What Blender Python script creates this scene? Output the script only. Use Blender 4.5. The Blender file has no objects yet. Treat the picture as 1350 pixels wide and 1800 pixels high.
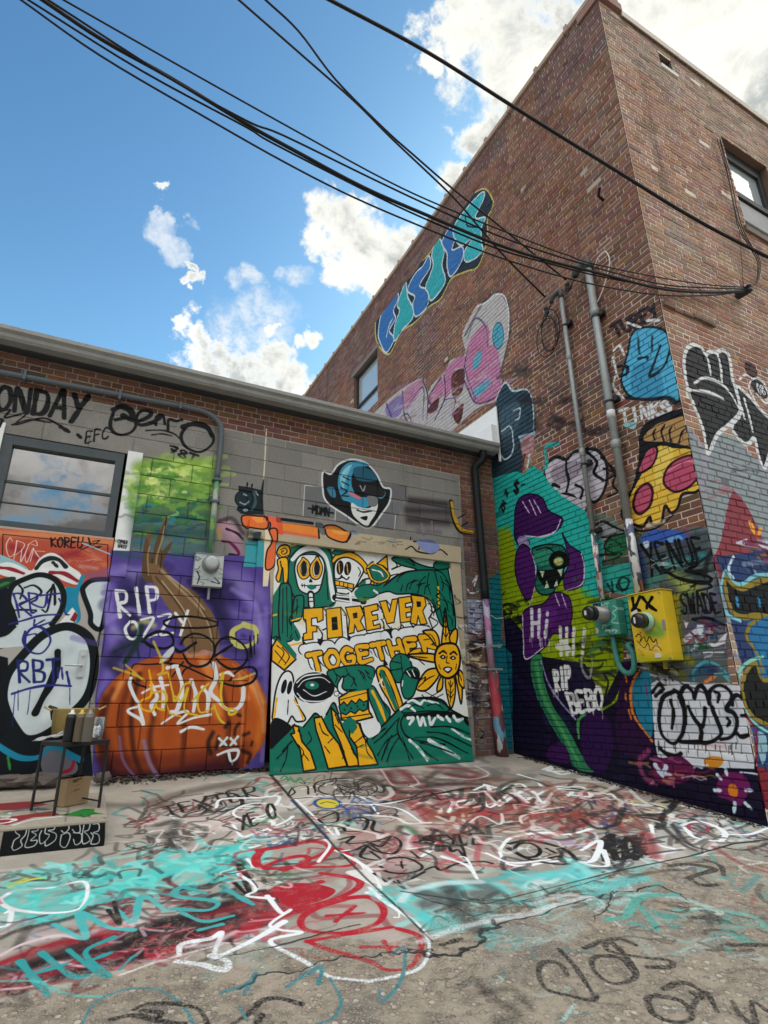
import bpy, bmesh, math, random
import numpy as np
from mathutils import Vector, Matrix
random.seed(5); RS = np.random.RandomState(7)
scene = bpy.context.scene; COL = scene.collection

# ---------------- camera ----------------
FPX, PITCH, ROLL, YAW, EYE = 978.976, 0.32866648, -0.01037613, 0.47618025, 1.3
_cy, _sy, _cp, _sp = math.cos(YAW), math.sin(YAW), math.cos(PITCH), math.sin(PITCH)
FW = np.array([_sy*_cp, _cy*_cp, _sp]); _r = np.array([_cy, -_sy, 0.]); _u = np.cross(_r, FW)
RT = math.cos(ROLL)*_r + math.sin(ROLL)*_u; UP = -math.sin(ROLL)*_r + math.cos(ROLL)*_u
cam_d = bpy.data.cameras.new('camera'); cam = bpy.data.objects.new('camera', cam_d); COL.objects.link(cam)
cam_d.sensor_fit = 'VERTICAL'; cam_d.sensor_height = 24; cam_d.lens = FPX/1800*24
cam_d.clip_start = .05; cam_d.clip_end = 2000
cam.matrix_world = Matrix([[RT[0], UP[0], -FW[0], 0], [RT[1], UP[1], -FW[1], 0], [RT[2], UP[2], -FW[2], EYE], [0, 0, 0, 1]])
scene.camera = cam

# ---------------- light ----------------
SUN_EL, SUN_AZ = math.radians(38), math.radians(52)      # azimuth from +Y towards +X: behind the brick building
scene.view_settings.view_transform = 'Standard'; scene.view_settings.look = 'None'
scene.view_settings.gamma = 1; scene.view_settings.exposure = 1.12
try: scene.view_settings.use_curve_mapping = False
except Exception: pass
scene.cycles.use_denoising = True
try: scene.cycles.denoiser = 'OPENIMAGEDENOISE'
except Exception: pass
scene.cycles.max_bounces = 6; scene.cycles.diffuse_bounces = 3
sun_d = bpy.data.lights.new('sun', 'SUN'); sun = bpy.data.objects.new('sun', sun_d); COL.objects.link(sun)
sun_d.energy = 2.2; sun_d.angle = math.radians(0.6); sun_d.color = (1, .93, .82)
_sd = Vector((math.sin(SUN_AZ)*math.cos(SUN_EL), math.cos(SUN_AZ)*math.cos(SUN_EL), math.sin(SUN_EL)))
sun.rotation_euler = _sd.to_track_quat('Z', 'Y').to_euler(); sun.location = (0, 0, 30)

def ray(x, y):
    x = np.asarray(x, float)[..., None]; y = np.asarray(y, float)[..., None]
    return (x-675)/FPX*RT - (y-900)/FPX*UP + FW
CAM = np.array([0, 0, EYE])
def hit(x, y, p0, n):                                   # photograph pixel -> point on a plane
    d = ray(x, y); n = np.asarray(n, float); t = ((np.asarray(p0)-CAM)@n)/(d@n); return CAM + d*t[..., None]
AY, BX, CY = 5.87, 4.80, 2.945
def onA(x, y, Y=AY): return hit(x, y, (0, Y, 0), (0, 1, 0))
def onB(x, y, X=BX): return hit(x, y, (X, 0, 0), (1, 0, 0))
def onC(x, y, Y=CY): return hit(x, y, (0, Y, 0), (0, 1, 0))
def zg(y): return .043+.109*min(max(y, .3), 9)
GN = np.array([0, -.109, 1.]); GP = np.array([0, 0, .043])
def onG(x, y): return hit(x, y, GP, GN)

# ---------------- node helpers ----------------
class NT:
    def __init__(s, tree): s.t = tree; tree.nodes.clear()
    def n(s, typ, **kw):
        o = s.t.nodes.new(typ)
        for k, v in kw.items():
            if k == 'op': o.operation = v
            elif hasattr(o, k) and k not in o.inputs: setattr(o, k, v)
            else: s.put(o.inputs[k.replace('_', ' ')], v)
        return o
    def put(s, inp, v):
        if isinstance(v, bpy.types.NodeSocket): s.t.links.new(v, inp)
        elif isinstance(v, bpy.types.Node): s.t.links.new(v.outputs[0], inp)
        else:
            try: inp.default_value = v
            except Exception: inp.default_value = tuple(v)+(1,)
    def m(s, op, a, b=0, c=None, clamp=False):
        o = s.t.nodes.new('ShaderNodeMath'); o.operation = op; o.use_clamp = clamp
        s.put(o.inputs[0], a); s.put(o.inputs[1], b)
        if c is not None: s.put(o.inputs[2], c)
        return o.outputs[0]
    def mix(s, f, a, b, mode='MIX'):
        o = s.t.nodes.new('ShaderNodeMix'); o.data_type = 'RGBA'; o.blend_type = mode
        s.put(o.inputs[0], f); s.put(o.inputs[6], a); s.put(o.inputs[7], b); return o.outputs[2]
    def ramp(s, f, lo, hi, a=0., b=1.):
        o = s.t.nodes.new('ShaderNodeMapRange'); o.interpolation_type = 'SMOOTHSTEP'
        s.put(o.inputs[0], f); o.inputs[1].default_value = lo; o.inputs[2].default_value = hi
        o.inputs[3].default_value = a; o.inputs[4].default_value = b; return o.outputs[0]
    def noise(s, vec, scale, detail=4, rough=.55, dist=0):
        o = s.t.nodes.new('ShaderNodeTexNoise'); s.put(o.inputs['Vector'], vec)
        o.inputs['Scale'].default_value = scale; o.inputs['Detail'].default_value = detail
        o.inputs['Roughness'].default_value = rough; o.inputs['Distortion'].default_value = dist; return o.outputs[0]

# ---------------- sky ----------------
world = bpy.data.worlds.new('World'); scene.world = world; world.use_nodes = True
def build_sky():
    w = NT(world.node_tree); out = w.n('ShaderNodeOutputWorld'); bg = w.n('ShaderNodeBackground')
    w.put(out.inputs[0], bg); bg.inputs[1].default_value = .12
    sky = w.n('ShaderNodeTexSky'); sky.sky_type = 'NISHITA'; sky.sun_disc = False
    sky.sun_elevation = SUN_EL; sky.sun_rotation = SUN_AZ; sky.air_density = 1.0; sky.dust_density = .6; sky.ozone_density = 2.2
    co = w.n('ShaderNodeTexCoord').outputs['Generated']
    nrm = w.n('ShaderNodeVectorMath', op='NORMALIZE'); w.put(nrm.inputs[0], co); d = nrm.outputs[0]
    blobs = [(870, 50, 92), (905, 150, 88), (842, 222, 42), (765, 105, 18), (800, 40, 40), (960, 60, 80), (1180, 40, 220), (1330, 120, 210), (1100, 0, 120),
             (600, 400, 52), (648, 430, 66), (605, 495, 40), (560, 418, 27), (690, 458, 44), (716, 418, 22), (797, 312, 27), (668, 505, 36), (640, 378, 34),
             (335, 602, 33), (345, 640, 38), (420, 645, 34), (430, 700, 62), (505, 665, 40), (525, 695, 44), (320, 572, 13), (392, 622, 26), (470, 640, 38), (548, 592, 15), (528, 600, 13), (472, 577, 11), (488, 575, 8), (330, 720, 60),
             (284, 323, 9), (288, 321, 9), (341, 488, 12), (330, 501, 9), (347, 476, 8), (338, 464, 7)]
    def warp(scale, amt, seed=0):
        t = w.n('ShaderNodeTexNoise'); w.put(t.inputs['Vector'], d); t.inputs['Scale'].default_value = scale; t.inputs['Detail'].default_value = 9; t.inputs['Roughness'].default_value = .62
        a = w.n('ShaderNodeVectorMath', op='SUBTRACT'); w.put(a.inputs[0], t.outputs['Color']); a.inputs[1].default_value = (.5, .5, .5)
        b_ = w.n('ShaderNodeVectorMath', op='SCALE'); w.put(b_.inputs[0], a); b_.inputs['Scale'].default_value = amt
        c = w.n('ShaderNodeVectorMath', op='ADD'); w.put(c.inputs[0], d); w.put(c.inputs[1], b_); return c.outputs[0]
    dbig, dsml = warp(9, .20), warp(30, .055)
    def lobe(vec, x, y, r, k=1.):
        v = ray(x, y); L = np.linalg.norm(v); v = v/L; c = math.cos(math.atan(r/(FPX*L))*k)
        ln = w.n('ShaderNodeVectorMath', op='NORMALIZE'); w.put(ln.inputs[0], vec)
        dp = w.n('ShaderNodeVectorMath', op='DOT_PRODUCT'); w.put(dp.inputs[0], ln); dp.inputs[1].default_value = tuple(v)
        return w.m('MULTIPLY_ADD', dp.outputs['Value'], 1/(1-c), -c/(1-c))
    best = None
    for x, y, r in blobs:
        val = lobe(dbig if r > 30 else dsml, x, y, r, 1.12)
        best = val if best is None else w.m('MAXIMUM', best, val)
    best = w.m('MAXIMUM', best, -2.2)
    dpf = w.n('ShaderNodeVectorMath', op='DOT_PRODUCT'); w.put(dpf.inputs[0], d)
    dpf.inputs[1].default_value = (FW[0], FW[1], FW[2])
    back = w.ramp(dpf.outputs['Value'], .55, .2, 0, 2.15)
    n1 = w.noise(d, 5, 9, .6, .3); n2 = w.noise(d, 40, 7, .68, .2)
    shaped = w.m('ADD', best, w.m('MULTIPLY_ADD', n2, 2.4, -1.2))
    shaped = w.m('ADD', shaped, w.m('MULTIPLY', back, w.m('MULTIPLY_ADD', n1, 6., -1.45)))
    dens = w.ramp(shaped, -.3, .8)
    # thin veils
    wz = w.m('MULTIPLY', w.ramp(w.m('MAXIMUM', w.m('MAXIMUM', lobe(dbig, 325, 445, 26), lobe(dbig, 312, 410, 30)), lobe(dbig, 295, 375, 18)), -1.2, 1.), w.ramp(n2, .25, .6, .3, .62))
    wz2 = w.m('MULTIPLY', w.ramp(w.m('MAXIMUM', lobe(dbig, 440, 590, 60), w.m('MAXIMUM', lobe(dbig, 520, 500, 24), lobe(dbig, 430, 490, 22))), -1., .9), w.ramp(n2, .35, .65, .15, .6))
    dens = w.m('MAXIMUM', dens, w.m('MAXIMUM', wz, wz2)); best = shaped
    # inside of the clouds: bright rims, soft grey bellies, warmer towards the sun
    n3 = w.noise(d, 6.5, 7, .6, .4)
    sd = w.n('ShaderNodeVectorMath', op='DOT_PRODUCT'); w.put(sd.inputs[0], d); sd.inputs[1].default_value = tuple(_sd)
    belly = w.m('MULTIPLY', w.ramp(best, .25, 1.3), w.ramp(n3, .40, .60))
    warm = w.ramp(sd.outputs['Value'], .55, .95)
    lit = w.mix(warm, (4.6, 4.7, 4.75), (4.2, 4.15, 3.8))
    dark = w.mix(warm, (3.2, 3.35, 3.5), (2.0, 2.15, 2.1))
    cl = w.mix(belly, lit, dark); cl = w.mix(w.m('MULTIPLY', back, .45, clamp=True), cl, w.mix(belly, (9.6, 9.3, 8.9), (4.6, 4.45, 4.2)))
    sz = w.n('ShaderNodeSeparateXYZ'); w.put(sz.inputs[0], d)
    hi = w.n('ShaderNodeVectorMath', op='SCALE'); w.put(hi.inputs[0], cl); w.put(hi.inputs['Scale'], w.m('ADD', w.m('MULTIPLY', w.m('SUBTRACT', w.ramp(sz.outputs[2], .15, .85, .12, 1.75), 1), w.m('MULTIPLY', back, .465, clamp=True)), 1)); cl = hi.outputs[0]  # unseen rear clouds brightened and shaped by height to light the walls
    sk = w.n('ShaderNodeSeparateXYZ'); w.put(sk.inputs[0], d)
    tint = w.mix(1, sky, w.mix(w.ramp(sk.outputs[2], .28, .85), (.60, .84, .80, 1), (SKYK[0], SKYK[1], SKYK[2], 1)), 'MULTIPLY')
    w.put(bg.inputs[0], w.mix(dens, tint, cl))
SKYK = (.38, .62, .68)
build_sky()

# ---------------- mesh / object helpers ----------------
def link(o, parent=None):
    COL.objects.link(o)
    if parent is not None:
        o.parent = parent; o.matrix_parent_inverse = parent.matrix_world.inverted()
    return o
def thing(name, label, cat, loc=(0, 0, 0), group=None):
    o = bpy.data.objects.new(name, None); o.location = loc; o.empty_display_size = .2; COL.objects.link(o)
    o.matrix_world = Matrix.Translation(loc); return tag(o, label, cat, group)
def tag(o, label=None, cat=None, group=None, kind=None):
    for k, v in (('label', label), ('category', cat), ('group', group), ('kind', kind)):
        if v: o[k] = v
    return o
def obj(name, bm, mat, parent=None, smooth=False, uv=None, bevel=0):
    me = bpy.data.meshes.new(name); 
    if bevel: bmesh.ops.bevel(bm, geom=list(bm.edges), offset=bevel, segments=2, affect='EDGES', profile=.6, clamp_overlap=True)
    bm.normal_update(); bm.to_mesh(me); bm.free()
    if not isinstance(mat, (list, tuple)): mat = [mat]
    for q in mat: me.materials.append(q)
    if smooth: 
        for f in me.polygons: f.use_smooth = True
    o = bpy.data.objects.new(name, me)
    if uv is not None: set_uv(me, uv)
    return link(o, parent)
def set_uv(me, cv):
    lay = me.uv_layers.new(name='wall'); n = len(me.loops); vi = np.empty(n, np.int32); me.loops.foreach_get('vertex_index', vi)
    co = np.empty(len(me.vertices)*3, np.float32); me.vertices.foreach_get('co', co); co = co.reshape(-1, 3)
    u = cv.uv(co.astype(float))[vi]; lay.data.foreach_set('uv', u.astype(np.float32).ravel())
def box(bm, x0, x1, y0, y1, z0, z1, M=None):
    vs = [bm.verts.new(Vector((x, y, z)) if M is None else M @ Vector((x, y, z))) for x in (x0, x1) for y in (y0, y1) for z in (z0, z1)]
    for q in ((0, 1, 3, 2), (4, 6, 7, 5), (0, 4, 5, 1), (2, 3, 7, 6), (0, 2, 6, 4), (1, 5, 7, 3)): bm.faces.new([vs[i] for i in q])
def B(*a): bm = bmesh.new(); box(bm, *a); bmesh.ops.recalc_face_normals(bm, faces=bm.faces); return bm
def tube(bm, pts, r, seg=10, cap=True):
    pts = [Vector(p) for p in pts]; rs = r if isinstance(r, (list, tuple)) else [r]*len(pts); rings = []; ax = None
    for i, p in enumerate(pts):
        t = ((pts[i+1]-p) if i == 0 else (p-pts[i-1]) if i == len(pts)-1 else (pts[i+1]-pts[i-1])).normalized()
        if ax is None:
            ax = t.orthogonal().normalized()
        ax = (ax-t*ax.dot(t)).normalized(); by = t.cross(ax)
        rings.append([bm.verts.new(p+(ax*math.cos(k*2*math.pi/seg)+by*math.sin(k*2*math.pi/seg))*rs[i]) for k in range(seg)])
    for a, b in zip(rings, rings[1:]):
        for k in range(seg): bm.faces.new((a[k], a[(k+1) % seg], b[(k+1) % seg], b[k]))
    if cap: bm.faces.new(rings[0][::-1]); bm.faces.new(rings[-1])
    return bm
def T(pts, r, seg=10): return tube(bmesh.new(), pts, r, seg)
def lathe(bm, prof, c, axis='Z', seg=24):
    c = Vector(c); rings = []
    A = {'Z': (Vector((1, 0, 0)), Vector((0, 1, 0)), Vector((0, 0, 1))), 'X': (Vector((0, 1, 0)), Vector((0, 0, 1)), Vector((1, 0, 0))), 'Y': (Vector((0, 0, 1)), Vector((1, 0, 0)), Vector((0, 1, 0)))}[axis]
    for r, h in prof: rings.append([bm.verts.new(c+(A[0]*math.cos(k*2*math.pi/seg)+A[1]*math.sin(k*2*math.pi/seg))*max(r, 1e-4)+A[2]*h) for k in range(seg)])
    for a, b in zip(rings, rings[1:]):
        for k in range(seg): bm.faces.new((a[k], a[(k+1) % seg], b[(k+1) % seg], b[k]))
    bm.faces.new(rings[0][::-1]); bm.faces.new(rings[-1]); bmesh.ops.recalc_face_normals(bm, faces=bm.faces); return bm
def LA(prof, c, axis='Z', seg=24): return lathe(bmesh.new(), prof, c, axis, seg)
def crom(P, n=8, closed=False):
    P = np.asarray(P, float); N = len(P)
    if N < 3: 
        t = np.linspace(0, 1, n*3)[:, None]; return P[0]*(1-t)+P[-1]*t
    Q = np.vstack([P[-1], P, P[0], P[1]]) if closed else np.vstack([2*P[0]-P[1], P, 2*P[-1]-P[-2]])
    out = []
    for i in range(N if closed else N-1):
        a, b, c, d = Q[i], Q[i+1], Q[i+2], Q[i+3]; t = np.linspace(0, 1, n, endpoint=False)[:, None]
        out.append(.5*((2*b)+(-a+c)*t+(2*a-5*b+4*c-d)*t*t+(-a+3*b-3*c+d)*t**3))
    r = np.vstack(out); return r if closed else np.vstack([r, P[-1]])

# ---------------- paint layers: sprayed and brushed strokes rasterised into each surface's own metres ----------------
NAMED = dict(k='0d0f12', w='dfe4e6', y='e9ad1c', g='12705c', r='a8202c', t='1fb4ae', b='1c66b8', p='3a1250', o='d9662a', n='8c8478',
             l='9aa60a', v='6a58a8', i='2a2a7a', m='98a0a4', c='52c4d8', d='2b2a33', e='8fb44a', q='c8c0b0')
def hexc(s):
    s = NAMED.get(s, s)
    if len(s) == 3: s = s[0]*2+s[1]*2+s[2]*2
    return np.array([int(s[i:i+2], 16)/255 for i in (0, 2, 4)], np.float32)
class Canvas:
    def __init__(s, name, p0, ud, vd, n, U0, U1, V0, V1, ppm):
        s.name = name; s.p0 = np.array(p0, float); s.ud = np.array(ud, float); s.vd = np.array(vd, float); s.n = np.array(n, float)
        s.U0, s.U1, s.V0, s.V1, s.ppm = U0, U1, V0, V1, ppm
        s.W = int((U1-U0)*ppm); s.H = int((V1-V0)*ppm)
        s.rgb = np.zeros((s.H, s.W, 3), np.float32); s.a = np.zeros((s.H, s.W), np.float32)   # premultiplied
    def uvm(s, P): q = P-s.p0; return np.stack([q@s.ud, q@s.vd], -1)
    def uv(s, P): q = s.uvm(P); return np.stack([(q[:, 0]-s.U0)/(s.U1-s.U0), (q[:, 1]-s.V0)/(s.V1-s.V0)], -1)
    def pix(s, XY):                                   # photograph px -> canvas px (row 0 = low v)
        XY = np.asarray(XY, float); q = s.uvm(hit(XY[:, 0], XY[:, 1], s.p0, s.n))
        return np.stack([(q[:, 0]-s.U0)*s.ppm, (q[:, 1]-s.V0)*s.ppm], -1)
    def scale(s, XY):
        XY = np.asarray(XY, float); a = s.pix(XY); b = s.pix(XY+[1, 0]); c = s.pix(XY+[0, 1])
        return np.sqrt(np.abs((b-a)[:, 0]*(c-a)[:, 1]-(b-a)[:, 1]*(c-a)[:, 0]))
    def over(s, x0, y0, A, col):
        h, w = A.shape; X0, Y0 = max(x0, 0), max(y0, 0); X1, Y1 = min(x0+w, s.W), min(y0+h, s.H)
        if X1 <= X0 or Y1 <= Y0: return
        A = A[Y0-y0:Y1-y0, X0-x0:X1-x0]; k = 1-A
        s.rgb[Y0:Y1, X0:X1] *= k[..., None]; s.rgb[Y0:Y1, X0:X1] += A[..., None]*col
        s.a[Y0:Y1, X0:X1] *= k; s.a[Y0:Y1, X0:X1] += A
    def fill(s, P, col, alpha=1.):
        x0, y0 = np.floor(P.min(0)).astype(int)-1; x1, y1 = np.ceil(P.max(0)).astype(int)+2
        x0, y0 = max(x0, -2), max(y0, -2); x1, y1 = min(x1, s.W+2), min(y1, s.H+2)
        if x1 <= x0 or y1 <= y0: return
        S = 3; w, h = x1-x0, y1-y0; acc = np.zeros((h*S, w+1), np.float32); Q = np.roll(P, -1, 0)
        for j in range(h*S):                            # even-odd scanlines, exact horizontal coverage
            yy = y0+(j+.5)/S; c = (P[:, 1] <= yy) != (Q[:, 1] <= yy)
            if not c.any(): continue
            xs = np.sort(P[c, 0]+(yy-P[c, 1])/(Q[c, 1]-P[c, 1])*(Q[c, 0]-P[c, 0]))-x0
            for a, b in zip(xs[::2], xs[1::2]):
                a = min(max(a, 0), w); b = min(max(b, 0), w)
                ia, ib = int(a), int(b)
                if ia == ib: acc[j, ia] += b-a
                else:
                    acc[j, ia] += ia+1-a; acc[j, ia+1:ib] += 1; acc[j, ib] += b-ib
        A = acc[:, :w].reshape(h, S, w).mean(1)
        s.over(x0, y0, np.clip(A, 0, 1)*alpha, col)
    def stroke(s, P, wd, col, soft=1.2, alpha=1., sp=0.):
        R = wd/2+soft; x0, y0 = np.floor((P-R[:, None]).min(0)).astype(int)-1; x1, y1 = np.ceil((P+R[:, None]).max(0)).astype(int)+2
        x0, y0 = max(x0, -2), max(y0, -2); x1, y1 = min(x1, s.W+2), min(y1, s.H+2)
        if x1 <= x0 or y1 <= y0 or (x1-x0)*(y1-y0) > 2e7: return
        D = np.zeros((y1-y0, x1-x0), np.float32)
        for a, b, ra, so in zip(P[:-1], P[1:], (wd[:-1]+wd[1:])/4, (np.broadcast_to(soft, len(wd)))[:-1]):
            rr = ra+so; ax0 = max(int(min(a[0], b[0])-rr)-1, x0); ax1 = min(int(max(a[0], b[0])+rr)+2, x1); ay0 = max(int(min(a[1], b[1])-rr)-1, y0); ay1 = min(int(max(a[1], b[1])+rr)+2, y1)
            if ax1 <= ax0 or ay1 <= ay0: continue
            gx = np.arange(ax0, ax1, dtype=np.float32)+.5-a[0]; gy = (np.arange(ay0, ay1, dtype=np.float32)+.5-a[1])[:, None]
            d = b-a; L2 = max(d@d, 1e-6); t = np.clip((gx*d[0]+gy*d[1])/L2, 0, 1)
            dist = np.sqrt((gx-t*d[0])**2+(gy-t*d[1])**2)
            v = np.clip((ra+so-dist)/max(2*so, 1e-3), 0, 1); v = v*v*(3-2*v)
            q = D[ay0-y0:ay1-y0, ax0-x0:ax1-x0]; np.maximum(q, v, out=q)
        if sp: D *= np.clip(1-sp*RS.rand(*D.shape).astype(np.float32)*(1.4-D), 0, 1)
        s.over(x0, y0, D*alpha, col)
    def image(s):
        im = bpy.data.images.new(s.name, s.W, s.H, alpha=True); al = np.maximum(s.a, 1e-4)[..., None]
        mean = s.rgb.sum((0, 1))/max(s.a.sum(), 1); rgb = np.where(s.a[..., None] > .004, s.rgb/al, mean)
        buf = np.concatenate([np.clip(rgb, 0, 1), np.clip(s.a, 0, 1)[..., None]], -1).astype(np.float32)
        im.alpha_mode = 'CHANNEL_PACKED'; im.pixels.foreach_set(buf.ravel()); im.update(); im.pack(); return im

FONT = {'A': ['0,0 .45,1 .6,1 1,0', '.2,.4 .85,.38'], 'B': ['.1,0 .1,1', '.1,1 .8,.9 .75,.6 .2,.52', '.2,.52 .95,.4 .85,.05 .1,0'], 'C': ['.95,.85 .5,1 .05,.6 .15,.1 .6,0 .95,.15'],
 'D': ['.1,0 .1,1', '.1,1 .8,.9 .95,.4 .7,.05 .1,0'], 'E': ['.9,.95 .1,1 .1,.5 .1,0 .95,.05', '.1,.5 .7,.52'], 'F': ['.9,.95 .1,1 .1,0', '.1,.52 .7,.55'], 'G': ['.9,.85 .5,1 .05,.6 .2,.05 .7,0 .9,.4 .5,.42'],
 'H': ['.1,1 .1,0', '.9,1 .9,0', '.1,.5 .9,.5'], 'I': ['.5,1 .5,0'], 'J': ['.8,1 .8,.2 .45,0 .1,.2'], 'K': ['.1,1 .1,0', '.9,1 .15,.5 .95,0'], 'L': ['.1,1 .1,0 .9,.05'], 'M': ['0,0 .1,1 .5,.4 .9,1 1,0'], 'N': ['.05,0 .1,1 .9,0 .95,1'],
 'O': ['.5,1 .05,.65 .15,.1 .6,0 .97,.4 .85,.9 .5,1'], 'P': ['.1,0 .1,1', '.1,1 .85,.9 .8,.5 .15,.45'], 'Q': ['.5,1 .05,.65 .15,.1 .6,0 .97,.4 .85,.9 .5,1', '.6,.3 1,-.1'], 'R': ['.1,0 .1,1', '.1,1 .85,.9 .75,.55 .15,.48 .95,0'], 'S': ['.9,.9 .5,1 .1,.8 .3,.55 .8,.4 .85,.1 .4,0 .05,.15'],
 'T': ['0,.98 1,1', '.5,1 .5,0'], 'U': ['.08,1 .1,.2 .5,0 .9,.2 .92,1'], 'V': ['.05,1 .5,0 .95,1'], 'W': ['0,1 .25,0 .5,.7 .75,0 1,1'], 'X': ['0,1 1,0', '1,1 0,0'], 'Y': ['.05,1 .5,.5', '.95,1 .3,-.1'], 'Z': ['.05,1 .95,.95 .05,.05 1,.05'],
 '0': ['.5,1 .1,.6 .2,.05 .7,.05 .95,.5 .8,.95 .5,1'], '1': ['.3,.8 .5,1 .5,0'], '7': ['.05,.95 .95,1 .35,0', '.3,.5 .8,.5'], '8': ['.5,.55 .1,.8 .5,1 .9,.8 .5,.55 .05,.2 .5,0 .95,.2 .5,.55'], '-': ['.1,.5 .9,.5'], '!': ['.5,1 .5,.35', '.5,.1 .5,.05'], '?': ['.1,.8 .5,1 .9,.75 .5,.4 .5,.3', '.5,.05 .5,0'], '$': ['.9,.85 .5,.95 .1,.75 .8,.35 .85,.15 .4,.05 .05,.2', '.5,1.1 .5,-.1'], ' ': [], '.': ['.5,.05 .5,0'],
 'i': ['.5,.6 .5,0', '.5,.9 .5,.85'], 'o': ['.5,.7 .1,.4 .4,0 .9,.3 .5,.7'], 'a': ['.8,.6 .3,.65 .1,.25 .4,0 .8,.5 .85,0 1,.05'], 'e': ['.1,.35 .8,.4 .6,.7 .2,.6 .1,.2 .5,0 .9,.15'], 'n': ['.1,.7 .12,0', '.12,.5 .5,.7 .85,.5 .9,0'], 'm': ['.05,.65 .08,0', '.08,.5 .3,.68 .48,.5 .5,0', '.5,.5 .75,.68 .92,.5 .95,0'], 'g': ['.8,.7 .3,.7 .1,.35 .5,.1 .85,.6 .8,-.2 .4,-.4 .1,-.2'], 'l': ['.4,1 .4,.1 .7,0'], 's': ['.8,.6 .4,.7 .2,.5 .7,.25 .5,0 .1,.1'], 't': ['.5,1 .5,.1 .8,0', '.2,.65 .8,.65'], 'y': ['.1,.7 .4,.1', '.9,.7 .3,-.4'], 'r': ['.2,.7 .22,0', '.2,.4 .5,.7 .85,.6'], 'u': ['.1,.7 .15,.15 .5,0 .85,.2 .85,.7', '.85,.3 .95,0'], 'p': ['.15,.7 .15,-.4', '.15,.6 .7,.7 .85,.3 .4,0 .15,.2'], 'b': ['.15,1 .15,0', '.15,.4 .6,.7 .9,.3 .5,0 .15,.1'], 'c': ['.85,.6 .4,.7 .1,.3 .45,0 .85,.1']}
def pts(tok): return np.array([[float(v) for v in t.split(',')] for t in tok])
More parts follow.
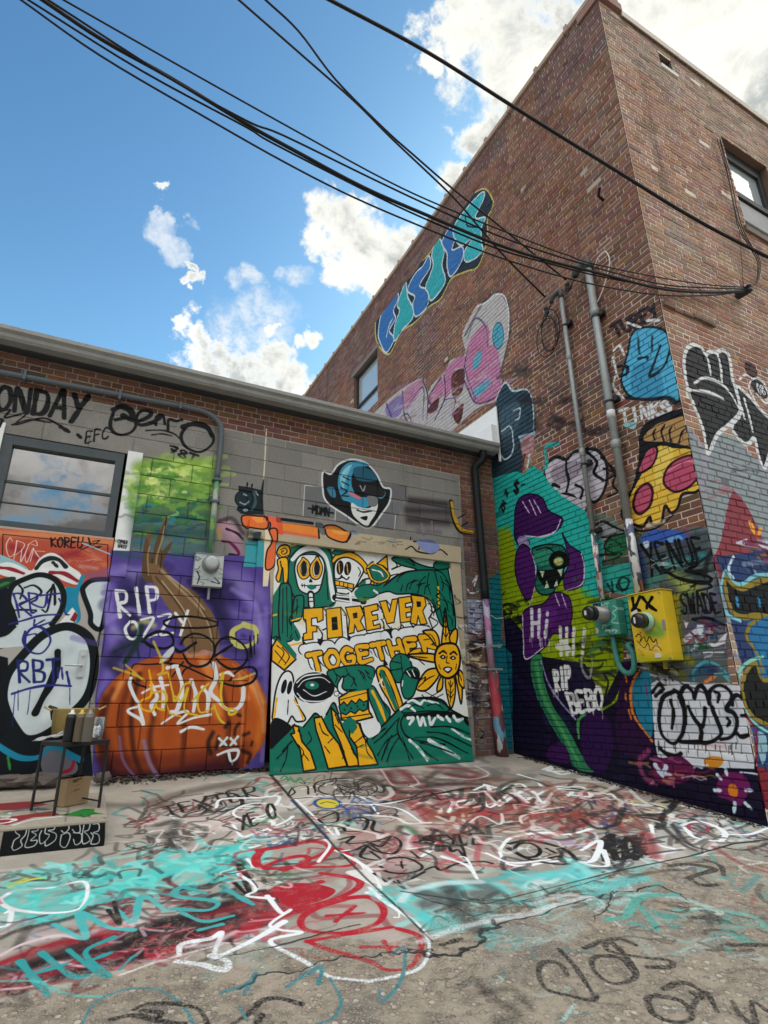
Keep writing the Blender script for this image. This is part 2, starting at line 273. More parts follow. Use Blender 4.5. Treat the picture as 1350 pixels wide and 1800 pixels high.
def draw(cvs, text):
    cv = None; fr = (0, 0, 1)
    def ph(P): return np.array([fr[0], fr[1]])+P/fr[2]
    def st(P, w, col, soft=None, alpha=1., sp=0., jit=0):
        X = ph(P)
        k = cv.scale(X)/fr[2]; W = np.maximum(w*k, .7)
        if jit: W = W*(1+jit*np.sin(np.linspace(0, 9, len(W))+len(W)))
        cv.stroke(cv.pix(X), W, col, np.maximum((soft if soft is not None else min(.09*w, 1.5))*k, .75), alpha, sp)
    for ln in text.strip().splitlines():
        tk = ln.split(); 
        if not tk or tk[0][0] == '#': continue
        op = tk[0][0]; al = float(tk[0][1:]) if len(tk[0]) > 1 else 1.
        if op == '@': cv = cvs[tk[1]]; fr = tuple(float(v) for v in tk[2:5]); continue
        if op in 'pP':
            P = pts(tk[2:]); P = crom(P, 7, True) if op == 'p' else dens(P); cv.fill(cv.pix(ph(P)), hexc(tk[1]), al)
        elif op in 'oO':
            P = pts(tk[4:]); P = crom(P, 7, True) if op == 'o' else dens(P)
            cv.fill(cv.pix(ph(P)), hexc(tk[1]), al); st(np.vstack([P, P[:1]]), float(tk[3])*(1.25 if cv.name == 'plywood_paint' else 1), hexc(tk[2]), alpha=al)
        elif op in 'sS':
            P = pts(tk[3:]); X = crom(P, 7) if op == 's' else dens(P, 0); w = float(tk[1])
            if op == 's' and cv.name != 'plywood_paint' and w*cv.scale(ph(P[:1]))[0]/fr[2] > 4: st(X, w*.9, hexc(tk[2]), soft=.75*w, alpha=.22, sp=.6)   # overspray
            st(X, w*(1.2 if cv.name == 'plywood_paint' and tk[2] == 'k' else 1), hexc(tk[2]), jit=.2 if op == 's' else 0)
        elif op == 'D':                                  # block letter with a pale drop: fill stroke width dx,dy outline
            P = dens(pts(tk[5:])); d = pts(tk[4:5])[0]; w = float(tk[3]); Q = np.vstack([P, P[:1]])
            for g in np.linspace(1, .04, 22): st(Q+d*g, w*1.4, hexc('k'))
            for g in np.linspace(1, .02, 40): cv.fill(cv.pix(ph(P+d*g)), hexc('w'))
            for q in P[::6]: st(np.array([q+d*.25, q+d]), w*.8, hexc('k'))
            st(Q+d, w*.9, hexc('k'))
            for g in np.linspace(.93, .02, 36): cv.fill(cv.pix(ph(P*.86+P.mean(0)*.14+d*g)), hexc('w'))
            cv.fill(cv.pix(ph(P)), hexc(tk[1])); st(Q, w, hexc(tk[2]))
        elif op == 'f':                                  # faded spray line: width colour alpha
            P = pts(tk[4:]); w = float(tk[1]); st(crom(P, 7), w, hexc(tk[2]), soft=.32*w, alpha=float(tk[3]), sp=.35)
        elif op == 'a':                                  # airbrush cloud
            P = pts(tk[4:]); w = float(tk[1]); st(crom(P, 6) if len(P) > 1 else np.vstack([P, P+.5]), w*.55, hexc(tk[2]), soft=w*.27, alpha=float(tk[3]), sp=.25)
        elif op == 'e':                                  # ellipse outline/fill: fill stroke w cx,cy rx,ry [deg]
            c, r = pts(tk[4:6]); an = math.radians(float(tk[6])) if len(tk) > 6 else 0; th = np.linspace(0, 2*math.pi, 40)
            x = np.cos(th)*r[0]; y = np.sin(th)*r[1]; P = np.stack([c[0]+x*math.cos(an)-y*math.sin(an), c[1]+x*math.sin(an)+y*math.cos(an)], -1)
            if tk[1] != '_': cv.fill(cv.pix(ph(P)), hexc(tk[1]))
            if tk[2] != '_': st(P, float(tk[3]), hexc(tk[2]))
        elif op in 't':                                 # lettering in a quad: colour width TEXT TL TR BR BL ; _ = space
            Q = pts(tk[4:8]); word = tk[3].replace('_', ' '); N = len(word)
            for i, ch in enumerate(word):
                for sk in FONT.get(ch, FONT.get(ch.upper(), [])):
                    P = pts(sk.split()); P = crom(P, 5) if len(P) > 2 else dens(P, 0); u = ((i+.1+.8*P[:, 0])/N)[:, None]; v = P[:, 1][:, None]
                    X = (Q[0]*(1-u)+Q[1]*u)*v+(Q[3]*(1-u)+Q[2]*u)*(1-v); 
                    if cv.name != 'plywood_paint': st(X, float(tk[2])*.9, hexc(tk[1]), soft=.75*float(tk[2]), alpha=.2, sp=.6)
                    st(X, float(tk[2]), hexc(tk[1]), jit=.2)
        elif op == 'c':                                  # crack: width colour roughness pts
            P = pts(tk[4:]); w = float(tk[1]); R = np.random.RandomState(len(ln))
            for it in range(4): m = (P[:-1]+P[1:])/2+R.randn(len(P)-1, 2)*float(tk[3])*.55**it*np.array([1, .5]); P = np.vstack([np.stack([P[:-1], m], 1).reshape(-1, 2), P[-1:]])
            X = ph(P); k = cv.scale(X)/fr[2]; cv.stroke(cv.pix(X), np.maximum(w*k*(.5+R.rand(len(X))), .8), hexc(tk[2]), .8, al)
        elif op == 'v':                                  # runs: n seed w colour alpha len TL TR BR BL
            R = np.random.RandomState(int(tk[2])); Q = pts(tk[7:11])
            for i in range(int(tk[1])):
                u, v = R.rand(2); c = (Q[0]*(1-u)+Q[1]*u)*(1-v)+(Q[3]*(1-u)+Q[2]*u)*v; L = float(tk[6])*(.3+R.rand()); a_ = math.atan2(0, 1)
                st(dens(np.array([c, c+[0, L]]), 0), float(tk[3])*(.6+.6*R.rand()), hexc(tk[4]), alpha=float(tk[5]))
        elif op == 'z':                                 # scribbled hand: n seed w colour alpha size TL TR BR BL
            n, sd, w, al, sz = int(tk[1]), int(tk[2]), float(tk[3]), float(tk[5]), float(tk[6]); Q = pts(tk[7:11]); R = np.random.RandomState(sd)
            cl = tk[4].split('/')
            for i in range(n):
                u, v = R.rand(2); c = (Q[0]*(1-u)+Q[1]*u)*(1-v)+(Q[3]*(1-u)+Q[2]*u)*v; ex = (Q[1]-Q[0]); ex = ex/np.linalg.norm(ex); ey = (Q[3]-Q[0]); ey = ey/np.linalg.norm(ey)
                m = R.randint(3, 7); th = R.rand()*6.3; q = np.zeros(2); L = []
                for j in range(m): q = q+np.array([math.cos(th)*1.5, math.sin(th)])*sz*(.4+R.rand()); th += R.randn()*1.5; L.append(c+ex*q[0]+ey*q[1]*.55)
                ww = w*(.6+.8*R.rand()); st(crom(np.array(L), 6), ww, hexc(cl[i % len(cl)]), soft=.22*ww, alpha=al*(.6+.4*R.rand()), sp=.2)
def dens(P, closed=1):
    Q = np.vstack([P, P[:1]]) if closed else P; t = np.linspace(0, 1, 6, endpoint=False)[:, None]
    r = np.vstack([a*(1-t)+b*t for a, b in zip(Q[:-1], Q[1:])]); return r if closed else np.vstack([r, Q[-1:]])

_pn = np.array([0, -(3.0-.66), .28]); _pn = _pn/np.linalg.norm(_pn)      # the leaning plywood
PAN0 = np.array([0, 5.60, .66]); PANV = np.array([0, .28, 2.34])/np.linalg.norm([.28, 2.34])
# the low concrete step in front of the door: front edge from the photograph's ground line
_s0 = onG(10, 1505); _s1 = onG(183, 1487); STH = .143
STU = (_s1-_s0); STL = float(np.hypot(STU[0], STU[1])); STU = np.array([STU[0], STU[1], 0])/STL
STB = np.array([-STU[1], STU[0], 0]); STP = (np.array([_s0[0], _s0[1], min(_s0[2], _s1[2])]), STU); STN = -STB
CV = dict(
    A=Canvas('garage_front_paint', (0, AY, 0), (1, 0, 0), (0, 0, 1), (0, 1, 0), -1.6, 4.82, .3, 4.5, 270),
    B=Canvas('side_wall_paint', (BX, 0, 0), (0, -1, 0), (0, 0, 1), (1, 0, 0), -12.0, -2.93, .1, 9.6, 200),
    C=Canvas('street_wall_paint', (0, CY, 0), (1, 0, 0), (0, 0, 1), (0, 1, 0), 4.78, 7.6, .1, 5.6, 250),
    G=Canvas('ground_paint', GP, (1, 0, 0), (0, 1, .109), GN, -2.2, 6.4, .9, 6.1, 260),
    M=Canvas('ground_wear', GP, (1, 0, 0), (0, 1, .109), GN, -2.2, 6.4, .9, 6.1, 200),
    P=Canvas('plywood_paint', PAN0, (1, 0, 0), PANV, _pn, 1.55, 4.1, -.05, 2.42, 420),
    S=Canvas('step_front_paint', STP[0], STP[1], (0, 0, 1), STN, -.2, 1.3, -.1, .6, 400),
    Y=Canvas('yellow_box_paint', (BX-.17, 0, 0), (0, -1, 0), (0, 0, 1), (1, 0, 0), -3.9, -3.3, 1.5, 2.4, 700),
    Z=Canvas('green_box_paint', (BX-.12, 0, 0), (0, -1, 0), (0, 0, 1), (1, 0, 0), -4.4, -3.85, 1.8, 2.4, 600),
    W=Canvas('white_box_paint', (0, AY-.1, 0), (1, 0, 0), (0, 0, 1), (0, 1, 0), .7, 1.2, 2.3, 2.9, 700),
    X=Canvas('carton_paint', (0, 4.55, 0), (1, 0, 0), (0, 0, 1), (0, 1, 0), -.5, .3, .4, 1.1, 600),
    T=Canvas('step_top_paint', STP[0]+np.array([0, 0, STH]), STP[1], STB, (0, 0, 1), -.6, 1.3, -.1, 1.4, 260))
ART = r"""
# ---- plywood mural ----
@ P 440 920 3.2143
P dcdfdc 60,40 1230,120 1360,1420 40,1500
p g 120,440 170,330 160,200 230,120 330,90 450,130 480,330 470,470 300,480 200,660 120,640
o g k 7 215,330 222,210 265,150 340,115 425,132 462,200 472,310 478,440 400,475 290,470 245,410
s 24 w 238,205 290,155 360,142 420,185 445,260 455,340 470,430
s 5 k 250,225 300,172 365,165 405,200 428,280 440,430
s 9 y 222,130 330,105 430,125
o w k 7 252,240 285,182 385,182 420,235 408,320 385,385 330,400 278,375 258,310
s 17 k 300,200 272,250 292,305 328,290 330,230 300,200
s 11 y 300,200 274,250 292,304 326,290 328,230 300,202
p 10130f 300,212 286,250 298,295 320,275 316,225
s 17 k 378,195 345,245 350,300 385,305 402,250 378,195
s 11 y 378,196 347,245 352,298 384,303 400,250 378,198
p 10130f 376,210 360,250 366,292 386,285 392,240
p k 340,312 352,332 332,332
s 5 k 288,350 330,352 385,350 408,345
p g 318,355 345,346 375,360 345,376
s 4 k 292,342 294,360
s 4 k 305,344 307,362
S 34 k 342,400 346,468
S 22 w 342,404 346,464
S 5 k 328,420 360,418
S 5 k 328,442 362,440
s 16 g 395,400 410,440 440,460
o y k 7 150,160 170,128 210,124 226,155 215,190 180,198 155,185
s 5 k 170,150 195,140 208,160 190,175 175,165 188,155
s 5 k 160,175 185,190 215,180
o y k 6 155,205 205,195 215,250 210,325 190,335 182,250 165,330 145,310 158,260
s 6 k 170,215 176,250
o g k 7 165,400 170,350 200,338 228,360 236,450 232,560 240,650 200,668 165,640 160,510
o g k 7 236,545 245,440 262,410 300,415 298,500 280,545 250,555
s 5 k 185,370 182,620
s 5 k 205,360 210,640
s 5 k 265,430 262,520
s 9 y 130,520 150,515
s 8 y 235,550 285,535
s 10 y 225,690 290,675
o y k 6 462,205 500,165 560,160 620,190 665,245 655,285 610,230 550,195 500,200 470,225
o g k 5 465,165 500,138 560,140 590,160 540,165 490,180
o w k 7 474,260 488,212 540,192 600,215 640,262 620,310 600,350 560,395 495,390 480,340
e k k 2 507,250 19,40 4
e k k 2 550,255 19,38 8
s 5 y 500,225 505,280
s 5 y 546,232 552,285
p k 515,290 525,305 508,305
s 7 k 470,308 495,315 520,305 545,318 558,305
O y k 5 478,322 520,330 585,345 580,372 540,360 480,350
O w k 5 485,365 545,368 575,385 545,400 490,392
S 4 k 505,325 503,350
S 4 k 528,330 526,356
S 4 k 552,336 550,364
s 5 k 610,250 622,275 612,300
s 26 g 640,330 620,380 660,420
s 7 k 600,360 640,320 690,310
S 30 k 480,420 640,440
S 9 w 490,412 640,425
S 9 w 485,430 620,452
S 14 w 565,395 570,465
s 6 k 640,390 700,410
p g 660,250 690,225 740,250 780,295 750,330 690,320
s 17 k 664,248 700,224 750,252 784,300 740,332 690,322 664,262
s 9 y 664,248 700,226 750,254 782,300 740,330 690,320 664,264
s 8 w 690,262 735,275 750,300
s 20 k 690,335 672,390 640,395
s 10 y 690,338 672,392
s 14 y 640,395 665,415 695,405
P w 690,185 780,165 800,250 700,225
O y k 6 715,228 772,182 778,262 750,240
s 6 k 800,200 830,240 800,260 850,240
o g k 7 800,200 870,185 940,225 1040,250 1100,205 1125,300 1145,420 1160,590 1110,600 1070,560 1020,440 930,400 830,400 780,385 720,400 700,410 760,350 850,285 940,262 850,235
o g k 6 1040,225 1110,195 1125,250 1050,260
s 7 k 700,412 780,330 880,275 1040,265 1100,300 1140,400 1150,520
s 7 k 1040,265 1060,350 1060,420 1090,560
s 5 k 990,300 960,330 950,365
s 5 k 930,320 890,345 880,385
s 5 k 860,350 850,385
s 5 k 1010,280 1000,340 1020,400
s 5 k 970,340 940,350
s 5 k 1080,330 1120,360 1130,430
s 5 k 1060,380 1100,430 1120,500
s 6 k 1010,460 1050,490 1010,520 1060,560 1020,600
s 5 k 880,215 930,240 900,200 960,235
s 10 y 1062,360 1066,480
P k 290,640 420,660 640,610 840,590 1010,570 1020,640 640,700 300,720
D y k 7 30,42 300,482 410,475 412,545 380,560 376,532 346,538 346,578 376,580 376,612 352,614 354,655 300,662 300,625 318,618 314,545 300,540
D y k 7 32,44 428,485 510,474 522,640 436,652
P k 458,532 490,526 496,600 462,606
D y k 7 34,46 538,475 622,466 642,515 622,552 648,600 606,612 590,572 586,618 552,626 560,545
P k 578,508 604,503 606,534 582,538
D y k 7 34,46 640,472 716,454 724,488 684,500 690,520 718,514 722,544 692,552 698,578 732,568 738,592 656,608
D y k 7 34,42 730,442 768,436 786,500 802,430 834,426 812,560 772,568
D y k 7 34,42 836,422 906,412 912,446 876,454 878,476 906,470 910,500 880,506 882,532 918,526 920,552 848,562
D y k 7 34,42 908,405 984,414 994,462 974,496 1000,568 962,572 948,522 940,574 904,562 918,450
P k 938,440 964,442 966,470 942,474
P k 290,690 420,690 640,640 840,600 1010,575 1020,600 640,690 420,735 300,730
t k 54 TOGETHER 290,712 1020,592 1050,672 315,808
t w 42 TOGETHER 290,712 1020,592 1050,672 315,808
t w 42 TOGETHER 298,722 1026,604 1052,680 322,816
t k 36 TOGETHER 315,745 1035,632 1060,702 340,838
t y 23 TOGETHER 315,745 1035,632 1060,702 340,838
O y k 8 122,700 150,652 258,768 192,830 120,775
P g 190,650 262,740 258,772 150,655
s 5 k 150,690 190,730 160,790
s 5 k 180,700 220,750 195,800
S 5 k 140,720 200,790
o w k 8 128,1060 145,940 175,860 212,834 240,862 250,960 270,1030 312,1105 262,1120 235,1090 210,1130 175,1150 128,1110
e k k 2 190,922 13,40 14
e k k 2 222,928 12,38 12
s 12 y 150,990 140,1060 132,1110
s 10 y 250,1000 290,1080 300,1110
s 5 k 215,1000 210,1080
o k k 8 130,1110 230,1150 250,1230 120,1290
e k w 6 360,930 120,92 -4
s 7 w 262,900 310,862 400,850
s 5 w 270,925 310,885 400,870 450,900
s 6 w 265,960 310,1000 400,1005 450,985
s 8 w 280,985 340,1020 440,1005 475,970
s 5 w 300,940 360,975 430,950
e g k 5 348,915 42,26 5
e w w 2 350,913 10,7
s 5 w 258,1020 330,1040 440,1020
o g k 7 435,840 500,815 600,800 690,812 700,860 660,910 690,930 600,940 500,935 460,890
s 6 k 480,850 520,870 560,850
s 6 k 620,840 640,880 620,920
s 6 k 580,880 600,920
s 6 k 660,840 690,870
o w k 7 525,862 495,905 498,950 540,975 560,960 520,930 525,890
e w k 4 487,962 14,14
p w 690,890 710,865 740,860 745,900 755,920 730,935 705,920
O y k 8 500,985 560,950 660,935 665,985 670,1060 692,1095 590,1120 515,1110
O g k 6 500,1035 528,1008 548,1030 572,1000 596,1020 616,992 640,1010 664,1000 660,1050 636,1062 616,1050 592,1075 566,1062 540,1082 510,1070
S 7 k 530,1050 533,1055
S 7 k 568,1042 571,1047
S 7 k 604,1032 607,1037
S 7 k 640,1024 643,1029
o g k 7 668,925 700,925 745,1000 790,1060 770,1135 735,1140 700,1060 672,990
s 18 y 690,950 730,1030 765,1120
s 5 k 705,935 750,1015 782,1070
o y k 8 712,830 750,805 790,835 830,930 862,1040 815,1062 775,990 735,920
s 26 g 742,840 780,930 825,1045
s 6 k 755,835 800,930 840,1045
s 6 k 730,850 760,930
p k 758,770 778,800 752,800
o g k 6 790,790 830,740 880,745 910,790 900,830 870,880 830,900 800,850
s 5 k 800,780 850,790
s 5 k 800,830 860,820
s 5 k 850,750 860,850
o g k 7 850,900 880,830 930,815 955,850 940,920 915,980 870,985
p k 875,840 940,830 950,880 900,870
s 6 w 862,890 858,920
s 6 w 885,835 905,865
s 6 w 915,832 930,865
o y k 8 1082,690 1090,590 1102,480 1115,580 1135,660 1120,700
o y k 8 1150,700 1125,650 1145,605 1168,600 1168,660
o y k 8 1060,700 1010,640 975,610 1035,605 1065,650
o y k 8 1055,785 960,770 885,745 985,735 1050,745
o y k 8 1060,820 1000,830 960,880 940,935 990,945 1040,900 1070,850
o y k 8 1085,860 1062,900 1055,950 1085,930
o y k 8 1105,870 1108,950 1135,1045 1158,960 1150,870
o y k 8 1160,850 1170,920 1190,1020 1198,950 1190,880
o y k 8 1180,830 1205,860 1208,930 1180,900
s 5 k 1130,890 1132,1010
s 4 k 1115,940 1132,960 1150,935
s 5 k 950,925 1000,880 1040,860
s 5 k 900,750 1000,760
s 5 k 1103,520 1105,660
o y k 10 1112,678 1165,690 1186,760 1170,840 1120,875 1068,850 1042,770 1060,700
s 9 k 1068,735 1090,722 1108,735
s 9 k 1130,738 1150,726 1168,742
p k 1070,755 1088,742 1106,758 1088,768
p k 1126,760 1146,748 1164,762 1146,772
p w 1082,757 1090,750 1094,758
p w 1140,764 1148,755 1152,764
s 5 k 1112,750 1108,785 1125,790
p k 1088,822 1112,808 1142,820 1118,848
p w 1098,824 1116,816 1132,822 1116,836
s 4 k 1065,800 1075,825
s 4 k 1165,795 1160,825
o g k 9 660,1215 740,1150 830,1060 900,1000 1000,985 1085,1000 1130,1050 1200,1090 1258,1130 1290,1330 1000,1400 730,1390 690,1300
o g k 6 860,1070 900,1010 980,990 1080,1010 1120,1060 1000,1060
s 16 w 850,1050 890,1030 930,1060
s 14 w 890,1010 920,1000 960,1020 985,1000 1060,1020
s 20 k 880,1090 1000,1080 1120,1080 1190,1090 1230,1130
s 17 w 890,1100 920,1100 900,1135
s 17 w 945,1095 960,1140 975,1100 990,1140
s 17 w 1010,1095 1020,1135 1045,1100
s 17 w 1060,1090 1090,1110
s 17 w 1110,1095 1130,1120
s 17 w 1150,1090 1170,1115 1200,1105
s 9 k 870,1080 850,1130 880,1200 960,1230 1100,1250
s 8 k 840,1100 830,1160 850,1220 920,1330
s 8 k 760,1160 720,1190 690,1220
s 8 k 800,1200 770,1260 740,1340
s 16 w 900,1225 950,1270 1000,1340
s 8 w 930,1250 970,1300 1010,1330
s 22 w 1010,1225 1090,1270 1180,1325
s 13 w 1140,1160 1190,1195 1250,1225
s 8 k 1000,1180 1100,1190 1250,1260
p w 620,1130 700,1112 735,1140 725,1185 665,1212 630,1175
s 7 k 620,1130 640,1190 665,1215
P g 90,1285 125,1265 200,1190 250,1135 300,1150 345,1095 372,1080 410,1110 440,1060 470,1020 500,1080 520,1130 560,1085 600,1130 630,1200 700,1300 740,1340 745,1480 90,1500
s 9 k 120,1270 200,1190 250,1135
s 9 k 300,1150 345,1095 372,1075 410,1110
s 9 k 430,1080 470,1015 500,1075
O y k 8 240,1142 272,1148 292,1232 340,1290 372,1390 300,1402 282,1280 228,1190 250,1185
O y k 8 360,1100 402,1092 440,1170 500,1245 548,1372 440,1388 400,1250 372,1170
O y k 8 456,1040 490,1078 522,1160 572,1262 625,1368 552,1376 510,1240 470,1150
O y k 8 566,1112 612,1130 640,1205 692,1292 722,1362 612,1374 600,1260 560,1205
s 6 k 180,1290 215,1250 240,1230
s 6 k 215,1250 200,1340
s 6 k 330,1180 345,1220 320,1250
s 5 k 440,1240 470,1210
s 5 k 420,1260 450,1300
s 5 k 590,1240 640,1200
s 5 k 600,1270 640,1250
s 5 k 480,1140 520,1180
s 5 k 720,380 735,350 770,330
s 5 k 770,345 790,300 835,285
s 5 k 830,330 845,300 880,280
s 6 g 1035,300 1045,340
s 5 k 900,370 915,335 950,320
s 5 k 945,395 960,350 990,335
s 5 k 985,400 990,360 1015,345
s 5 k 1075,300 1090,340 1085,380
s 5 k 1100,320 1125,350 1128,390
s 5 k 1085,430 1110,450 1115,490
s 5 k 1115,440 1140,460 1145,500
s 5 k 1090,500 1105,530 1100,560
s 5 k 1120,520 1140,545 1140,580
s 6 k 1052,370 1070,390 1052,410 1072,430 1052,450 1072,470 1055,490
s 6 k 1030,430 1045,470 1035,520
p g 590,385 640,350 700,345 760,335 720,400 640,440 600,420
s 6 k 600,360 660,345 720,350 760,330
s 5 k 640,420 690,420 730,395
s 12 w 700,380 720,395
s 6 k 270,470 220,540 240,600 225,650
p g 236,565 262,590 285,640 270,665 240,650
s 5 k 255,610 270,650
s 7 k 120,650 150,640 170,660
p g 520,960 600,940 640,880 690,850 690,900 650,940
s 5 k 470,830 490,870 480,900
s 5 k 540,820 560,860 590,880 570,920
s 5 k 610,830 640,850 650,890
s 5 k 650,830 670,870 690,880
S 4 k 500,1000 660,955
S 5 k 520,1100 685,1075
s 5 k 590,1115 600,1150 580,1180
p g 540,1110 590,1110 600,1150 575,1190 555,1150
s 6 w 700,880 725,905 745,880 740,915 760,925
s 5 k 970,970 1000,1000
S 4 k 985,950 1080,1000
S 4 k 1000,990 1070,950
S 4 k 1030,995 1090,965
s 6 k 890,740 910,720 940,700
s 10 w 905,770 950,790
s 5 k 905,790 935,830
s 5 k 950,770 985,800
s 6 k 960,885 990,870 975,905
s 5 k 1120,900 1132,925 1145,900
s 5 k 1118,965 1132,985 1148,965
s 5 k 1092,570 1104,590 1116,570
s 5 k 1092,620 1104,640 1118,620
s 5 k 1010,625 1030,640 1050,680
s 5 k 1185,860 1195,890
s 7 k 700,1240 750,1200 830,1110
s 7 k 720,1310 770,1230 830,1190
s 7 k 770,1350 800,1270 840,1210
s 7 k 900,1340 880,1270 860,1210
s 7 k 960,1240 1040,1260 1150,1300
s 7 k 930,1210 1060,1215 1230,1300
s 7 k 1020,1150 1130,1150 1240,1190
s 7 k 1060,1340 1000,1300 960,1260
s 6 k 890,1050 930,1025 980,1045
s 6 k 1000,1030 1050,1020 1090,1050
s 6 k 150,1330 190,1290 230,1230
s 6 k 170,1400 200,1340
s 6 k 270,1170 290,1200
s 6 k 390,1130 410,1180 440,1200
s 6 k 480,1080 500,1130
s 5 k 500,1250 530,1290 520,1330
s 5 k 570,1270 590,1310
s 5 k 650,1230 660,1290 690,1330
s 5 k 270,1250 300,1290 290,1330
s 5 k 300,1300 330,1340
z 40 401 14 0c5a49/187a64/0f6654 .35 40 700,1150 1240,1150 1240,1330 740,1370
z 24 402 14 d09a14/f0bc40 .3 30 290,480 1000,420 1000,570 300,640
a 40 8a8878 .25 140,1390 500,1395 800,1350 1200,1320
# ---- garage front ----
@ A 0 560 2.8125
t k 24 MONDAY -120,320 450,385 415,505 -120,430
s 10 k 0,460 50,452 25,490 130,468 75,525 210,492 300,530
s 20 k 300,535 340,560
s 10 k 60,525 150,500 250,515
s 14 k -20,500 10,500 0,540
s 16 k 385,575 400,590
t k 9 EFC 422,560 545,535 540,590 415,618
s 30 k 560,450 600,435 645,455 655,500 610,480
s 16 k 565,450 545,520 560,560 600,575 650,560 672,520 640,490 570,500
s 18 k 680,510 735,485 745,460 700,455 675,490 690,525 750,515 790,490
s 16 k 770,525 775,485 805,480 815,520
s 16 k 830,550 835,500 870,505 900,500
s 14 k 930,520 895,580 920,635 985,660 1040,630 1055,590 1020,540 960,520 900,540
s 28 k 905,535 960,520 1020,535 1050,580
s 9 k 722,553 800,552 860,570 890,595
s 8 k 750,575 800,570 850,580
t k 12 78T 835,625 985,680 965,718 830,655
a 130 7fa83e .9 700,740 1000,735
a 120 86ae44 .9 690,740 840,715 1040,725
a 130 8fb44a .9 710,760 860,745 1010,745
a 150 6c9a36 .95 690,830 850,820 1020,820
a 160 4f8434 .95 690,910 850,900 1020,900
a 160 2a6440 .95 680,990 860,980 1015,980
a 150 1d524e .95 680,1060 860,1060 1015,1060
a 120 24606a .8 670,1120 860,1140 1015,1130
a 60 6a9a40 .8 640,830 660,960
z 60 3 16 b9d873/8fb44a/d6e68e/6fa040 .8 22 650,720 1050,720 1050,900 640,900
z 46 4 14 3c7f3a/1d5f50/6fa040/174c5a .75 20 640,880 1040,880 1030,1110 640,1120
t 1a1c1e 4 CYPHER 582,1095 632,1102 630,1118 580,1112
t 1a1c1e 4 HARDY 582,1118 628,1124 626,1140 580,1134
z 16 14 14 e0ec9a/cfe07a .9 12 700,730 860,730 860,830 690,830
z 14 5 11 1f6a8f/164a66/2c86a0 .8 20 650,930 1000,930 1000,1100 650,1100
s 12 d6e68e 720,760 790,745 820,770 740,790
z 40 7 18 86b04a/5c9438/a6c864/3c7438 .7 26 640,720 1050,720 1050,960 640,960
s 16 7a4a34 745,1190 730,1130 742,1070
s 15 7a5638 765,1170 790,1080 820,985
s 6 c0a080 772,1150 795,1080 815,1010
s 11 6a4a34 785,1190 820,1140 850,1105
s 8 7a5638 725,1080 740,1040
a 100 a97f9a .95 1095,1030 1150,1080 1170,1150
a 90 c29aa6 .8 1110,1010 1160,1060
f 22 3a2034 .8 1085,1000 1150,990 1200,1060
s 12 2c1630 1120,1040 1170,1060 1200,1090
s 14 6a2048 1100,1100 1140,1110 1180,1160 1150,1180
a 40 c8a040 .7 1080,1040 1085,1080
p 1a1420 1130,1160 1200,1180 1230,1240 1150,1200
p 3c98a4 1150,1190 1210,1230 1240,1300 1190,1270 1165,1290
P 3f9aa4 1215,1105 1310,1110 1310,1240 1215,1230
a 50 16323a .7 1250,1230 1260,1330
P 52438f 640,1185 700,1175 930,1175 1090,1190 1160,1260 1310,1250 1310,1420 530,1420 545,1230
a 60 2f2555 .8 600,1230 700,1300 900,1280
a 60 8470c4 .8 590,1200 720,1215
P b4503c -300,1000 -60,1030 -60,1330 -340,1330
P b4503c -60,1030 560,1095 548,1330 -60,1330
a 70 d88a58 .9 -20,1060 250,1075 550,1110
a 60 8e2430 .8 60,1130 200,1190 380,1160
a 50 c87858 .8 430,1150 520,1220
S 4 k 12,1220 15,1068 533,1120 530,1340
@ A 0 930 6.75
P 0c1420 -60,560 -60,1500 -800,1500 -800,520
P e0e4e4 -60,430 -60,560 -800,540 -800,400
s 9 e8d0cc 150,150 120,110 75,200 110,330 180,280 200,140
s 9 e8d0cc 200,140 165,370
s 9 e8d0cc 200,140 290,180 260,250 190,310
s 9 e8d0cc 260,250 250,390 330,220 340,190 300,320 320,400 380,260 400,240 360,390
s 8 e8d0cc 400,240 470,340 420,270 530,270
s 8 e8d0cc 330,190 420,140 440,200 370,180
t k 17 KOREU 590,110 1000,100 980,230 600,210
s 14 k 960,250 1060,200 1050,110 1100,230 1200,210 1110,220
s 12 k 1100,150 1180,140 1090,200
S 18 9ab0bc 980,170 1340,315
z 14 9 9 c86a70/8e1f28/d8a0a0 .7 40 740,280 1230,300 1200,480 760,450
a 80 c0a0a0 .6 950,440 1150,470
p 8fb8c8 -40,320 0,305 200,390 340,490 200,560 60,520 -40,480
p e0e4e4 -40,430 130,400 340,490 400,470 470,350 600,285 720,330 830,440 960,540 920,660 760,620 600,550 300,620 130,580 -40,520
s 40 8a2430 -30,460 120,475 280,530
s 46 8a2432 600,520 760,530 920,620
s 52 1d2226 430,470 500,390 600,350 700,370 780,450
p d6dcdc 500,460 560,400 620,395 600,450
s 34 1d2226 630,400 680,450
p 1f3a2c -40,620 120,570 190,590 90,700 -40,740
p 3a7a3a -40,680 60,630 120,640 -20,700
P 0c1420 -60,740 90,690 200,1000 150,1230 -60,1300
p 1f86a8 780,700 900,690 960,560 1010,560 930,800 960,1020 930,1110 830,1110 760,960
P e0e4e4 760,1050 860,930 920,1010 900,1110 700,1120
P 8a2028 830,1080 890,980 925,1020 890,1110
o c4d0d4 10161a 66 100,850 150,680 310,590 480,545 650,600 745,740 750,890 700,1020 610,1140 560,1220 400,1330 150,1350 -80,1420 -60,1330 60,1250 180,1150 150,1000
s 60 10161a 100,1000 150,1110 170,1150
P c4d0d4 170,1140 560,1120 620,1180 420,1380 -60,1420 -60,1330
s 60 10161a -60,1290 60,1240 170,1160
o c8d4d8 10161a 60 985,760 1000,680 1100,610 1290,600 1360,640 1280,880 1200,1180 1080,1130 1070,1000
s 22 k 230,670 270,730 240,830
s 22 k 290,700 400,670 490,740 440,800 240,900
s 22 k 150,970 250,960 430,965
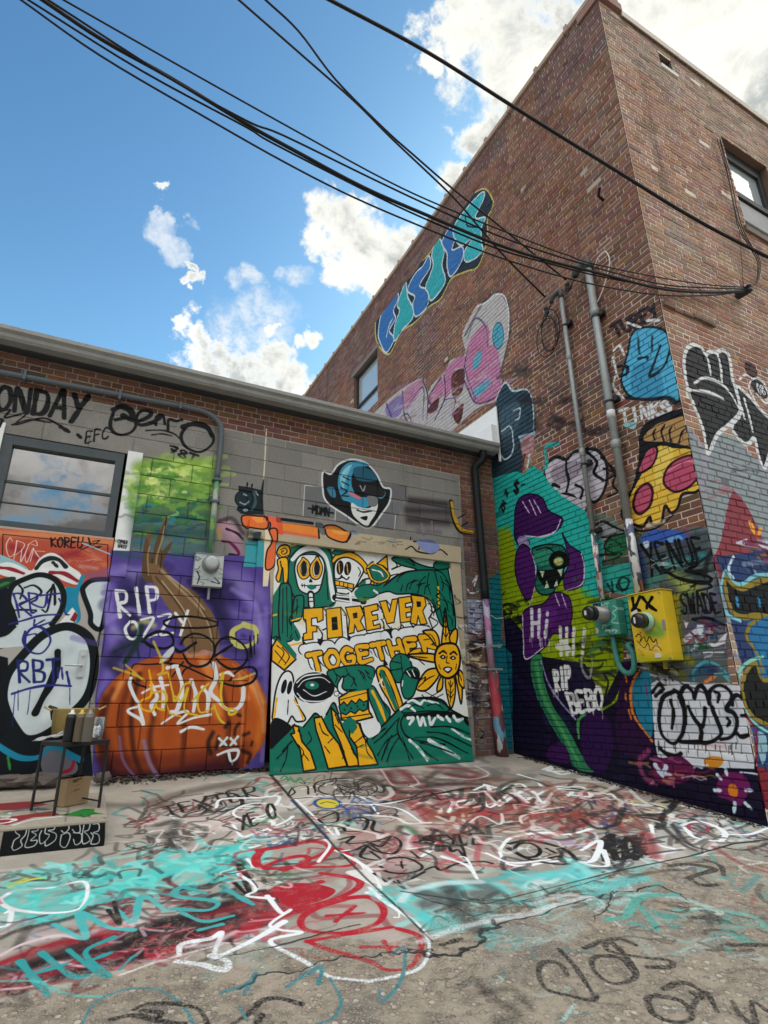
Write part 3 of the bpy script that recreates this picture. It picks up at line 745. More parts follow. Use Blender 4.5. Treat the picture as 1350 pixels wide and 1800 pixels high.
s 22 k 500,960 560,970 620,700 640,680 650,900
s 22 k 560,760 640,690 660,880
s 24 i 160,770 200,900 230,1050
s 24 i 160,770 240,770 320,850 230,900 370,1030
s 24 i 340,760 370,980 430,980
s 24 i 340,760 440,780 430,840 370,880 520,930 560,780
s 20 i 560,790 580,920
s 22 i 480,790 720,765
s 20 i 700,830 730,880
s 20 i 760,960 780,1010 820,1020
s 24 i 110,1130 300,1080 480,1030 700,1015
s 22 i 410,1080 420,1160 620,1100
s 20 i 420,1140 530,1080
e _ i 24 450,1330 150,170
s 20 i 330,1260 430,1250 420,1350
s 18 i 440,1290 540,1290
@ A 0 1000 2.8125
P 0d1218 -60,60 -400,60 -400,1040 -60,1030
p c4d0d4 -60,330 -160,300 -240,380 -200,520 -60,420
s 20 1d84a6 -400,800 -200,840 -60,850
P 0d1218 -60,415 40,440 60,900 -60,960
P 10181e -60,900 40,800 440,780 460,1025 -60,1030
p 6a6a74 210,890 290,880 380,960 360,1015 220,1015
s 18 a0203a 370,940 350,990 310,1005
s 12 2f8a3a 40,930 50,990
s 14 245a34 195,960 180,1020
s 26 1d84a6 -40,850 40,905 110,935 190,930 240,890 290,885 340,915 400,945
o c6d2d6 10161a 44 15,620 40,520 110,430 210,330 330,285 430,330 465,420 460,540 425,640 350,720 270,790 190,835 120,838 70,780 30,700
a 90 a8b8bc .5 120,560 200,480 350,400
a 80 e0e8ea .5 300,620 220,740
s 36 0d1114 285,410 282,480 250,570 210,640 175,712
s 10 i 120,345 150,300 200,290 250,350 210,415 150,410 115,360 125,310
t 1f2a6a 13 RBT 75,455 300,445 300,560 85,560
s 12 i 60,618 150,590 250,575 350,580
s 11 i 330,510 345,580
s 9 i 285,490 287,540
s 9 i 305,490 310,545
s 4 1f2a6a 90,600 90,700
s 4 1f2a6a 150,600 140,690 135,720
s 4 1f2a6a 75,610 60,780
s 4 1f2a6a 345,590 345,670
S 5 0d1114 455,500 540,60
P 52438f 470,660 545,60 545,-90 1330,-60 1345,1010 1270,1000 520,1010 500,1090 455,1000
z 40 311 40 2a2250/453890/6a5ab0/2a2250/7a68bc .45 60 560,10 1290,10 1290,420 520,420
z 16 312 26 7a68bc/8a78c8/332a68 .5 60 1200,60 1330,60 1330,760 1290,760
a 90 7a68bc .9 540,90 560,400 500,620
a 70 8f7fd0 .8 530,180 530,260
a 120 3a2f70 .8 620,60 690,250 600,420
a 110 2f2558 .8 1000,60 1120,200 1150,80
a 90 8572c8 .8 1190,80 1250,220 1280,460
a 70 2c2550 .7 560,420 640,330
a 80 4a3c88 .8 880,80 950,140 1000,60
a 90 8a84ae .6 1150,40 1270,120
a 80 8a84ae .55 620,-10 690,60
a 70 948ec0 .6 560,300 640,380 600,470
a 70 26223f .7 540,470 600,540 520,620
a 120 7d6cba .8 1000,20 1180,30 1290,140
a 110 7565b4 .75 1120,200 1280,300 1290,420
a 90 8a7ac4 .7 560,20 700,10
a 80 7565b4 .7 540,330 600,400
a 150 221d42 .8 640,120 660,330 560,450
a 120 221d42 .75 1080,90 1130,330 1240,420
a 90 221d42 .7 700,60 700,180
a 60 221d42 .7 940,60 1040,150 1090,240
a 50 9888d0 .7 560,240 640,200 720,240
a 50 9888d0 .7 1150,100 1260,180 1290,330
a 110 241420 .8 460,1095 800,1110 1280,1040
a 60 8573c6 .8 1310,200 1310,700 1300,940
a 50 b0b070 .9 660,290 720,260 760,280
s 24 c4c070 1205,275 1150,310 1160,365 1205,385 1255,360 1260,300 1205,275
e 6454a0 _ 1 1205,330 36,34
a 40 3a3078 .8 1200,330 1210,335
p ab5120 470,880 480,690 560,550 700,455 860,420 1000,420 1150,450 1260,540 1310,650 1320,790 1270,900 1190,990 1020,1060 800,1100 600,1060 510,980
a 110 c05a20 .85 1200,560 1260,700 1230,830
a 70 d8702c .85 1290,640 1300,760 1270,880
a 100 b45420 .8 1050,500 1100,700 1080,860
a 110 a84a1c .8 820,480 840,700 830,850
a 60 c87038 .8 690,490 590,570 530,680
a 60 5a2414 .85 560,600 510,720 500,850 540,980
a 60 6a2a14 .8 640,560 600,700 600,850 640,1000
a 50 4a1c12 .75 760,700 740,860 780,1000
a 140 3a1420 .9 540,1040 700,1050 900,1010 1150,960
a 70 e88a3a .8 1000,450 1060,560 1080,720
a 70 e07c2c .75 1240,580 1285,700 1270,840
a 46 f0a860 .7 1255,560 1296,660
a 60 d87028 .75 830,470 800,600 810,740
a 44 e89a5a .7 600,560 560,640
a 170 3a1420 .85 540,1010 700,1040 900,1030 1150,960
a 120 3a1420 .8 520,1070 800,1095 1150,1020
a 110 4a1a14 .6 500,820 540,930 600,960
a 130 5a1e18 .6 560,950 900,940 1200,880
a 90 2c0f1c .8 500,940 600,1060 900,1080 1150,1000
a 70 4a1c14 .75 520,640 490,800 520,940
a 44 3a160e .8 690,520 650,700 660,900 700,1020
a 44 4a1c12 .7 900,560 910,780 900,980
a 44 5a2414 .7 1090,560 1130,760 1100,950
a 60 e0823c .7 1010,460 1040,560 1050,700
a 60 d8762c .6 760,520 720,640 730,760
a 40 e8a070 .7 1230,560 1290,680 1300,800
a 50 e09050 .6 1180,520 1220,640
f 14 7a6090 .8 590,830 610,950 680,1040 740,1090
f 20 8a78a8 .8 710,850 740,960 800,1050 850,1085
f 14 8a6a9a .7 980,1060 1020,1010
f 10 c87a50 .7 1150,470 1250,560 1290,680
f 10 d08a60 .6 1180,500 1200,700 1190,880
a 60 c08868 .8 930,420 1000,400 1080,430
a 50 b0a0a8 .7 1000,470 1080,480
a 56 2f5560 .7 580,-70 690,-60
a 56 2f5560 .7 860,-70 1010,-70
a 40 52438f .8 560,-50 640,-30 700,-40
a 40 52438f .8 850,-40 1000,-50 1060,-30
p 5a4530 715,60 704,-50 724,-160 748,-70 778,-160 828,-255 802,-140 800,-90 854,-135 832,-85 806,-20 850,60
f 8 a08868 .9 735,30 730,-60 740,-110
f 9 a88e6c .9 770,20 775,-60 800,-140 815,-210
f 6 2c2218 .9 752,30 752,-50
p 7a5e42 735,-20 800,-10 860,60 960,110 1030,190 1065,250 1085,340 1070,410 1000,400 950,440 900,350 880,260 830,190 770,90
f 12 b39a78 .9 790,0 880,90 980,190 1030,270 1050,370
f 10 4a3828 .9 770,40 860,150 930,260 960,400
f 8 c8b090 .8 830,30 940,120 1010,200
f 8 4a3828 .8 1000,200 1040,280 1060,380
f 7 d0bc9c .7 800,60 900,190 950,300
a 40 d0906c .8 940,430 1020,420
t w 16 RIP 560,110 785,80 800,205 580,240
t dfe4e6 13 OZZY 600,270 940,205 945,310 620,350
@ A 200 1080 5
s 17 k 440,60 540,25 700,20 880,60 910,90 850,110 700,120 500,110 440,80 460,50
s 24 k 250,240 300,190 400,150 500,175 520,260 440,300 330,280 270,240
s 14 k 520,260 520,340 470,420 300,440 180,440 150,520 180,600 280,640
s 24 k 480,370 520,300 590,330 700,260 720,250
s 18 k 590,260 620,210 700,170 800,190 870,250 880,340 830,430 740,460 660,430 610,350
s 18 k 880,370 900,270 980,200 1080,220 1160,300 1170,390 1120,460 1030,480 950,440 900,390
s 24 k 880,370 960,320 1040,270
s 18 k 470,430 600,450 720,500 850,560 950,600 1080,630 1200,600 1250,530 1220,470 1140,470 1070,510 1020,580
s 14 k 610,420 560,480 510,550
s 14 k 690,450 620,490 590,550
s 12 k 1195,190 1205,380
s 10 k 1225,190 1230,350
s 10 k 1258,180 1258,260
s 10 k 850,420 880,460
p c8ccd0 520,280 525,330 460,400 400,430 440,350
f 50 16302a .9 240,100 200,250 100,420
f 24 16302a .9 0,330 180,250 260,220
f 24 16302a .8 200,250 220,380
s 26 w 150,560 140,620 190,740 230,800 140,830 130,860 230,920 260,960 220,800
s 34 e0e2e4 330,620 380,720 330,800 360,880
s 36 e0e2e4 410,560 440,700 430,820
s 38 e4e6e8 560,480 600,640 560,830 500,860
s 36 e0e2e4 680,580 720,700 700,850
s 30 w 470,470 560,450
s 34 e2e4e6 780,640 830,720 820,850
s 34 w 880,430 900,560 850,680 920,760 990,830 1080,830 1130,760 1140,650
s 26 w 940,530 1000,510 1050,540
s 22 w 420,960 560,870 650,860 560,960 700,910 850,880
s 26 w 590,1030 680,990 790,1010
s 20 e4e4e6 250,690 350,640 480,620
s 19 y 310,490 330,620 320,720 240,760 250,830 330,850 370,800
s 20 d8b832 330,690 440,680 460,760 380,770 380,820 440,840
s 18 d8b832 480,520 520,700 540,760 620,620 680,600
s 18 d8b832 540,720 600,760 650,650 620,840 740,890
s 18 d8b832 690,760 830,610 740,720 760,860 880,820
s 18 d8b832 880,800 930,920 990,970
s 20 d8b832 930,590 960,520 940,700 970,820 1040,830 1080,860 1020,880 1010,840
s 12 d8b832 460,780 500,870 600,900
f 22 d8c040 .9 350,240 420,400 430,500 390,530 470,510
f 22 d8c040 .8 0,470 180,530 270,580
f 16 d8c040 .8 100,440 250,570
f 20 d8c860 .8 1050,580 1130,560 1230,520
a 70 1a1210 .85 870,1040 830,1130 850,1220
a 60 1a1210 .85 920,1080 900,1180
a 60 1a1210 .85 1010,950 980,990
a 50 1a1210 .85 1090,880 1110,890
a 50 1a1210 .8 1100,960 1070,1000 1060,1060
a 55 1a1210 .8 1140,1060 1180,1040
a 60 16100e .85 1130,1200 1190,1230 1170,1300
a 90 120e10 .85 1010,1240 1040,1310
a 40 16100e .8 1210,1120 1200,1150
s 22 c8dcdc 925,1090 990,1150
s 22 c8dcdc 995,1085 930,1160
s 22 c8dcdc 1025,1090 1075,1140
s 22 c8dcdc 1090,1075 1025,1150
s 24 d8dcdc 910,1235 1000,1200 1090,1195 1080,1260 1030,1290 1010,1220
f 14 a8a4a4 .8 1040,1290 1040,1320
a 50 8a74c0 .7 1300,1190 1290,1280
# header zone
@ A 400 740 2.8125
P 6e6f72 382,318 530,330 530,480 372,470
P 76777a 530,400 600,470 640,520 530,495
P 6c6e70 760,310 888,322 880,395 800,390
P 74757a 790,400 865,400 830,540 720,525
S 4 c8cccc 382,318 470,325
S 4 c8cccc 382,318 372,470
S 4 c8cccc 535,440 530,500
S 4 c8cccc 830,465 825,540
o 17191d d8dcde 9 472,252 510,262 548,215 610,190 680,205 735,260 768,325 806,338 800,400 765,455 705,528 650,512 590,470 490,400 470,330
p 3d96ba 545,300 560,240 600,205 660,200 700,220 650,230 618,260 612,310 625,350 640,375 690,380 700,420 640,430 600,400 570,390 552,350
p 7cc4d8 556,290 575,240 615,215 600,250 580,300 575,340
a 20 a8dce8 .6 570,260 600,225
s 7 17191d 560,330 590,345 570,365
s 6 17191d 566,300 600,318
s 6 17191d 572,275 604,292
s 6 17191d 560,370 600,372
p 245a72 620,240 660,225 720,250 740,290 700,300 640,290
p 3d7f9c 490,330 525,330 535,375 510,372
p 5a9ab4 742,345 780,350 770,380 745,380
p dfe3e3 612,405 650,425 700,430 740,405 735,450 705,500 690,520 655,500 618,460
s 7 k 640,440 670,450 712,445
p k 655,478 690,470 685,492
s 6 k 610,350 640,375 660,385
p c8788a 600,348 660,378 648,386 610,368
p 24272a 690,318 772,342 762,376 680,366
p 75777b 690,372 740,380 735,420 700,418
s 6 9a9ca0 655,320 670,345 680,320
t k 8 -MDMN- 395,412 528,438 525,475 395,450
a 60 251c2a .9 900,390 1080,410
a 80 2a2030 .9 890,440 1090,450
a 80 2c2234 .9 900,490 1090,500
a 40 6a5a70 .7 940,540 1050,550
f 16 8a8888 .7 960,510 970,560
f 14 8a8888 .7 1010,500 1015,550
s 26 1d1a1a 1105,400 1115,470 1150,540 1210,552
s 17 c49a2c 1108,405 1120,470 1155,535 1212,550
S 6 k 1140,480 1175,460
S 6 k 1155,520 1190,500
S 6 d8d0bc 192,40 182,230 178,290
O 16262c k 4 55,322 110,330 172,345 176,462 70,458 45,440 62,400
e 1d2f36 k 5 80,385 44,42
s 7 8aa4a8 62,402 85,412 105,398
s 7 8aa4a8 80,362 98,368
s 12 3a5a60 130,350 138,400 120,440
s 6 9ab4b8 140,350 150,368
e 7a90a0 k 3 88,440 15,10
p 141c22 160,400 166,330 180,282 178,330 172,400
s 8 k 95,330 98,305
s 8 k 118,332 122,312
a 60 15222a .9 110,560 150,590 120,620
p 2a4048 120,560 160,555 150,590 130,600
P 3f9fac 95,592 182,598 180,725 78,720
P ead9ba 180,535 205,540 210,700 195,820 170,820
o e8743a k 8 68,478 90,465 150,470 188,475 195,520 180,540 120,535 80,520
p f09a48 120,475 180,480 180,500 140,510
P e86a4a 190,468 262,480 262,560 205,545
P e2603a 240,470 268,478 268,570 240,565
P ec8a3a 266,500 440,520 440,580 266,552
a 22 e04a34 .8 270,556 440,582
s 7 k 195,475 205,520 195,545
S 9 k 440,505 445,585
p 6a7378 440,505 475,510 478,565 450,560
o ee8a3c k 8 480,520 530,515 580,540 600,560 590,590 560,605 500,585 478,560
p f4a848 500,525 560,540 580,565 520,560
S 16 1c2634 270,485 420,505
p 7c94ac 600,545 630,540 640,565 605,565
S 8 k 600,560 580,605
o e86f3f k 7 200,545 238,545 236,640 225,720 185,735 190,650 215,600
s 7 k 905,575 910,600 940,600 935,640
s 7 k 870,640 900,625 930,650 1000,660 1040,640 1075,665
p 8794c4 930,590 1020,590 1035,640 990,660 940,630
a 24 6aa0b4 .6 790,605 825,605
z 8 41 4 3a2c20 .6 20 620,560 900,600 900,650 620,600
# jambs and right pier
@ A 790 960 4.7385
z 26 21 12 1c1a20/d8d8dc/6a5a78/2a2a30/8aa0a4 .85 38 66,360 140,400 170,1200 130,1300
z 22 22 12 15161a/b8bcc4/8e93a8/2a2c34 .85 34 140,480 280,480 300,760 160,800
P 8d92a8 150,440 275,450 280,700 150,710
z 12 28 9 15161a/d8dce0 .85 24 150,440 275,450 280,700 150,710
s 12 c8ccd0 195,300 230,250 205,330
s 10 d0d4d8 150,360 180,390 240,380
z 26 23 15 0e0f12/c9b88a/d8d8d8/1c1c20 .85 40 150,730 320,740 320,1000 150,1000
z 26 24 15 0e0f12/9a9ca8/d0d4da/2a2a34 .85 45 130,1050 260,1050 290,1420 160,1420
a 90 77726a .9 290,1200 270,1400 270,1660
a 60 3a3a44 .8 230,1150 210,1400
s 8 8a7a40 280,1340 250,1500 220,1580
s 8 15161a 250,1520 290,1560 260,1600 300,1590
P 156a78 330,270 420,210 440,500 430,780 490,820 530,1700 470,1690 380,1000 340,600
z 8 25 12 0e4450/2a8fa0/c9ccc0 .8 40 340,280 430,280 500,1500 420,1500
# ---- brick side wall ----
@ B 480 240 2.8125
o 1f2c38 c2b860 6 505,945 525,850 600,745 660,690 700,650 775,575 830,485 900,375 960,305 1040,258 1078,295 1088,340 1060,400 1060,470 1045,560 1010,645 950,668 880,705 830,800 770,842 705,915 630,970 575,1075 520,1030
o 3570b4 c8d4dc 6 520,960 545,850 605,770 620,800 595,860 605,900 575,960 598,1000 560,1068 530,1020
o 34a8b2 c8d4dc 6 600,1010 600,940 625,860 615,830 655,722 665,790 692,850 688,900 640,955
o 3570b4 c8d4dc 6 665,760 700,680 740,640 770,590 776,645 725,735 765,760 760,840 705,890 690,830 700,790
o 34a8b2 c8d4dc 6 755,740 790,640 785,580 815,500 845,560 835,640 850,720 785,810 765,770
o 3570b4 c8d4dc 6 835,520 885,440 900,500 885,560 935,545 935,610 880,692 860,640 860,580
o 38b2c0 c8d4dc 6 890,460 960,350 1035,275 1042,305 1000,400 1048,400 1030,450 1030,520 1035,570 960,620 945,570 1000,480 930,540
s 5 d0d8dc 560,990 575,930 590,900
s 5 15202c 950,400 960,440 1010,450
p.72 c4c6ca 490,1395 560,1310 640,1245 740,1195 760,1270 790,1220 850,1160 880,1105 950,1075 935,980 980,880 1010,835 1060,810 1100,775 1150,790 1168,880 1160,1000 1130,1150 1120,1290 1000,1350 850,1480 760,1480 600,1440
p.8 b86c98 845,1180 880,1120 930,1085 955,1090 940,1140 900,1150 890,1240 850,1290
p.8 b86c98 960,1040 1040,930 1070,960 1070,1030 1110,1050 1125,1270 1010,1320 960,1240
p.8 b86c98 770,1290 830,1190 840,1270 790,1330
p.8 b4789c 650,1260 720,1205 740,1230 690,1320 650,1350
p.8 7a6aa8 560,1330 640,1280 630,1370 570,1390
p 5c3028 885,1180 945,1150 935,1260 890,1290
p 5c3028 770,1340 820,1290 810,1350 770,1370
p 5c3028 890,1370 940,1320 930,1400 910,1420
e 4f9fb8 3a5a78 4 1113,985 27,66
p 4f9fb8 990,1250 1060,1200 1070,1230 1000,1290
p 5aa0b8 1000,1080 1030,1060 1020,1130 985,1150
s 5 5a4a78 960,1050 950,1150 1000,1300
s 5 5a4a78 660,1340 740,1240 740,1400
s 5 5a4a78 850,1300 900,1300 880,1400
s 5 6a5a88 600,1430 660,1370 700,1450
f 12 30363c .6 950,980 1040,820 1120,770 1170,860 1165,1010 1125,1160
a 60 98a098 .5 290,1100 240,1190
s 7 4a3a58 845,1180 850,1290 800,1400
s 7 4a3a58 955,1090 940,1180 960,1240 1010,1320 1120,1280
s 7 4a3a58 740,1200 765,1290 760,1400
s 7 4a3a58 830,1190 770,1290 790,1340
s 6 4a3a58 640,1260 650,1380 690,1440
s 6 4a3a58 560,1320 590,1400
s 6 d8dce0 1010,840 1060,815 1100,780 1145,792 1165,880 1160,1000
s 6 6a5a78 1060,1040 1050,940 1000,900 960,1000
z 30 38 9 8a5a50/c8c8cc/b890b0 .4 40 560,1250 1120,1000 1100,1300 700,1450
z 6 37 7 3a3034 .5 26 800,870 1000,800 1000,880 800,950
@ B 800 400 2.4545
a 60 2c3a46 .6 200,1010 260,1030
p 2c4250 178,745 220,672 248,705 312,700 340,770 346,880 290,910 285,1060 160,1080 165,960
p 3f5664 190,800 240,760 280,760 270,860 200,900
s 6 b8ccd4 185,960 215,1000 250,960 240,860 200,880
s 6 b8ccd4 175,740 215,670 250,705 310,700 335,760 340,880
s 6 b8ccd4 250,790 280,780 275,820 260,830
P 8fb0c4 272,900 346,880 346,900 280,925
p b48a90 285,915 335,895 332,980 290,975
s 9 6a3030 300,980 285,1060
s 8 c0d0d8 320,980 310,1040
t 30262a 15 TUREY 665,425 860,330 885,375 690,475
z 14 31 17 2a2026 .75 30 350,690 560,650 540,760 350,850
z 12 32 14 2c2228 .65 26 430,850 650,800 660,900 450,920
z 6 33 12 33302e .6 30 215,590 300,560 320,660 230,660
z 6 39 14 2c2228 .6 30 600,840 740,820 720,960 600,960
o 52b2da 16242e 10 765,455 830,428 905,445 925,500 945,580 968,700 965,750 900,740 770,735 725,690 718,640 740,560
p 3f96c0 770,600 860,590 900,680 880,735 770,730
f 10 1a2c38 .9 790,480 795,540
f 10 1a2c38 .9 850,470 850,530
s 12 1a2c38 885,510 860,580 840,640 900,600 930,520
s 10 1a2c38 790,565 830,560 830,570
s 13 16242e 700,600 740,600 740,630 710,640
s 14 16242e 730,735 830,742 920,735 950,760
f 26 1c2a34 .8 920,740 960,760 975,740
s 9 d8dce0 685,530 710,510 730,550
s 9 d8dce0 690,600 680,560 700,640
s 9 d8dce0 690,640 685,690 730,740
s 9 d8dce0 740,410 800,430
s 12 d8dce0 830,400 880,400
t d8dce0 12 TINKS 705,790 925,745 930,800 715,850
s 12 d8dce0 850,790 900,820 930,780 900,750
p 8ac0c8 720,850 780,840 770,870
o c0bcc8 17191d 13 385,1040 430,990 480,1000 510,970 560,958 610,960 650,1010 655,1090 630,1160 600,1185 570,1180 555,1230 530,1220 520,1170 480,1150 420,1155 395,1110
p 968c9c 420,1040 500,1010 560,1020 500,1090 430,1100
s 12 17191d 480,1000 480,1050 490,1090 480,1140
s 12 17191d 400,1150 420,1110 450,1120
s 13 17191d 560,960 610,1010 600,1060 640,1090
s 11 17191d 520,1110 550,1130 540,1180 560,1200
s 11 17191d 630,990 660,1020 690,1060 650,1090
s 10 17191d 640,1040 690,1060 680,1110 700,1140 660,1160
s 14 2fa8a4 395,1030 390,950 430,935 445,930
s 12 2fa8a4 375,1060 400,1010
@ B 800 800 2.4545
P 22aca4 160,100 260,70 300,80 330,40 380,80 420,140 480,180 560,240 590,310 640,640 540,700 200,560
p b8b4c0 420,160 560,200 545,250 520,220 440,180
P 86a00e 185,320 235,300 290,520 560,560 620,590 720,640 730,1060 600,1100 200,720
a 60 86a00e .8 440,590 560,570
P 22aca4 330,300 640,330 640,620 560,610 520,560
P 22aca4 380,80 420,150 560,240 600,330 480,420 330,250
P 15102a 195,720 240,700 290,760 330,800 380,870 560,900 640,1060 720,900 780,930 860,1160 900,1330 1320,1330 1400,1700 900,1540 240,1360
P 15102a 860,1260 1320,1330 1400,1700 860,1560
P 156a78 150,500 190,540 215,700 190,800 245,860 250,1330 150,1330
s 20 c0a040 205,660 188,720 205,790
z 16 47 9 0f1412 .9 34 210,620 290,620 290,740 220,740
z 14 48 10 121418 .9 30 430,840 640,820 650,930 440,960
s 9 121418 640,1060 660,980 640,940 690,960 700,1020
s 14 15102a 600,1070 700,1050 720,980
z 30 517 16 1d9c98/35c0b8/2aa8a0 .35 60 200,120 600,200 620,580 220,400
z 26 518 16 7a9404/9ab818/6c8402 .4 60 210,420 700,640 700,1000 260,700
z 40 519 18 1c1436/2a1a48/0e0a1c/20284a .5 70 230,820 700,1060 860,1400 250,1300
o 3c1454 120a1c 5 255,300 262,220 285,180 330,168 375,185 405,240 465,275 440,325 370,350 300,348 320,380 280,392 258,360
s 6 cfc0dc 455,280 430,330 370,352 300,348
s 5 c8b0d8 290,200 320,250
s 5 c8b0d8 320,195 350,260
s 5 c8b0d8 340,195 370,250
p a090c0 268,365 300,350 320,390 300,430
o 4a1a64 120a1c 5 262,430 290,385 325,410 345,480 345,560 325,620 295,610 262,520
s 5 cfc0dc 325,410 346,480 345,560 320,650
o 4a1a64 120a1c 5 462,335 490,385 545,425 555,480 548,560 480,582 468,530 490,470 480,400
s 5 cfc0dc 545,425 556,480 548,555 480,583
o 1d6a5c 0c1a18 6 330,415 350,395 410,385 470,400 475,480 445,540 420,595 370,600 345,560 355,480
p 2f8a72 340,420 400,400 430,420 400,470 350,470
s 6 0c1a18 350,410 400,400 440,430
e 0a0c0e _ 1 448,455 44,42
e c6c27a 4a8a5a 5 446,458 20,18
p 0b1412 352,500 400,495 460,490 470,520 440,570 400,575 370,550
P b8d4b0 365,500 385,500 378,530
P b8d4b0 440,495 466,490 458,525
P b8d4b0 385,575 395,540 405,572
P b8d4b0 425,572 440,535 445,565
o 4a1a64 120a1c 5 290,690 325,655 380,640 430,592 490,612 505,680 500,740 515,782 470,785 425,770 385,830 310,882 296,810
s 5 d8d0e4 290,690 295,800 305,880 380,830
p 5a2078 340,690 400,650 440,680 400,760 340,780
s 5 c8b0d8 430,600 450,650
s 5 c8b0d8 460,600 480,660
t d8d8e0 15 Hi 320,668 425,672 410,785 325,780
t d0d4c8 15 HI! 445,745 580,755 570,865 450,860
s 20 cfd4c8 440,825 490,840 470,820
f 12 a8b0a0 .8 545,870 550,930 580,960 590,890
p 2f7f56 325,890 372,862 380,960 420,1080 480,1170 545,1290 600,1365 520,1350 470,1260 400,1140 345,1020
f 16 58a860 .8 350,900 380,1040 450,1170 530,1320
f 12 1a5a4a .8 335,930 370,1060 450,1210 510,1340
s 8 8a86b8 372,890 400,980 450,1060 520,1140
p 2d1048 560,1120 620,1110 670,1160 680,1260 640,1370 570,1340 545,1240
s 12 4a9a58 560,1115 530,1150 535,1220
p 3a1450 405,1260 460,1240 495,1300 480,1330 400,1310
s 10 7a9a18 630,1100 690,1060 720,990
t w 15 RIP 420,935 495,905 498,1000 432,1015
t w 15 BEBO 472,1030 632,1000 642,1088 500,1118
t 181a20 7 ZN2Z 190,240 220,145 228,160 210,250
t 181a20 9 $ 250,115 280,115 278,165 250,162
s 6 181a20 285,130 300,125
# between the pipes and round the meters
@ B 1030 880 4.219
P.85 42575c 330,300 420,240 720,210 920,190 1020,700 1060,1350 330,1360
z 40 501 34 2c4a52/5a7a78/3a3f5a/6a6a70/1f3a40 .6 90 380,260 900,240 1000,800 380,800
z 40 502 30 3a2a4a/24405a/6a5a6a/2a5a58/8a8a90 .6 90 640,800 1040,800 1050,1200 660,1200
z 20 503 26 1f2a2c/2f7a70/4a6a5a .6 60 120,480 330,460 340,1200 120,1100
P 8a8e94 80,200 130,160 280,220 300,260 100,300
s 16 17191d 70,180 130,155 200,190 290,230
p 1f6a44 140,330 200,270 290,240 300,380 200,430 150,400
s 14 101614 150,400 140,320 200,260 280,245
z 10 51 12 101614 .9 34 150,260 300,250 300,400 160,420
P 3a4a3c 120,440 310,410 320,460 120,490
P 2c9a90 120,490 330,460 360,700 300,700 130,660
s 16 15342e 160,620 200,680 190,600
s 16 15342e 250,590 230,640 290,660 320,600 280,570 240,600 270,670
a 120 3a7a50 .8 200,760 300,900 290,1050
P 2c9a90 240,730 310,720 330,1000 260,1000
p 365cb0 410,280 480,225 600,210 700,230 770,280 640,300 520,340 430,340
e b8ccd8 _ 1 445,325 30,26 -40
p 6a9ad8 610,270 690,255 720,300 610,310
a 60 904a60 .7 720,200 760,240
a 130 1d3a78 .8 400,430 420,560 380,380
a 140 35505a .9 480,420 700,400 860,380
a 120 3f9a98 .85 540,470 620,480 860,420
a 130 40807a .85 480,600 560,540
a 150 8a9a4a .85 640,560 760,620 720,680
a 120 a8b050 .8 700,620 840,660
a 110 8d8f98 .8 880,620 930,560 900,740
a 110 6a6090 .7 930,800 960,700 900,860
t 101216 22 XENUE 400,330 850,270 900,430 480,560
s 26 101216 570,510 700,580 880,610 920,570 740,520
s 26 101216 740,480 830,460 760,520 860,520
f 40 14181a .8 880,560 900,440 930,380
s 16 101216 780,640 860,600 930,640 830,670
t 101216 17 SWADE 690,690 960,690 1010,830 700,840
s 20 101216 790,880 900,870 1040,930
s 10 161a38 800,890 900,910 1000,950
a 160 4a4a70 .8 760,960 900,960
P d0ccd0 720,890 760,900 740,950
s 40 b8bcd0 740,1030 830,960 860,1000
P c8d4e4 820,920 870,920 880,1000 840,1010
P d8d4d8 900,1050 960,1060 1050,970 1030,1060 940,1090
P 1f4a34 820,1060 900,1080 1000,1090 830,1110
s 14 7a2030 780,980 860,1040 900,960
s 20 5a2038 860,900 930,940 900,1000
z 14 52 11 8a2a4a/d0d4dc/24305a/1d4a60 .8 34 730,900 1080,930 1060,1150 740,1130
S 8 e0e4e8 870,1125 1020,1125
a 120 b0a818 .8 660,720 670,900 690,1080
a 100 8a8a14 .8 660,1150 780,1190
P 141030 250,1200 400,1180 420,1400 250,1400
p 4a2060 270,1210 320,1220 310,1280 270,1280
a 100 6a6a14 .8 480,1230 660,1260 720,1300
a 120 1a2458 .9 850,1250 950,1260
s 20 4a9ab0 800,1330 800,1260 880,1200 980,1220 1060,1300
s 24 d07a3a 890,1345 960,1300
s 22 5aa0a8 960,1290 1020,1290 1070,1350
@ B 800 1150 2.4545
P 2a1038 720,40 800,60 860,380 830,460 700,420 690,300
p 1f7a98 775,110 845,90 850,350 800,300 765,200
s 12 d07a34 795,70 760,140 770,260 850,375
s 8 d07a34 735,90 740,120
s 8 d07a34 735,170 738,200
s 8 d07a34 750,240 760,280
s 6 8a2a5a 820,120 830,180
a 50 2a5a6a .8 1020,100 1090,50
P ced4de 845,128 870,112 1225,135 1290,460 1290,495 880,480 862,380
a 70 aab4c0 .6 950,300 1100,320 1200,240
a 40 d898a0 .6 1060,400 1160,400
f 30 e8ecf0 .8 900,420 1000,400 1250,440
s 16 17181c 945,160 895,190 880,280 895,350 945,385 985,330 992,250 975,180 945,155
s 15 17181c 930,200 942,250 935,320
s 14 17181c 850,165 880,130 900,150
s 14 17181c 865,180 900,150
@ B 1180 1180 6.4286
s 44 14151a 90,290 130,200 180,170 240,230 260,310 290,200 340,165 390,230 430,370
s 44 14151a 90,300 140,420 150,560 130,700 90,790 200,800 320,800
s 44 14151a 190,400 250,520 330,620 360,600 380,500 380,420
s 44 14151a 320,610 340,700 340,800 440,800 530,750 560,690 530,590 460,410
s 44 14151a 430,300 440,220 520,160 610,180 680,260 670,340 620,430 700,470 740,560 720,680 660,750 560,770
s 34 14151a 490,230 540,260 520,350
s 34 14151a 630,530 660,570 630,620
s 42 14151a 690,380 700,300 750,270 820,330
s 44 14151a 740,700 790,740 900,710
S 34 14151a 790,500 880,495
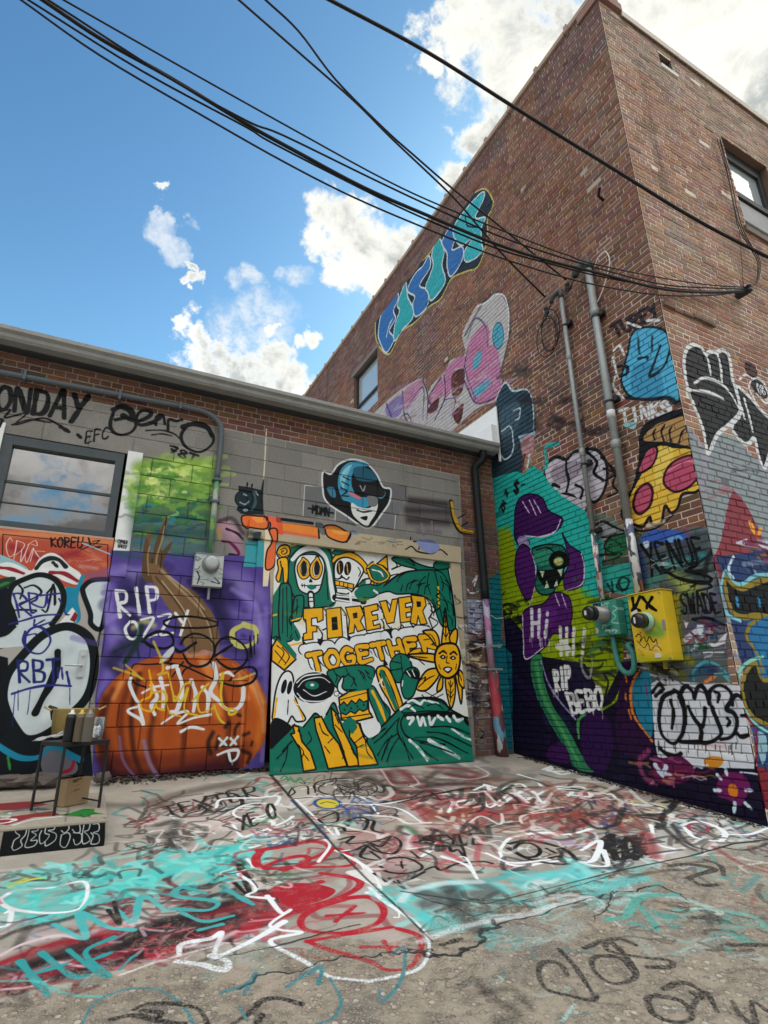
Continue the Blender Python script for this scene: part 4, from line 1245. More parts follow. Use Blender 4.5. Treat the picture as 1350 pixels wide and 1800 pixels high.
s 50 14151a -130,870 -60,930 40,960 110,930
p c8862c 370,1000 450,960 580,980 570,1060 480,1100 390,1080
p 5c1d48 -200,960 -100,980 100,960 250,1080 260,1160 150,1250 -50,1280 -200,1200
z 18 55 22 a85a88/d8e0f0/8a2a4a/e0a060 .85 60 -220,980 250,1000 240,1220 -200,1240
f 60 b04a78 .7 -260,900 -360,1020 -300,1200 -200,1250
s 50 c8d4e8 -180,1060 -120,1160
s 50 c8d4e8 -60,1080 -100,1180
p 6a1a58 520,1250 600,1150 700,1140 830,1180 900,1330 830,1440 780,1520 640,1450 520,1400
p d07824 640,1300 700,1270 750,1330 740,1420 660,1400
s 36 c8dcea 520,1170 560,1220
s 36 c8dcea 610,1100 630,1170
s 36 c8dcea 490,1345 560,1345
s 36 c8dcea 840,1345 910,1345
s 40 c8dcea 720,1490 710,1590
s 40 c8dcea 840,1490 900,1550
s 20 b8c4d0 780,1140 900,1150 1000,1170
@ B 1030 880 4.219
v 26 510 5 15171c .8 60 420,560 920,540 1000,860 700,860
v 14 511 5 c8ccd4 .6 60 720,900 1040,900 1040,1100 720,1100
z 16 512 8 15171c/c8ccd0/1d3a5a .8 40 420,420 920,380 960,620 440,640
z 12 513 12 0d1012/10403a .8 40 250,1020 340,1020 350,1160 240,1160
@ B 800 800 2.4545
v 20 514 4 d8dce0 .7 34 420,1000 640,1090 640,1110 430,1020
v 10 515 4 d8d8e0 .7 40 320,780 430,790 430,800 320,790
v 16 516 5 15171c .7 40 870,1230 1260,1240 1260,1260 880,1250
z 14 521 9 c8ccd4/1a1a20 .7 30 830,880 1010,960 1000,1000 840,960
# pizza slice
@ B 800 400 2.4545
o 15151a 15151a 14 795,1010 800,900 840,840 1010,790 1015,960 870,945 820,1060 770,1160 745,1230
o b08c5a 15151a 8 812,900 860,850 930,825 1020,815 1040,950 1010,950 920,930 820,925
s 8 15151a 900,920 890,880 905,850
s 8 15151a 930,925 925,880 935,860
s 8 15151a 860,915 855,890 865,870
s 8 15151a 965,930 975,890 990,870
o e4bc44 15151a 12 865,945 940,945 1040,965 1070,1090 1040,1140 980,1150 960,1210 930,1230 905,1200 890,1270 850,1280 840,1250 810,1290 770,1280 735,1265 718,1230 745,1170 790,1080
p e8cc60 880,960 940,960 920,1080 860,1120
a 40 d0b040 .7 800,1230 900,1180 990,1110
o b8506e 3a1426 10 900,1100 915,1040 960,1000 1030,985 1055,1050 1020,1110 950,1140
s 6 d88aa0 920,1050 990,1010 1030,1010
o b8506e 3a1426 12 770,1180 790,1130 830,1105 852,1140 840,1200 800,1235 775,1220
o b8506e 15151a 9 790,1050 815,980 850,945 872,960 855,1020 810,1055
s 9 15151a 740,1290 800,1310 880,1290 940,1240
a 30 e8dcc0 .7 830,1285 900,1270
# ---- street wall ----
@ C 1150 400 3.6
P 8b959a 200,1240 330,1420 400,1290 520,1330 620,1440 700,1490 1100,1800 1100,2500 300,2500
a 90 9c98a8 .7 260,1330 330,1480 300,1650
a 120 99a3a6 .6 480,1500 620,1600
o 252423 d8dce0 21 188,850 205,770 250,742 295,758 322,800 345,790 375,785 395,790 430,775 465,800 480,850 495,960 520,1040 545,1160 470,1250 400,1310 340,1430 320,1330 290,1220 235,1080 200,960
o 252423 d8dce0 21 520,1010 560,1030 610,1080 700,1180 780,1240 790,1350 735,1420 695,1520 650,1400 635,1330 600,1365 560,1360 490,1260 545,1170
s 15 d8dce0 325,800 345,860 358,930
s 15 d8dce0 400,800 420,880 432,1000
s 16 d8dce0 255,985 320,950 420,985 490,1060 535,1140
s 17 d8dce0 205,1025 300,1035 380,1055 440,1085
s 15 d8dce0 530,1060 555,1150 572,1210
s 15 d8dce0 570,1085 600,1190 622,1290
s 13 d8dce0 540,960 580,930 620,960 600,1010 640,1100
s 13 d8dce0 610,980 640,950 690,980 730,1080 700,1110 650,1050
p 221f1f 610,985 650,960 700,1010 720,1070 690,1080 640,1040
t d8dce0 8 08 640,980 690,1000 710,1060 660,1050
p 44221e 570,870 600,845 640,880 655,930 625,950 590,930
z 8 61 7 3a4044 .6 26 490,1480 620,1500 620,1570 490,1560
z 8 62 12 9a5a60 .6 26 380,1590 480,1580 450,1720 370,1720
@ C 800 800 2.4545
P 243a6a 1400,440 1900,300 1900,1500 1400,1500
z 40 804 20 1f6fa6/0b0c0f/8a7828/7a1a2c/b0bccc .8 70 1400,400 1800,400 1800,1300 1400,1300
p 8a3a44 1190,170 1230,180 1290,280 1350,420 1360,480 1120,490 1150,360
a 40 d0702c .9 1280,310 1300,340
s 18 f0b040 1275,295 1290,330
s 12 f0a030 1320,320 1310,340
P 243a6a 1120,440 1420,400 1420,1500 1330,1500 1250,960
a 60 8a2c3c .8 1120,460 1160,540
p c0ccdc 1210,380 1260,360 1250,385
p c8d4e4 1290,380 1340,370 1380,400 1330,400
s 12 c0d4e8 1200,440 1180,490 1200,530
z 14 63 12 b0bccc/7a2a4c/1d2a52/c86a3a .8 40 1200,350 1400,380 1400,500 1200,480
o 0b0c0f 8a7828 20 1165,525 1200,560 1240,575 1300,550 1380,540 1400,690 1300,690 1250,700 1200,680 1175,610
s 11 7cc4d0 1400,515 1300,520 1240,555 1200,545 1165,500 1148,590 1170,680 1230,715
s 14 2f8ac0 1215,620 1220,650
s 14 2f8ac0 1310,620 1315,650
s 10 8a7828 1260,700 1310,700
p 1f6fa6 1260,740 1300,710 1420,700 1420,900 1330,960 1300,880
s 14 8a7828 1330,690 1270,740 1260,790 1300,850 1330,930
o 0b0c0f 8a7828 16 1240,1010 1260,930 1300,900 1330,970 1420,980 1420,1180 1340,1160 1270,1110
s 11 86c8b8 1330,870 1270,890 1225,940 1230,1040 1270,1130 1340,1190 1420,1230
P 1c4a8a 1270,1160 1350,1200 1420,1240 1420,1400 1330,1320
p 8ab0c0 1295,1200 1340,1210 1345,1290 1325,1330
P 7a1a2c 1300,1340 1420,1380 1420,1560 1330,1520
s 12 7a1a3c 1255,1120 1300,1200 1300,1330
# ---- ground wear: red = old aggregate asphalt, green = joints and cracks ----
@ M 0 1320 2
P f00 -60,900 240,830 420,790 560,750 700,715 900,690 1100,700 1240,680 1320,690 1500,640 1540,560 1700,520 2200,420 2800,300 2900,1400 -60,1400
z 40 71 26 f00 .9 30 600,690 1300,670 1300,740 600,770
z 30 72 26 f00 .9 30 -60,860 600,730 600,790 -60,920
@ M 600 1300 1.8
S 5 0f0 -225,110 -20,340 90,450 190,540 290,640
S 4.5 0f0 190,480 460,520 700,460 900,410 1100,370 1240,330 1400,310
c 3.5 0f0 8 230,490 420,560 620,500 850,430
c 9 0f0 14 190,668 280,690 340,684 400,665 440,645 446,600 480,570
c 6 0f0 16 -330,790 -200,735 -60,700 60,690 160,672 210,660 270,665 310,690
c 5 0f0 14 440,600 600,560 760,510 830,490 880,480 1000,460 1100,510
c 4 0f0 12 860,480 840,540 800,580
c 4 0f0 8 -400,700 -150,640 60,585
# ---- ground paint ----
@ G 480 1340 3.375
z 50 601 26 2a2627/3a3234/5a2028/1f1d1f .55 90 520,60 1300,40 1400,160 540,170
z 40 602 26 5a3a30/6a2a2a/2a2627/7a4a3a .5 90 640,220 1400,200 1500,420 700,400
z 60 603 8 17181a/17181a/c8c8c4/7a2028 .85 60 120,120 1200,60 1400,620 500,700
@ G 0 1320 2
z 40 301 60 d0ccc4/9a948c/c0b4b0/8a8680 .35 120 400,130 1300,60 1500,400 200,420
z 30 302 50 c8a8a8/a05058/b0c8c4/5a5652 .3 110 200,330 1300,300 1300,650 0,650
z 24 303 40 8fb8b0/6a6660/b8a098 .25 110 0,620 1300,600 1300,800 0,850
z 46 304 8 1c1a1a/7a2028/dcdcd8/1c1a1a/2f8f8c .7 46 420,150 1000,80 1100,330 420,380
z 34 305 8 1c1a1a/9a2430/dcdcd8/2a4a7a .6 50 0,560 1000,480 1000,660 0,760
@ G 600 1300 1.8
z 40 306 40 d0ccc8/b0a8a0/a87878/6a6664 .35 90 100,90 900,130 1300,330 100,430
z 34 307 36 9cc8c4/8a8680/6a6660/b8b0a8 .3 100 200,400 1340,330 1340,600 300,640
z 60 308 6 1c1a1c/dcdcdc/8a2832/1c1a1c/a8a4a0 .75 40 40,160 900,150 1000,400 60,440
z 40 309 7 1c1a1c/dcdcdc/2a3a5a/3aa09a .7 44 700,220 1340,260 1340,460 700,420
z 40 310 8 3a3836/2a8a88/4a4844/a8d0cc .5 50 250,560 1340,470 1340,860 500,860
@ G 0 1320 2
a 60 2a241f .5 380,190 500,190 640,150 840,110
z 30 81 7 1f1b1a/3a302c/7a2a2a .75 34 440,190 960,90 1000,190 460,270
z 22 82 6 dfe0dc/d0d0d0/2a2624 .8 34 640,180 1050,110 1060,270 700,310
a 40 1a1818 .7 560,260 620,250 600,320
a 50 2a2826 .6 540,300 640,290 640,330
z 24 83 6 201c1c/dcdcd8 .7 30 420,260 880,240 860,330 460,340
t 1f1b1b 6 TEXTER 560,200 900,120 920,160 580,230
s 7 1f1b1b 720,160 820,150 850,190 760,215 700,190
e _ w 6 890,210 70,25 -8
s 8 w 760,200 780,170 900,165 980,160 970,190
s 8 w 820,260 850,300 900,290 1000,250 1030,230
s 8 w 870,270 900,240 960,250 940,290 890,300
t 1f1b1b 6 XE2O 830,240 960,180 980,230 850,280
# turquoise sweep
p.34 46c0b8 20,440 200,405 420,430 600,400 800,335 900,345 880,395 700,440 500,490 320,550 120,610 -20,630 0,520
p.35 2f9c98 -20,560 200,540 420,470 640,440 500,500 200,580
z 60 702 16 46c0b8/3aaea8/7ad4cc .6 60 0,440 900,330 880,420 0,620
z 40 703 12 1c1a1a/2a3434/6a1420 .7 60 200,470 960,380 960,520 300,620
a 60 46c0b8 .8 60,430 200,420 360,440 520,430 700,370 850,340
a 50 5cc8c0 .8 380,480 500,450 640,420 800,380 900,360
a 44 3fb4b0 .8 100,560 250,520 400,480 600,430
a 40 3aa8a4 .7 20,600 120,560 300,530
z 60 84 15 46c0b8/6ad0c8/2f9c98/80d8d0 .8 34 0,430 900,330 880,420 0,620
z 20 85 10 24302f/3a4a48/1a2020 .7 34 20,430 500,370 480,470 20,480
a 30 c0b838 .8 40,470 90,450
s 8 c8c040 30,480 100,455 160,445
s 11 w 0,520 60,490 180,480 300,462 285,550 180,570 60,560 10,540 0,520
s 12 46c0b8 100,580 180,600 270,570 320,520
s 11 w 0,620 30,610 40,560 20,570
f 20 20201e .8 0,660 70,630 240,590 330,550
f 26 20201e .7 60,690 100,620
# red band
p.7 7a1424 -30,760 120,700 250,655 450,635 620,590 780,540 960,490 1050,480 1070,550 900,625 700,690 500,740 300,775 130,835 -30,865
p.5 9a1c2c 300,720 600,650 900,560 1000,540 960,600 700,680 450,740
z 60 701 16 7a1424/9a1c2c/5a0f1c/1a1416 .7 60 -20,740 1040,470 1060,600 0,880
a 70 7a1424 .95 -30,840 100,790 250,770 400,720 560,680 700,640
a 70 8a1828 .95 0,750 150,690 300,660 450,640
a 60 a01c2c .9 350,770 500,730 700,680 900,620
a 70 8a1626 .9 600,610 760,560 900,520 1020,480
a 60 9a1a2a .9 900,600 1000,580 1080,550
s 14 c8b4b8 0,720 80,680 200,650 280,660
f 12 d8c8cc .8 0,840 100,830 190,800
f 12 d8c8cc .8 190,740 320,760 470,740
f 9 e0d4d4 .8 420,790 560,740 780,680
f 40 141214 .8 200,800 420,740 640,650 820,590
f 46 1a1214 .7 0,780 160,730 330,670
f 24 d0c4c6 .5 60,800 240,740
z 24 711 10 d0c4c6/141214/b8384a .5 50 0,780 900,560 900,640 0,850
f 36 181618 .85 90,760 240,720 420,690 500,660
f 70 141416 .9 450,660 560,620 640,600
f 40 1a1818 .8 560,610 720,560 850,520
f 30 1a1818 .7 640,700 800,660
z 26 86 9 d8ccd0/c04050/1a1818 .7 40 450,640 950,520 960,660 500,720
s 22 2a8f90 70,740 170,860
s 20 2a8f90 145,710 250,790 310,790
s 18 2a8f90 100,790 230,750
s 18 2a8f90 240,700 330,770 380,790 300,710 400,655
s 16 2a8f90 310,740 390,710
s 9 2a8f90 420,770 460,730 480,715
s 18 45a8a8 190,610 300,660 280,570 380,620 470,630
s 16 45a8a8 410,560 470,600 500,510 580,560
s 16 3f9c9c 720,500 640,480 620,510 760,530 730,560 600,555
s 14 3f9c9c 640,570 720,600 820,580
s 16 3f9c9c 800,490 890,540
s 14 3f9c9c 700,630 780,610 740,620
s 11 1a1818 380,560 420,610 400,530
s 12 1d1a1a 820,460 880,510 840,400 900,480
s 16 w 630,720 640,680 740,660 780,640 760,720 900,660 1000,600
a 40 d0c8c8 .8 640,690 740,680 820,640
s 20 w 620,740 700,750 790,770 800,740 740,720
s 12 w 940,510 990,570 1020,560 950,610 990,630 1060,640 950,670 1070,740 1150,790 1200,800 1300,810
s 10 w 870,380 890,410 840,430 880,460 900,490 870,510 960,520
# bubble letters in red
s 17 a81c2c 910,350 1000,335 1100,318 1160,340 1120,390 1020,410 920,410 900,380 920,350
s 15 a81c2c 920,410 1000,380 1070,370 1080,390 1000,420
s 14 a81c2c 1060,390 1120,370 1190,345 1240,400 1060,410
s 16 a81c2c 1130,430 1250,450 1260,480 1180,520 1050,550 1000,530 1010,500 1130,460
p a01c2c 960,480 1080,465 1180,490 1120,530 1010,540
s 17 a81c2c 1200,520 1300,515 1350,560 1320,610 1200,640 1080,630 1060,590 1120,550 1220,520
s 12 a81c2c 1150,580 1280,570
s 12 a81c2c 1180,600 1250,545
s 16 a81c2c 1080,670 1250,640 1380,620
s 16 a81c2c 1080,670 1160,700 1300,740 1360,770 1440,760 1480,700 1470,650 1400,625
s 14 a81c2c 1270,690 1400,690
s 14 a81c2c 1350,670 1380,720
f 8 a83a40 .8 1100,660 1160,640 1180,660
s 9 w 900,330 1000,325 1110,305 1160,330 1120,390
s 9 w 880,340 940,330 1090,310
s 9 w 1180,350 1240,380 1300,420 1340,490 1290,460 1230,430
s 11 w 1300,480 1340,520 1400,560 1480,620 1510,690 1480,760 1400,790 1300,810
z 30 87 8 1c1818/a02030/d8d4d4/24406a/2f6a4a .7 34 880,260 1150,240 1180,330 900,350
z 20 88 8 1c1818/a83040/2f6a4a/e0e0dc .7 34 800,400 1050,380 1080,470 860,490
a 70 1c1a19 .5 830,880 900,930 960,960
a 50 1c1a19 .4 1000,760 1100,800
a 60 2a2826 .35 300,900 500,860 700,830
z 60 801 12 46c0b8/1c1a1a/d8d8d4/8a1828/2a8f90 .7 70 -700,420 0,420 0,820 -900,860
z 30 802 30 d0ccc8/9a948c/6a6664 .35 120 -700,420 0,420 0,860 -900,860
@ G 600 1300 1.8
z 60 803 10 1c1a1c/dcdcdc/3aa09a/8a2832 .7 60 1350,260 2000,300 2100,620 1350,560
@ G 0 1320 2
# lower asphalt tags
s 10 2f7f88 290,960 330,890 420,845 520,835 600,860 660,920 680,970
s 20 1d1c1e 390,945 470,930 560,950 650,960
s 16 1d1c1e 470,910 520,890 620,890 700,910 730,960
s 18 1d1c1e 500,915 560,920 560,940
s 20 1d1c1e 820,960 880,920 920,880 980,870 1060,890
s 20 1d1c1e 920,930 900,965
s 15 2f7f88 780,850 870,820 900,780
s 14 2f7f88 860,850 900,790
s 15 2f7f88 1010,830 1070,790 1130,760 1120,820
s 10 2f7f88 1160,800 1200,880 1170,940 1110,960
s 9 2f7f88 840,900 870,950
@ G 480 1340 3.375
S 9 27508a 110,225 330,450
S 9 w 130,215 200,280 360,430
s 9 w 115,215 300,200 520,205 630,310
s 8 k 130,215 230,208
s 7 2f8a5a 45,100 70,80 90,110 40,120
s 7 2f8a5a 100,85 130,120 160,90 180,110 220,95
z 34 91 5 17181a .9 44 270,110 600,110 640,190 270,190
e _ k 5 430,150 190,55 2
e _ k 5 390,150 120,40 -4
s 6 k 250,180 260,120 380,100 480,98 640,140 650,180 560,160
s 6 k 110,150 130,180 90,200 120,150 200,140 210,190
e c8b838 27508a 12 325,245 78,30 3
s 6 3a3010 285,245 320,235 370,245
z 22 92 9 27508a/1c1c20/3a5a9a .8 40 380,270 620,230 640,320 400,320
s 10 k 270,340 340,310 380,300 380,350 300,360 270,340
s 11 k 440,350 500,330 560,340 540,400 440,410 420,390
s 11 k 390,460 480,440 440,480 600,470 700,440 760,480 720,540 620,530 560,500
s 12 k 560,345 600,350 590,400 650,420
s 12 k 490,520 560,490 520,560 640,580 580,530
s 12 k 700,440 640,500 560,470 650,540
s 13 k 640,600 700,570 800,570 880,610 870,640 780,660 680,650 640,620
s 8 k 730,610 790,610
s 8 k 760,590 770,630
s 14 k 600,660 700,720 800,700 900,650
s 12 k 690,690 780,750 740,700
s 10 k 820,530 870,570
s 13 k 900,640 960,620 1000,640 1100,600 1240,590 1300,600
s 13 k 870,470 920,440 960,440 890,460 980,470
t k 11 STYLE 880,440 1230,420 1250,490 900,480
s 12 k 960,500 1040,500 1060,530 1100,520 1140,570 1120,500 1060,490
s 9 w 405,245 600,250 740,235 860,205
s 9 w 600,250 760,280 880,355
s 12 w 370,390 390,430
a 60 d8d8d8 .7 350,410 370,450
a 50 d8dcdc .8 800,400 815,470 800,510
s 9 w 800,515 960,500 880,560 980,470
s 8 w 380,530 460,520
s 9 w 430,550 500,580 550,650
s 9 w 460,660 630,750 550,775 700,800 750,910 720,920
s 9 w 1040,590 1130,560 1180,620 1220,700
p d4d4d0 430,655 560,640 610,720
z 16 93 8 a82a34/d0d0d0/24304a/1c1c1e .7 40 60,350 360,330 380,440 80,440
a 70 5a1c24 .85 680,60 720,120 820,120
a 60 6a1c28 .85 760,50 860,110
a 60 6a1c28 .85 950,30 1100,40 1220,70 1150,90 1040,70
f 8 d0ccca .7 640,40 720,140 860,130 830,80
f 8 d0ccca .7 1000,90 1180,100 1280,70 1200,20
a 60 262224 .8 560,90 640,130 780,180 950,170
a 60 2a2426 .8 880,150 1000,130 1250,130
s 8 k 640,240 860,205 1000,200
f 20 a02a30 .8 610,220 750,210
s 8 w 860,200 940,205 1000,190 1280,170 1250,130 1320,150
a 80 8a4a38 .85 900,280 1050,330 1200,300 1340,330
a 60 7a4434 .8 820,240 1000,340
f 14 d8c8c4 .9 830,260 900,235 990,270 990,300
s 9 w 1030,240 1090,210 1200,215 1280,250
s 9 w 1040,230 1100,260 1200,280 1160,320
a 50 2f6a44 .7 790,380 860,430
f 20 3a3a38 .8 760,380 750,410 800,430
@ G 600 1300 1.8
a 50 8a4a38 .8 280,250 420,230 560,240 700,230 760,250
a 44 7a3a30 .8 340,200 440,210 600,200
z 60 95 6 8a3a34/e0dcd8/a8283a/2a2424/6a4038 .75 34 280,180 860,180 900,260 300,290
z 40 96 5 17181a/2a2426/3a4a6a .75 34 500,190 860,190 880,270 520,260
s 7 w 320,200 340,185 380,215 440,180 470,215 540,170 590,200
s 7 w 340,230 360,200 420,190 450,200
s 7 w 500,210 560,170 600,160 640,200 680,160 760,150 790,180 720,175
s 7 w 590,190 680,150 730,165 700,190
s 6 c88a90 690,170 740,160 760,185 700,185
s 6 k 180,200 290,175 400,155 480,160 620,150 800,165 900,210
s 6 w 420,160 460,145 480,165 560,140 590,155
s 6 w 560,110 620,130 640,150 700,155 860,175
s 8 w 640,95 670,85 660,100 740,100 700,110 680,105
s 6 w 850,170 900,200 1010,215 940,240
z 20 97 7 2a3a6a/1a1c24/c8b848/d0d4d8 .75 30 820,180 1000,190 1040,270 830,260
s 10 1c1e28 1020,200 1060,195 1020,240 1000,280
z 26 98 6 1a1c20/3a3c44/d8d8dc/2a3a5a .75 40 1000,200 1340,270 1300,310 960,290
s 6 w 1080,210 1180,235 1340,275
s 9 w 500,350 540,310 640,295 720,300 800,280
s 9 w 500,350 520,390 580,400 640,390 730,380
s 10 17181a 530,330 600,320 700,345 740,380 700,395 600,380 530,345
e _ k 8 590,350 40,22 8
s 7 k 650,345 680,360
s 8 17181a 660,375 690,370 710,385
a 40 a090b0 .7 640,310 760,340 720,320
s 9 17181a 800,330 860,300 840,340 920,310 860,360 960,340 930,380
s 10 17181a 800,350 880,380 940,350
t 1c1c1e 9 MOOK 810,320 960,300 980,370 830,385
s 10 w 760,350 820,320 800,380 760,390 840,400 830,350
s 8 w 980,270 1000,330 1060,350 970,370
a 40 8a2430 .8 960,330 990,370 970,300
s 9 w 1080,270 1140,260 1210,290 1200,320 1120,310 1090,280
e _ 8a3a4a 6 1130,280 32,14 8
f 10 1c1e24 .85 1000,260 1080,330 1120,350
f 10 1c1e24 .85 1040,260 1100,330 1160,350
f 12 8a2430 .7 1180,340 1260,390 1350,420
s 6 w 1200,300 1290,300 1350,280
s 7 2a2a2c 1200,340 1280,350 1350,330
# lower turquoise tag
p.34 58c4c0 190,500 240,465 340,445 460,440 520,470 480,560 430,600 300,620 240,570
p.36 58c0bc 540,450 700,415 860,440 960,430 900,470 780,490 620,480
z 40 704 14 58c4c0/88d8d4/3aa8a4 .6 50 190,450 960,400 960,480 230,600
z 30 705 10 1c1e20/2a2e30/d0d8d8 .7 50 220,450 900,400 900,480 260,600
z 50 706 12 7a2a2a/8a4a38/a8283a/5a2a24 .6 60 250,190 860,180 900,270 280,310
z 60 707 8 e0e0dc/17181a/17181a/d8d8d4 .85 46 60,140 1000,150 1200,330 100,430
a 50 58c4c0 .8 210,500 270,470 350,465
a 60 62bcb8 .7 260,560 300,600 340,580
a 50 6ac8c4 .8 380,470 460,460 520,480
a 50 5cc0c0 .8 560,440 640,430 700,420 760,400 780,440
a 50 58c4c4 .85 740,420 800,460 900,450 960,440
a 50 48bcbc .7 190,520 230,540 300,580
f 40 3a4448 .8 240,480 300,500 270,520
f 44 30383a .8 340,470 370,530 430,600
f 40 3a4244 .7 420,450 480,480 430,490
f 22 e0e4e4 .7 190,510 220,480 330,455 440,450
f 20 e0e6e6 .75 250,640 330,610 440,580 560,560 700,520 790,500
f 24 88d4d0 .8 720,380 790,430 760,460 850,470
f 20 58c0c0 .8 640,430 720,440 800,490 900,440
s 9 w 320,370 400,400 430,440
s 8 w 460,360 540,390 660,380
s 14 1c1c1e 320,650 380,630
f 20 a8d0cc .8 870,520 940,490 1060,500 1160,530
s 16 46a89c 840,570 900,560 950,500 1060,490
f 18 68b8ac .8 1050,540 1180,540 1300,560 1350,600
s 12 b8c8c0 1070,530 1200,545 1130,560
s 14 4aa498 920,580 1000,600 920,500
z 30 99 10 4aa498/2a2a2c/3a9a90/1f2022 .75 40 900,500 1340,520 1340,700 1060,650
s 14 28282a 1040,400 1100,395 1180,410 1120,430 1100,440
s 14 28282a 1100,440 1140,460 1190,460
s 10 2a2a2c 1150,380 1200,400 1210,430
f 14 3a8a8a .7 1270,480 1320,430
# dark tag on the asphalt
s 14 2c2a2a 715,745 690,710 640,705 625,740 650,790 720,810 790,825 810,810
s 13 2c2a2a 690,665 740,720 800,810
s 14 2c2a2a 930,740 880,690 800,690 800,730 850,770 910,765 930,730 850,640 770,660
s 14 2c2a2a 930,650 880,630 840,640 850,670 960,690 1040,700 1040,720 970,720
f 30 2c2a2a .6 880,730 915,755
s 16 2c2a2a 1000,810 970,820 990,870 1060,895 1110,880 1080,830 1000,810
s 15 2c2a2a 1050,770 1020,790 1080,770 1130,790 1140,820 1110,800
s 15 2c2a2a 1100,860 1150,800 1190,860
s 15 2c2a2a 1240,830 1260,870 1310,900 1300,830 1350,860
s 16 2c2a2a 1230,650 1350,650
f 12 b0d4d0 .7 700,890 740,840
a 60 1c1b1b .7 430,760 480,820 560,870 500,890
a 50 201f1f .6 450,800 540,790 600,850
s 9 2f7f88 120,790 130,830 190,760 200,660 160,680
z 10 101 5 2a2a2a .7 20 300,760 420,700 420,800 300,840
@ S 0 1200 5.1923
P 121416 40,1310 80,1290 962,1232 958,1500 -20,1620
s 9 c4c8c8 110,1500 130,1440 180,1400 140,1360 190,1320 240,1330 230,1390 190,1440 200,1490 130,1530 105,1500
s 9 c4c8c8 270,1330 350,1310 340,1350 290,1360 330,1390 280,1440 340,1440 310,1490 230,1500 250,1420 270,1330
s 9 c4c8c8 370,1320 420,1300 410,1370 450,1390 420,1440 370,1470 360,1400 380,1350
s 9 c4c8c8 440,1310 500,1300 490,1340 440,1350 510,1380 500,1440 420,1490 410,1450
s 9 c4c8c8 560,1310 610,1290 630,1330 590,1370 560,1350
s 9 c4c8c8 560,1390 620,1370 640,1410 600,1500 550,1480 560,1390
s 9 c4c8c8 660,1300 720,1290 730,1360 690,1370 660,1340
s 9 c4c8c8 670,1370 740,1380 740,1450 690,1480 670,1430
s 9 c4c8c8 770,1280 820,1270 810,1340 770,1360 800,1390 820,1440 760,1470 750,1400 770,1280
s 9 c4c8c8 850,1290 900,1290 900,1350 850,1370 900,1390 900,1460 830,1470 850,1400 830,1370
@ T 0 1200 5.1923
P 8a3034 -100,1110 300,1080 440,1110 200,1160 -100,1170
P 8a2c34 -100,1280 120,1220 480,1170 560,1210 300,1230 60,1300
s 20 e0e0dc -40,1250 120,1245 100,1270 -40,1290
f 40 2c4a64 .8 80,1180 300,1150 420,1160
P 1f7a34 520,1210 640,1190 760,1150 860,1150 860,1180 960,1200 840,1205 780,1230 640,1215
s 12 d8d8d4 120,1300 300,1250 560,1220
@ Y 1030 880 4.219
a 90 6a9a28 .8 300,720 360,690
a 120 8aa020 .7 350,1150 480,1190 620,1180
a 110 2f9a4a .8 500,900 560,980 470,980
a 60 9ab820 .7 420,700 470,720
s 26 k 345,725 360,800 400,815
s 26 k 400,715 370,780 340,815
s 26 k 420,720 470,780 520,815
s 26 k 490,720 460,770 450,800
s 24 k 350,900 400,880
p d8dcd4 340,830 380,810 370,860 345,860
s 7 k 370,1010 390,990 410,1010 400,1050 430,1010 450,1050 470,1010 500,1050 520,1030 530,1070
s 6 k 380,1040 430,1090 460,1060 480,1110 520,1070 560,1110
s 6 k 400,975 410,985
s 5 b0682a 390,1100 430,1150 400,1140
z 10 201 6 d8c890/c8702a/e8e0c0 .7 20 480,1050 600,1060 600,1150 500,1150
@ Z 1030 880 4.219
t 1a2a26 8 BUCKET 20,770 130,765 130,795 25,800
t 8ac0b0 8 NT 110,765 170,760 175,800 120,805
s 8 8ac0b0 200,780 230,800 200,830 220,860 190,900 240,910
e c8b8a0 _ 1 75,965 20,22
z 8 202 8 0d1c1a/c8d0cc .8 22 110,930 190,920 190,980 110,990
@ W 0 560 2.8125
z 26 211 5 1a1c1e/3a6a70/1a1c1e/8aa0a8 .8 14 970,1165 1090,1170 1085,1310 965,1300
s 6 1a1c1e 975,1250 985,1280 975,1310
s 5 1a1c1e 1045,1300 1085,1310 1060,1280
@ X 0 1200 5.1923
S 14 4a3826 665,935 740,917
S 10 4a3826 668,947 706,940
S 5 6a5238 680,985 730,975
S 9 5a452c 675,1028 724,1018
S 5 6a5238 640,1042 700,1032
@ T 0 1200 5.1923
z 16 221 10 8a3034/d8d8d4/2c4a64/1f7a34/2a2624 .7 60 20,1120 900,1080 900,1200 100,1260
"""

# ---------------- materials ----------------
def mat(name, build):
    m = bpy.data.materials.new(name); m.use_nodes = True; w = NT(m.node_tree); out = w.n('ShaderNodeOutputMaterial'); b = w.n('ShaderNodeBsdfPrincipled')
    w.put(out.inputs[0], b); build(w, b); return m
def bumpn(w, b, h, s=.3, dist=.01):
    n = w.n('ShaderNodeBump'); n.inputs['Strength'].default_value = s; n.inputs['Distance'].default_value = dist; w.put(n.inputs['Height'], h); w.put(b.inputs['Normal'], n)
def plain(name, col, rough=.6, metal=0., var=.25, scale=8., bump=.1, spec=.25):
    def f(w, b):
        co = w.n('ShaderNodeTexCoord').outputs['Object']; n = w.noise(co, scale, 6, .6); n2 = w.noise(co, scale*9, 4, .6)
        k = w.m('ADD', w.m('MULTIPLY_ADD', n, 2*var, 1-var), w.m('MULTIPLY_ADD', n2, var, -.5*var))
        c = w.n('ShaderNodeVectorMath', op='SCALE'); c.inputs[0].default_value = col; w.put(c.inputs['Scale'], k); w.put(b.inputs['Base Color'], c)
        w.put(b.inputs['Roughness'], w.m('MULTIPLY_ADD', n, .25, rough-.12, clamp=True)); b.inputs['Metallic'].default_value = metal; b.inputs['Specular IOR Level'].default_value = spec
        if bump: bumpn(w, b, n2, bump, .004)
    return mat(name, f)
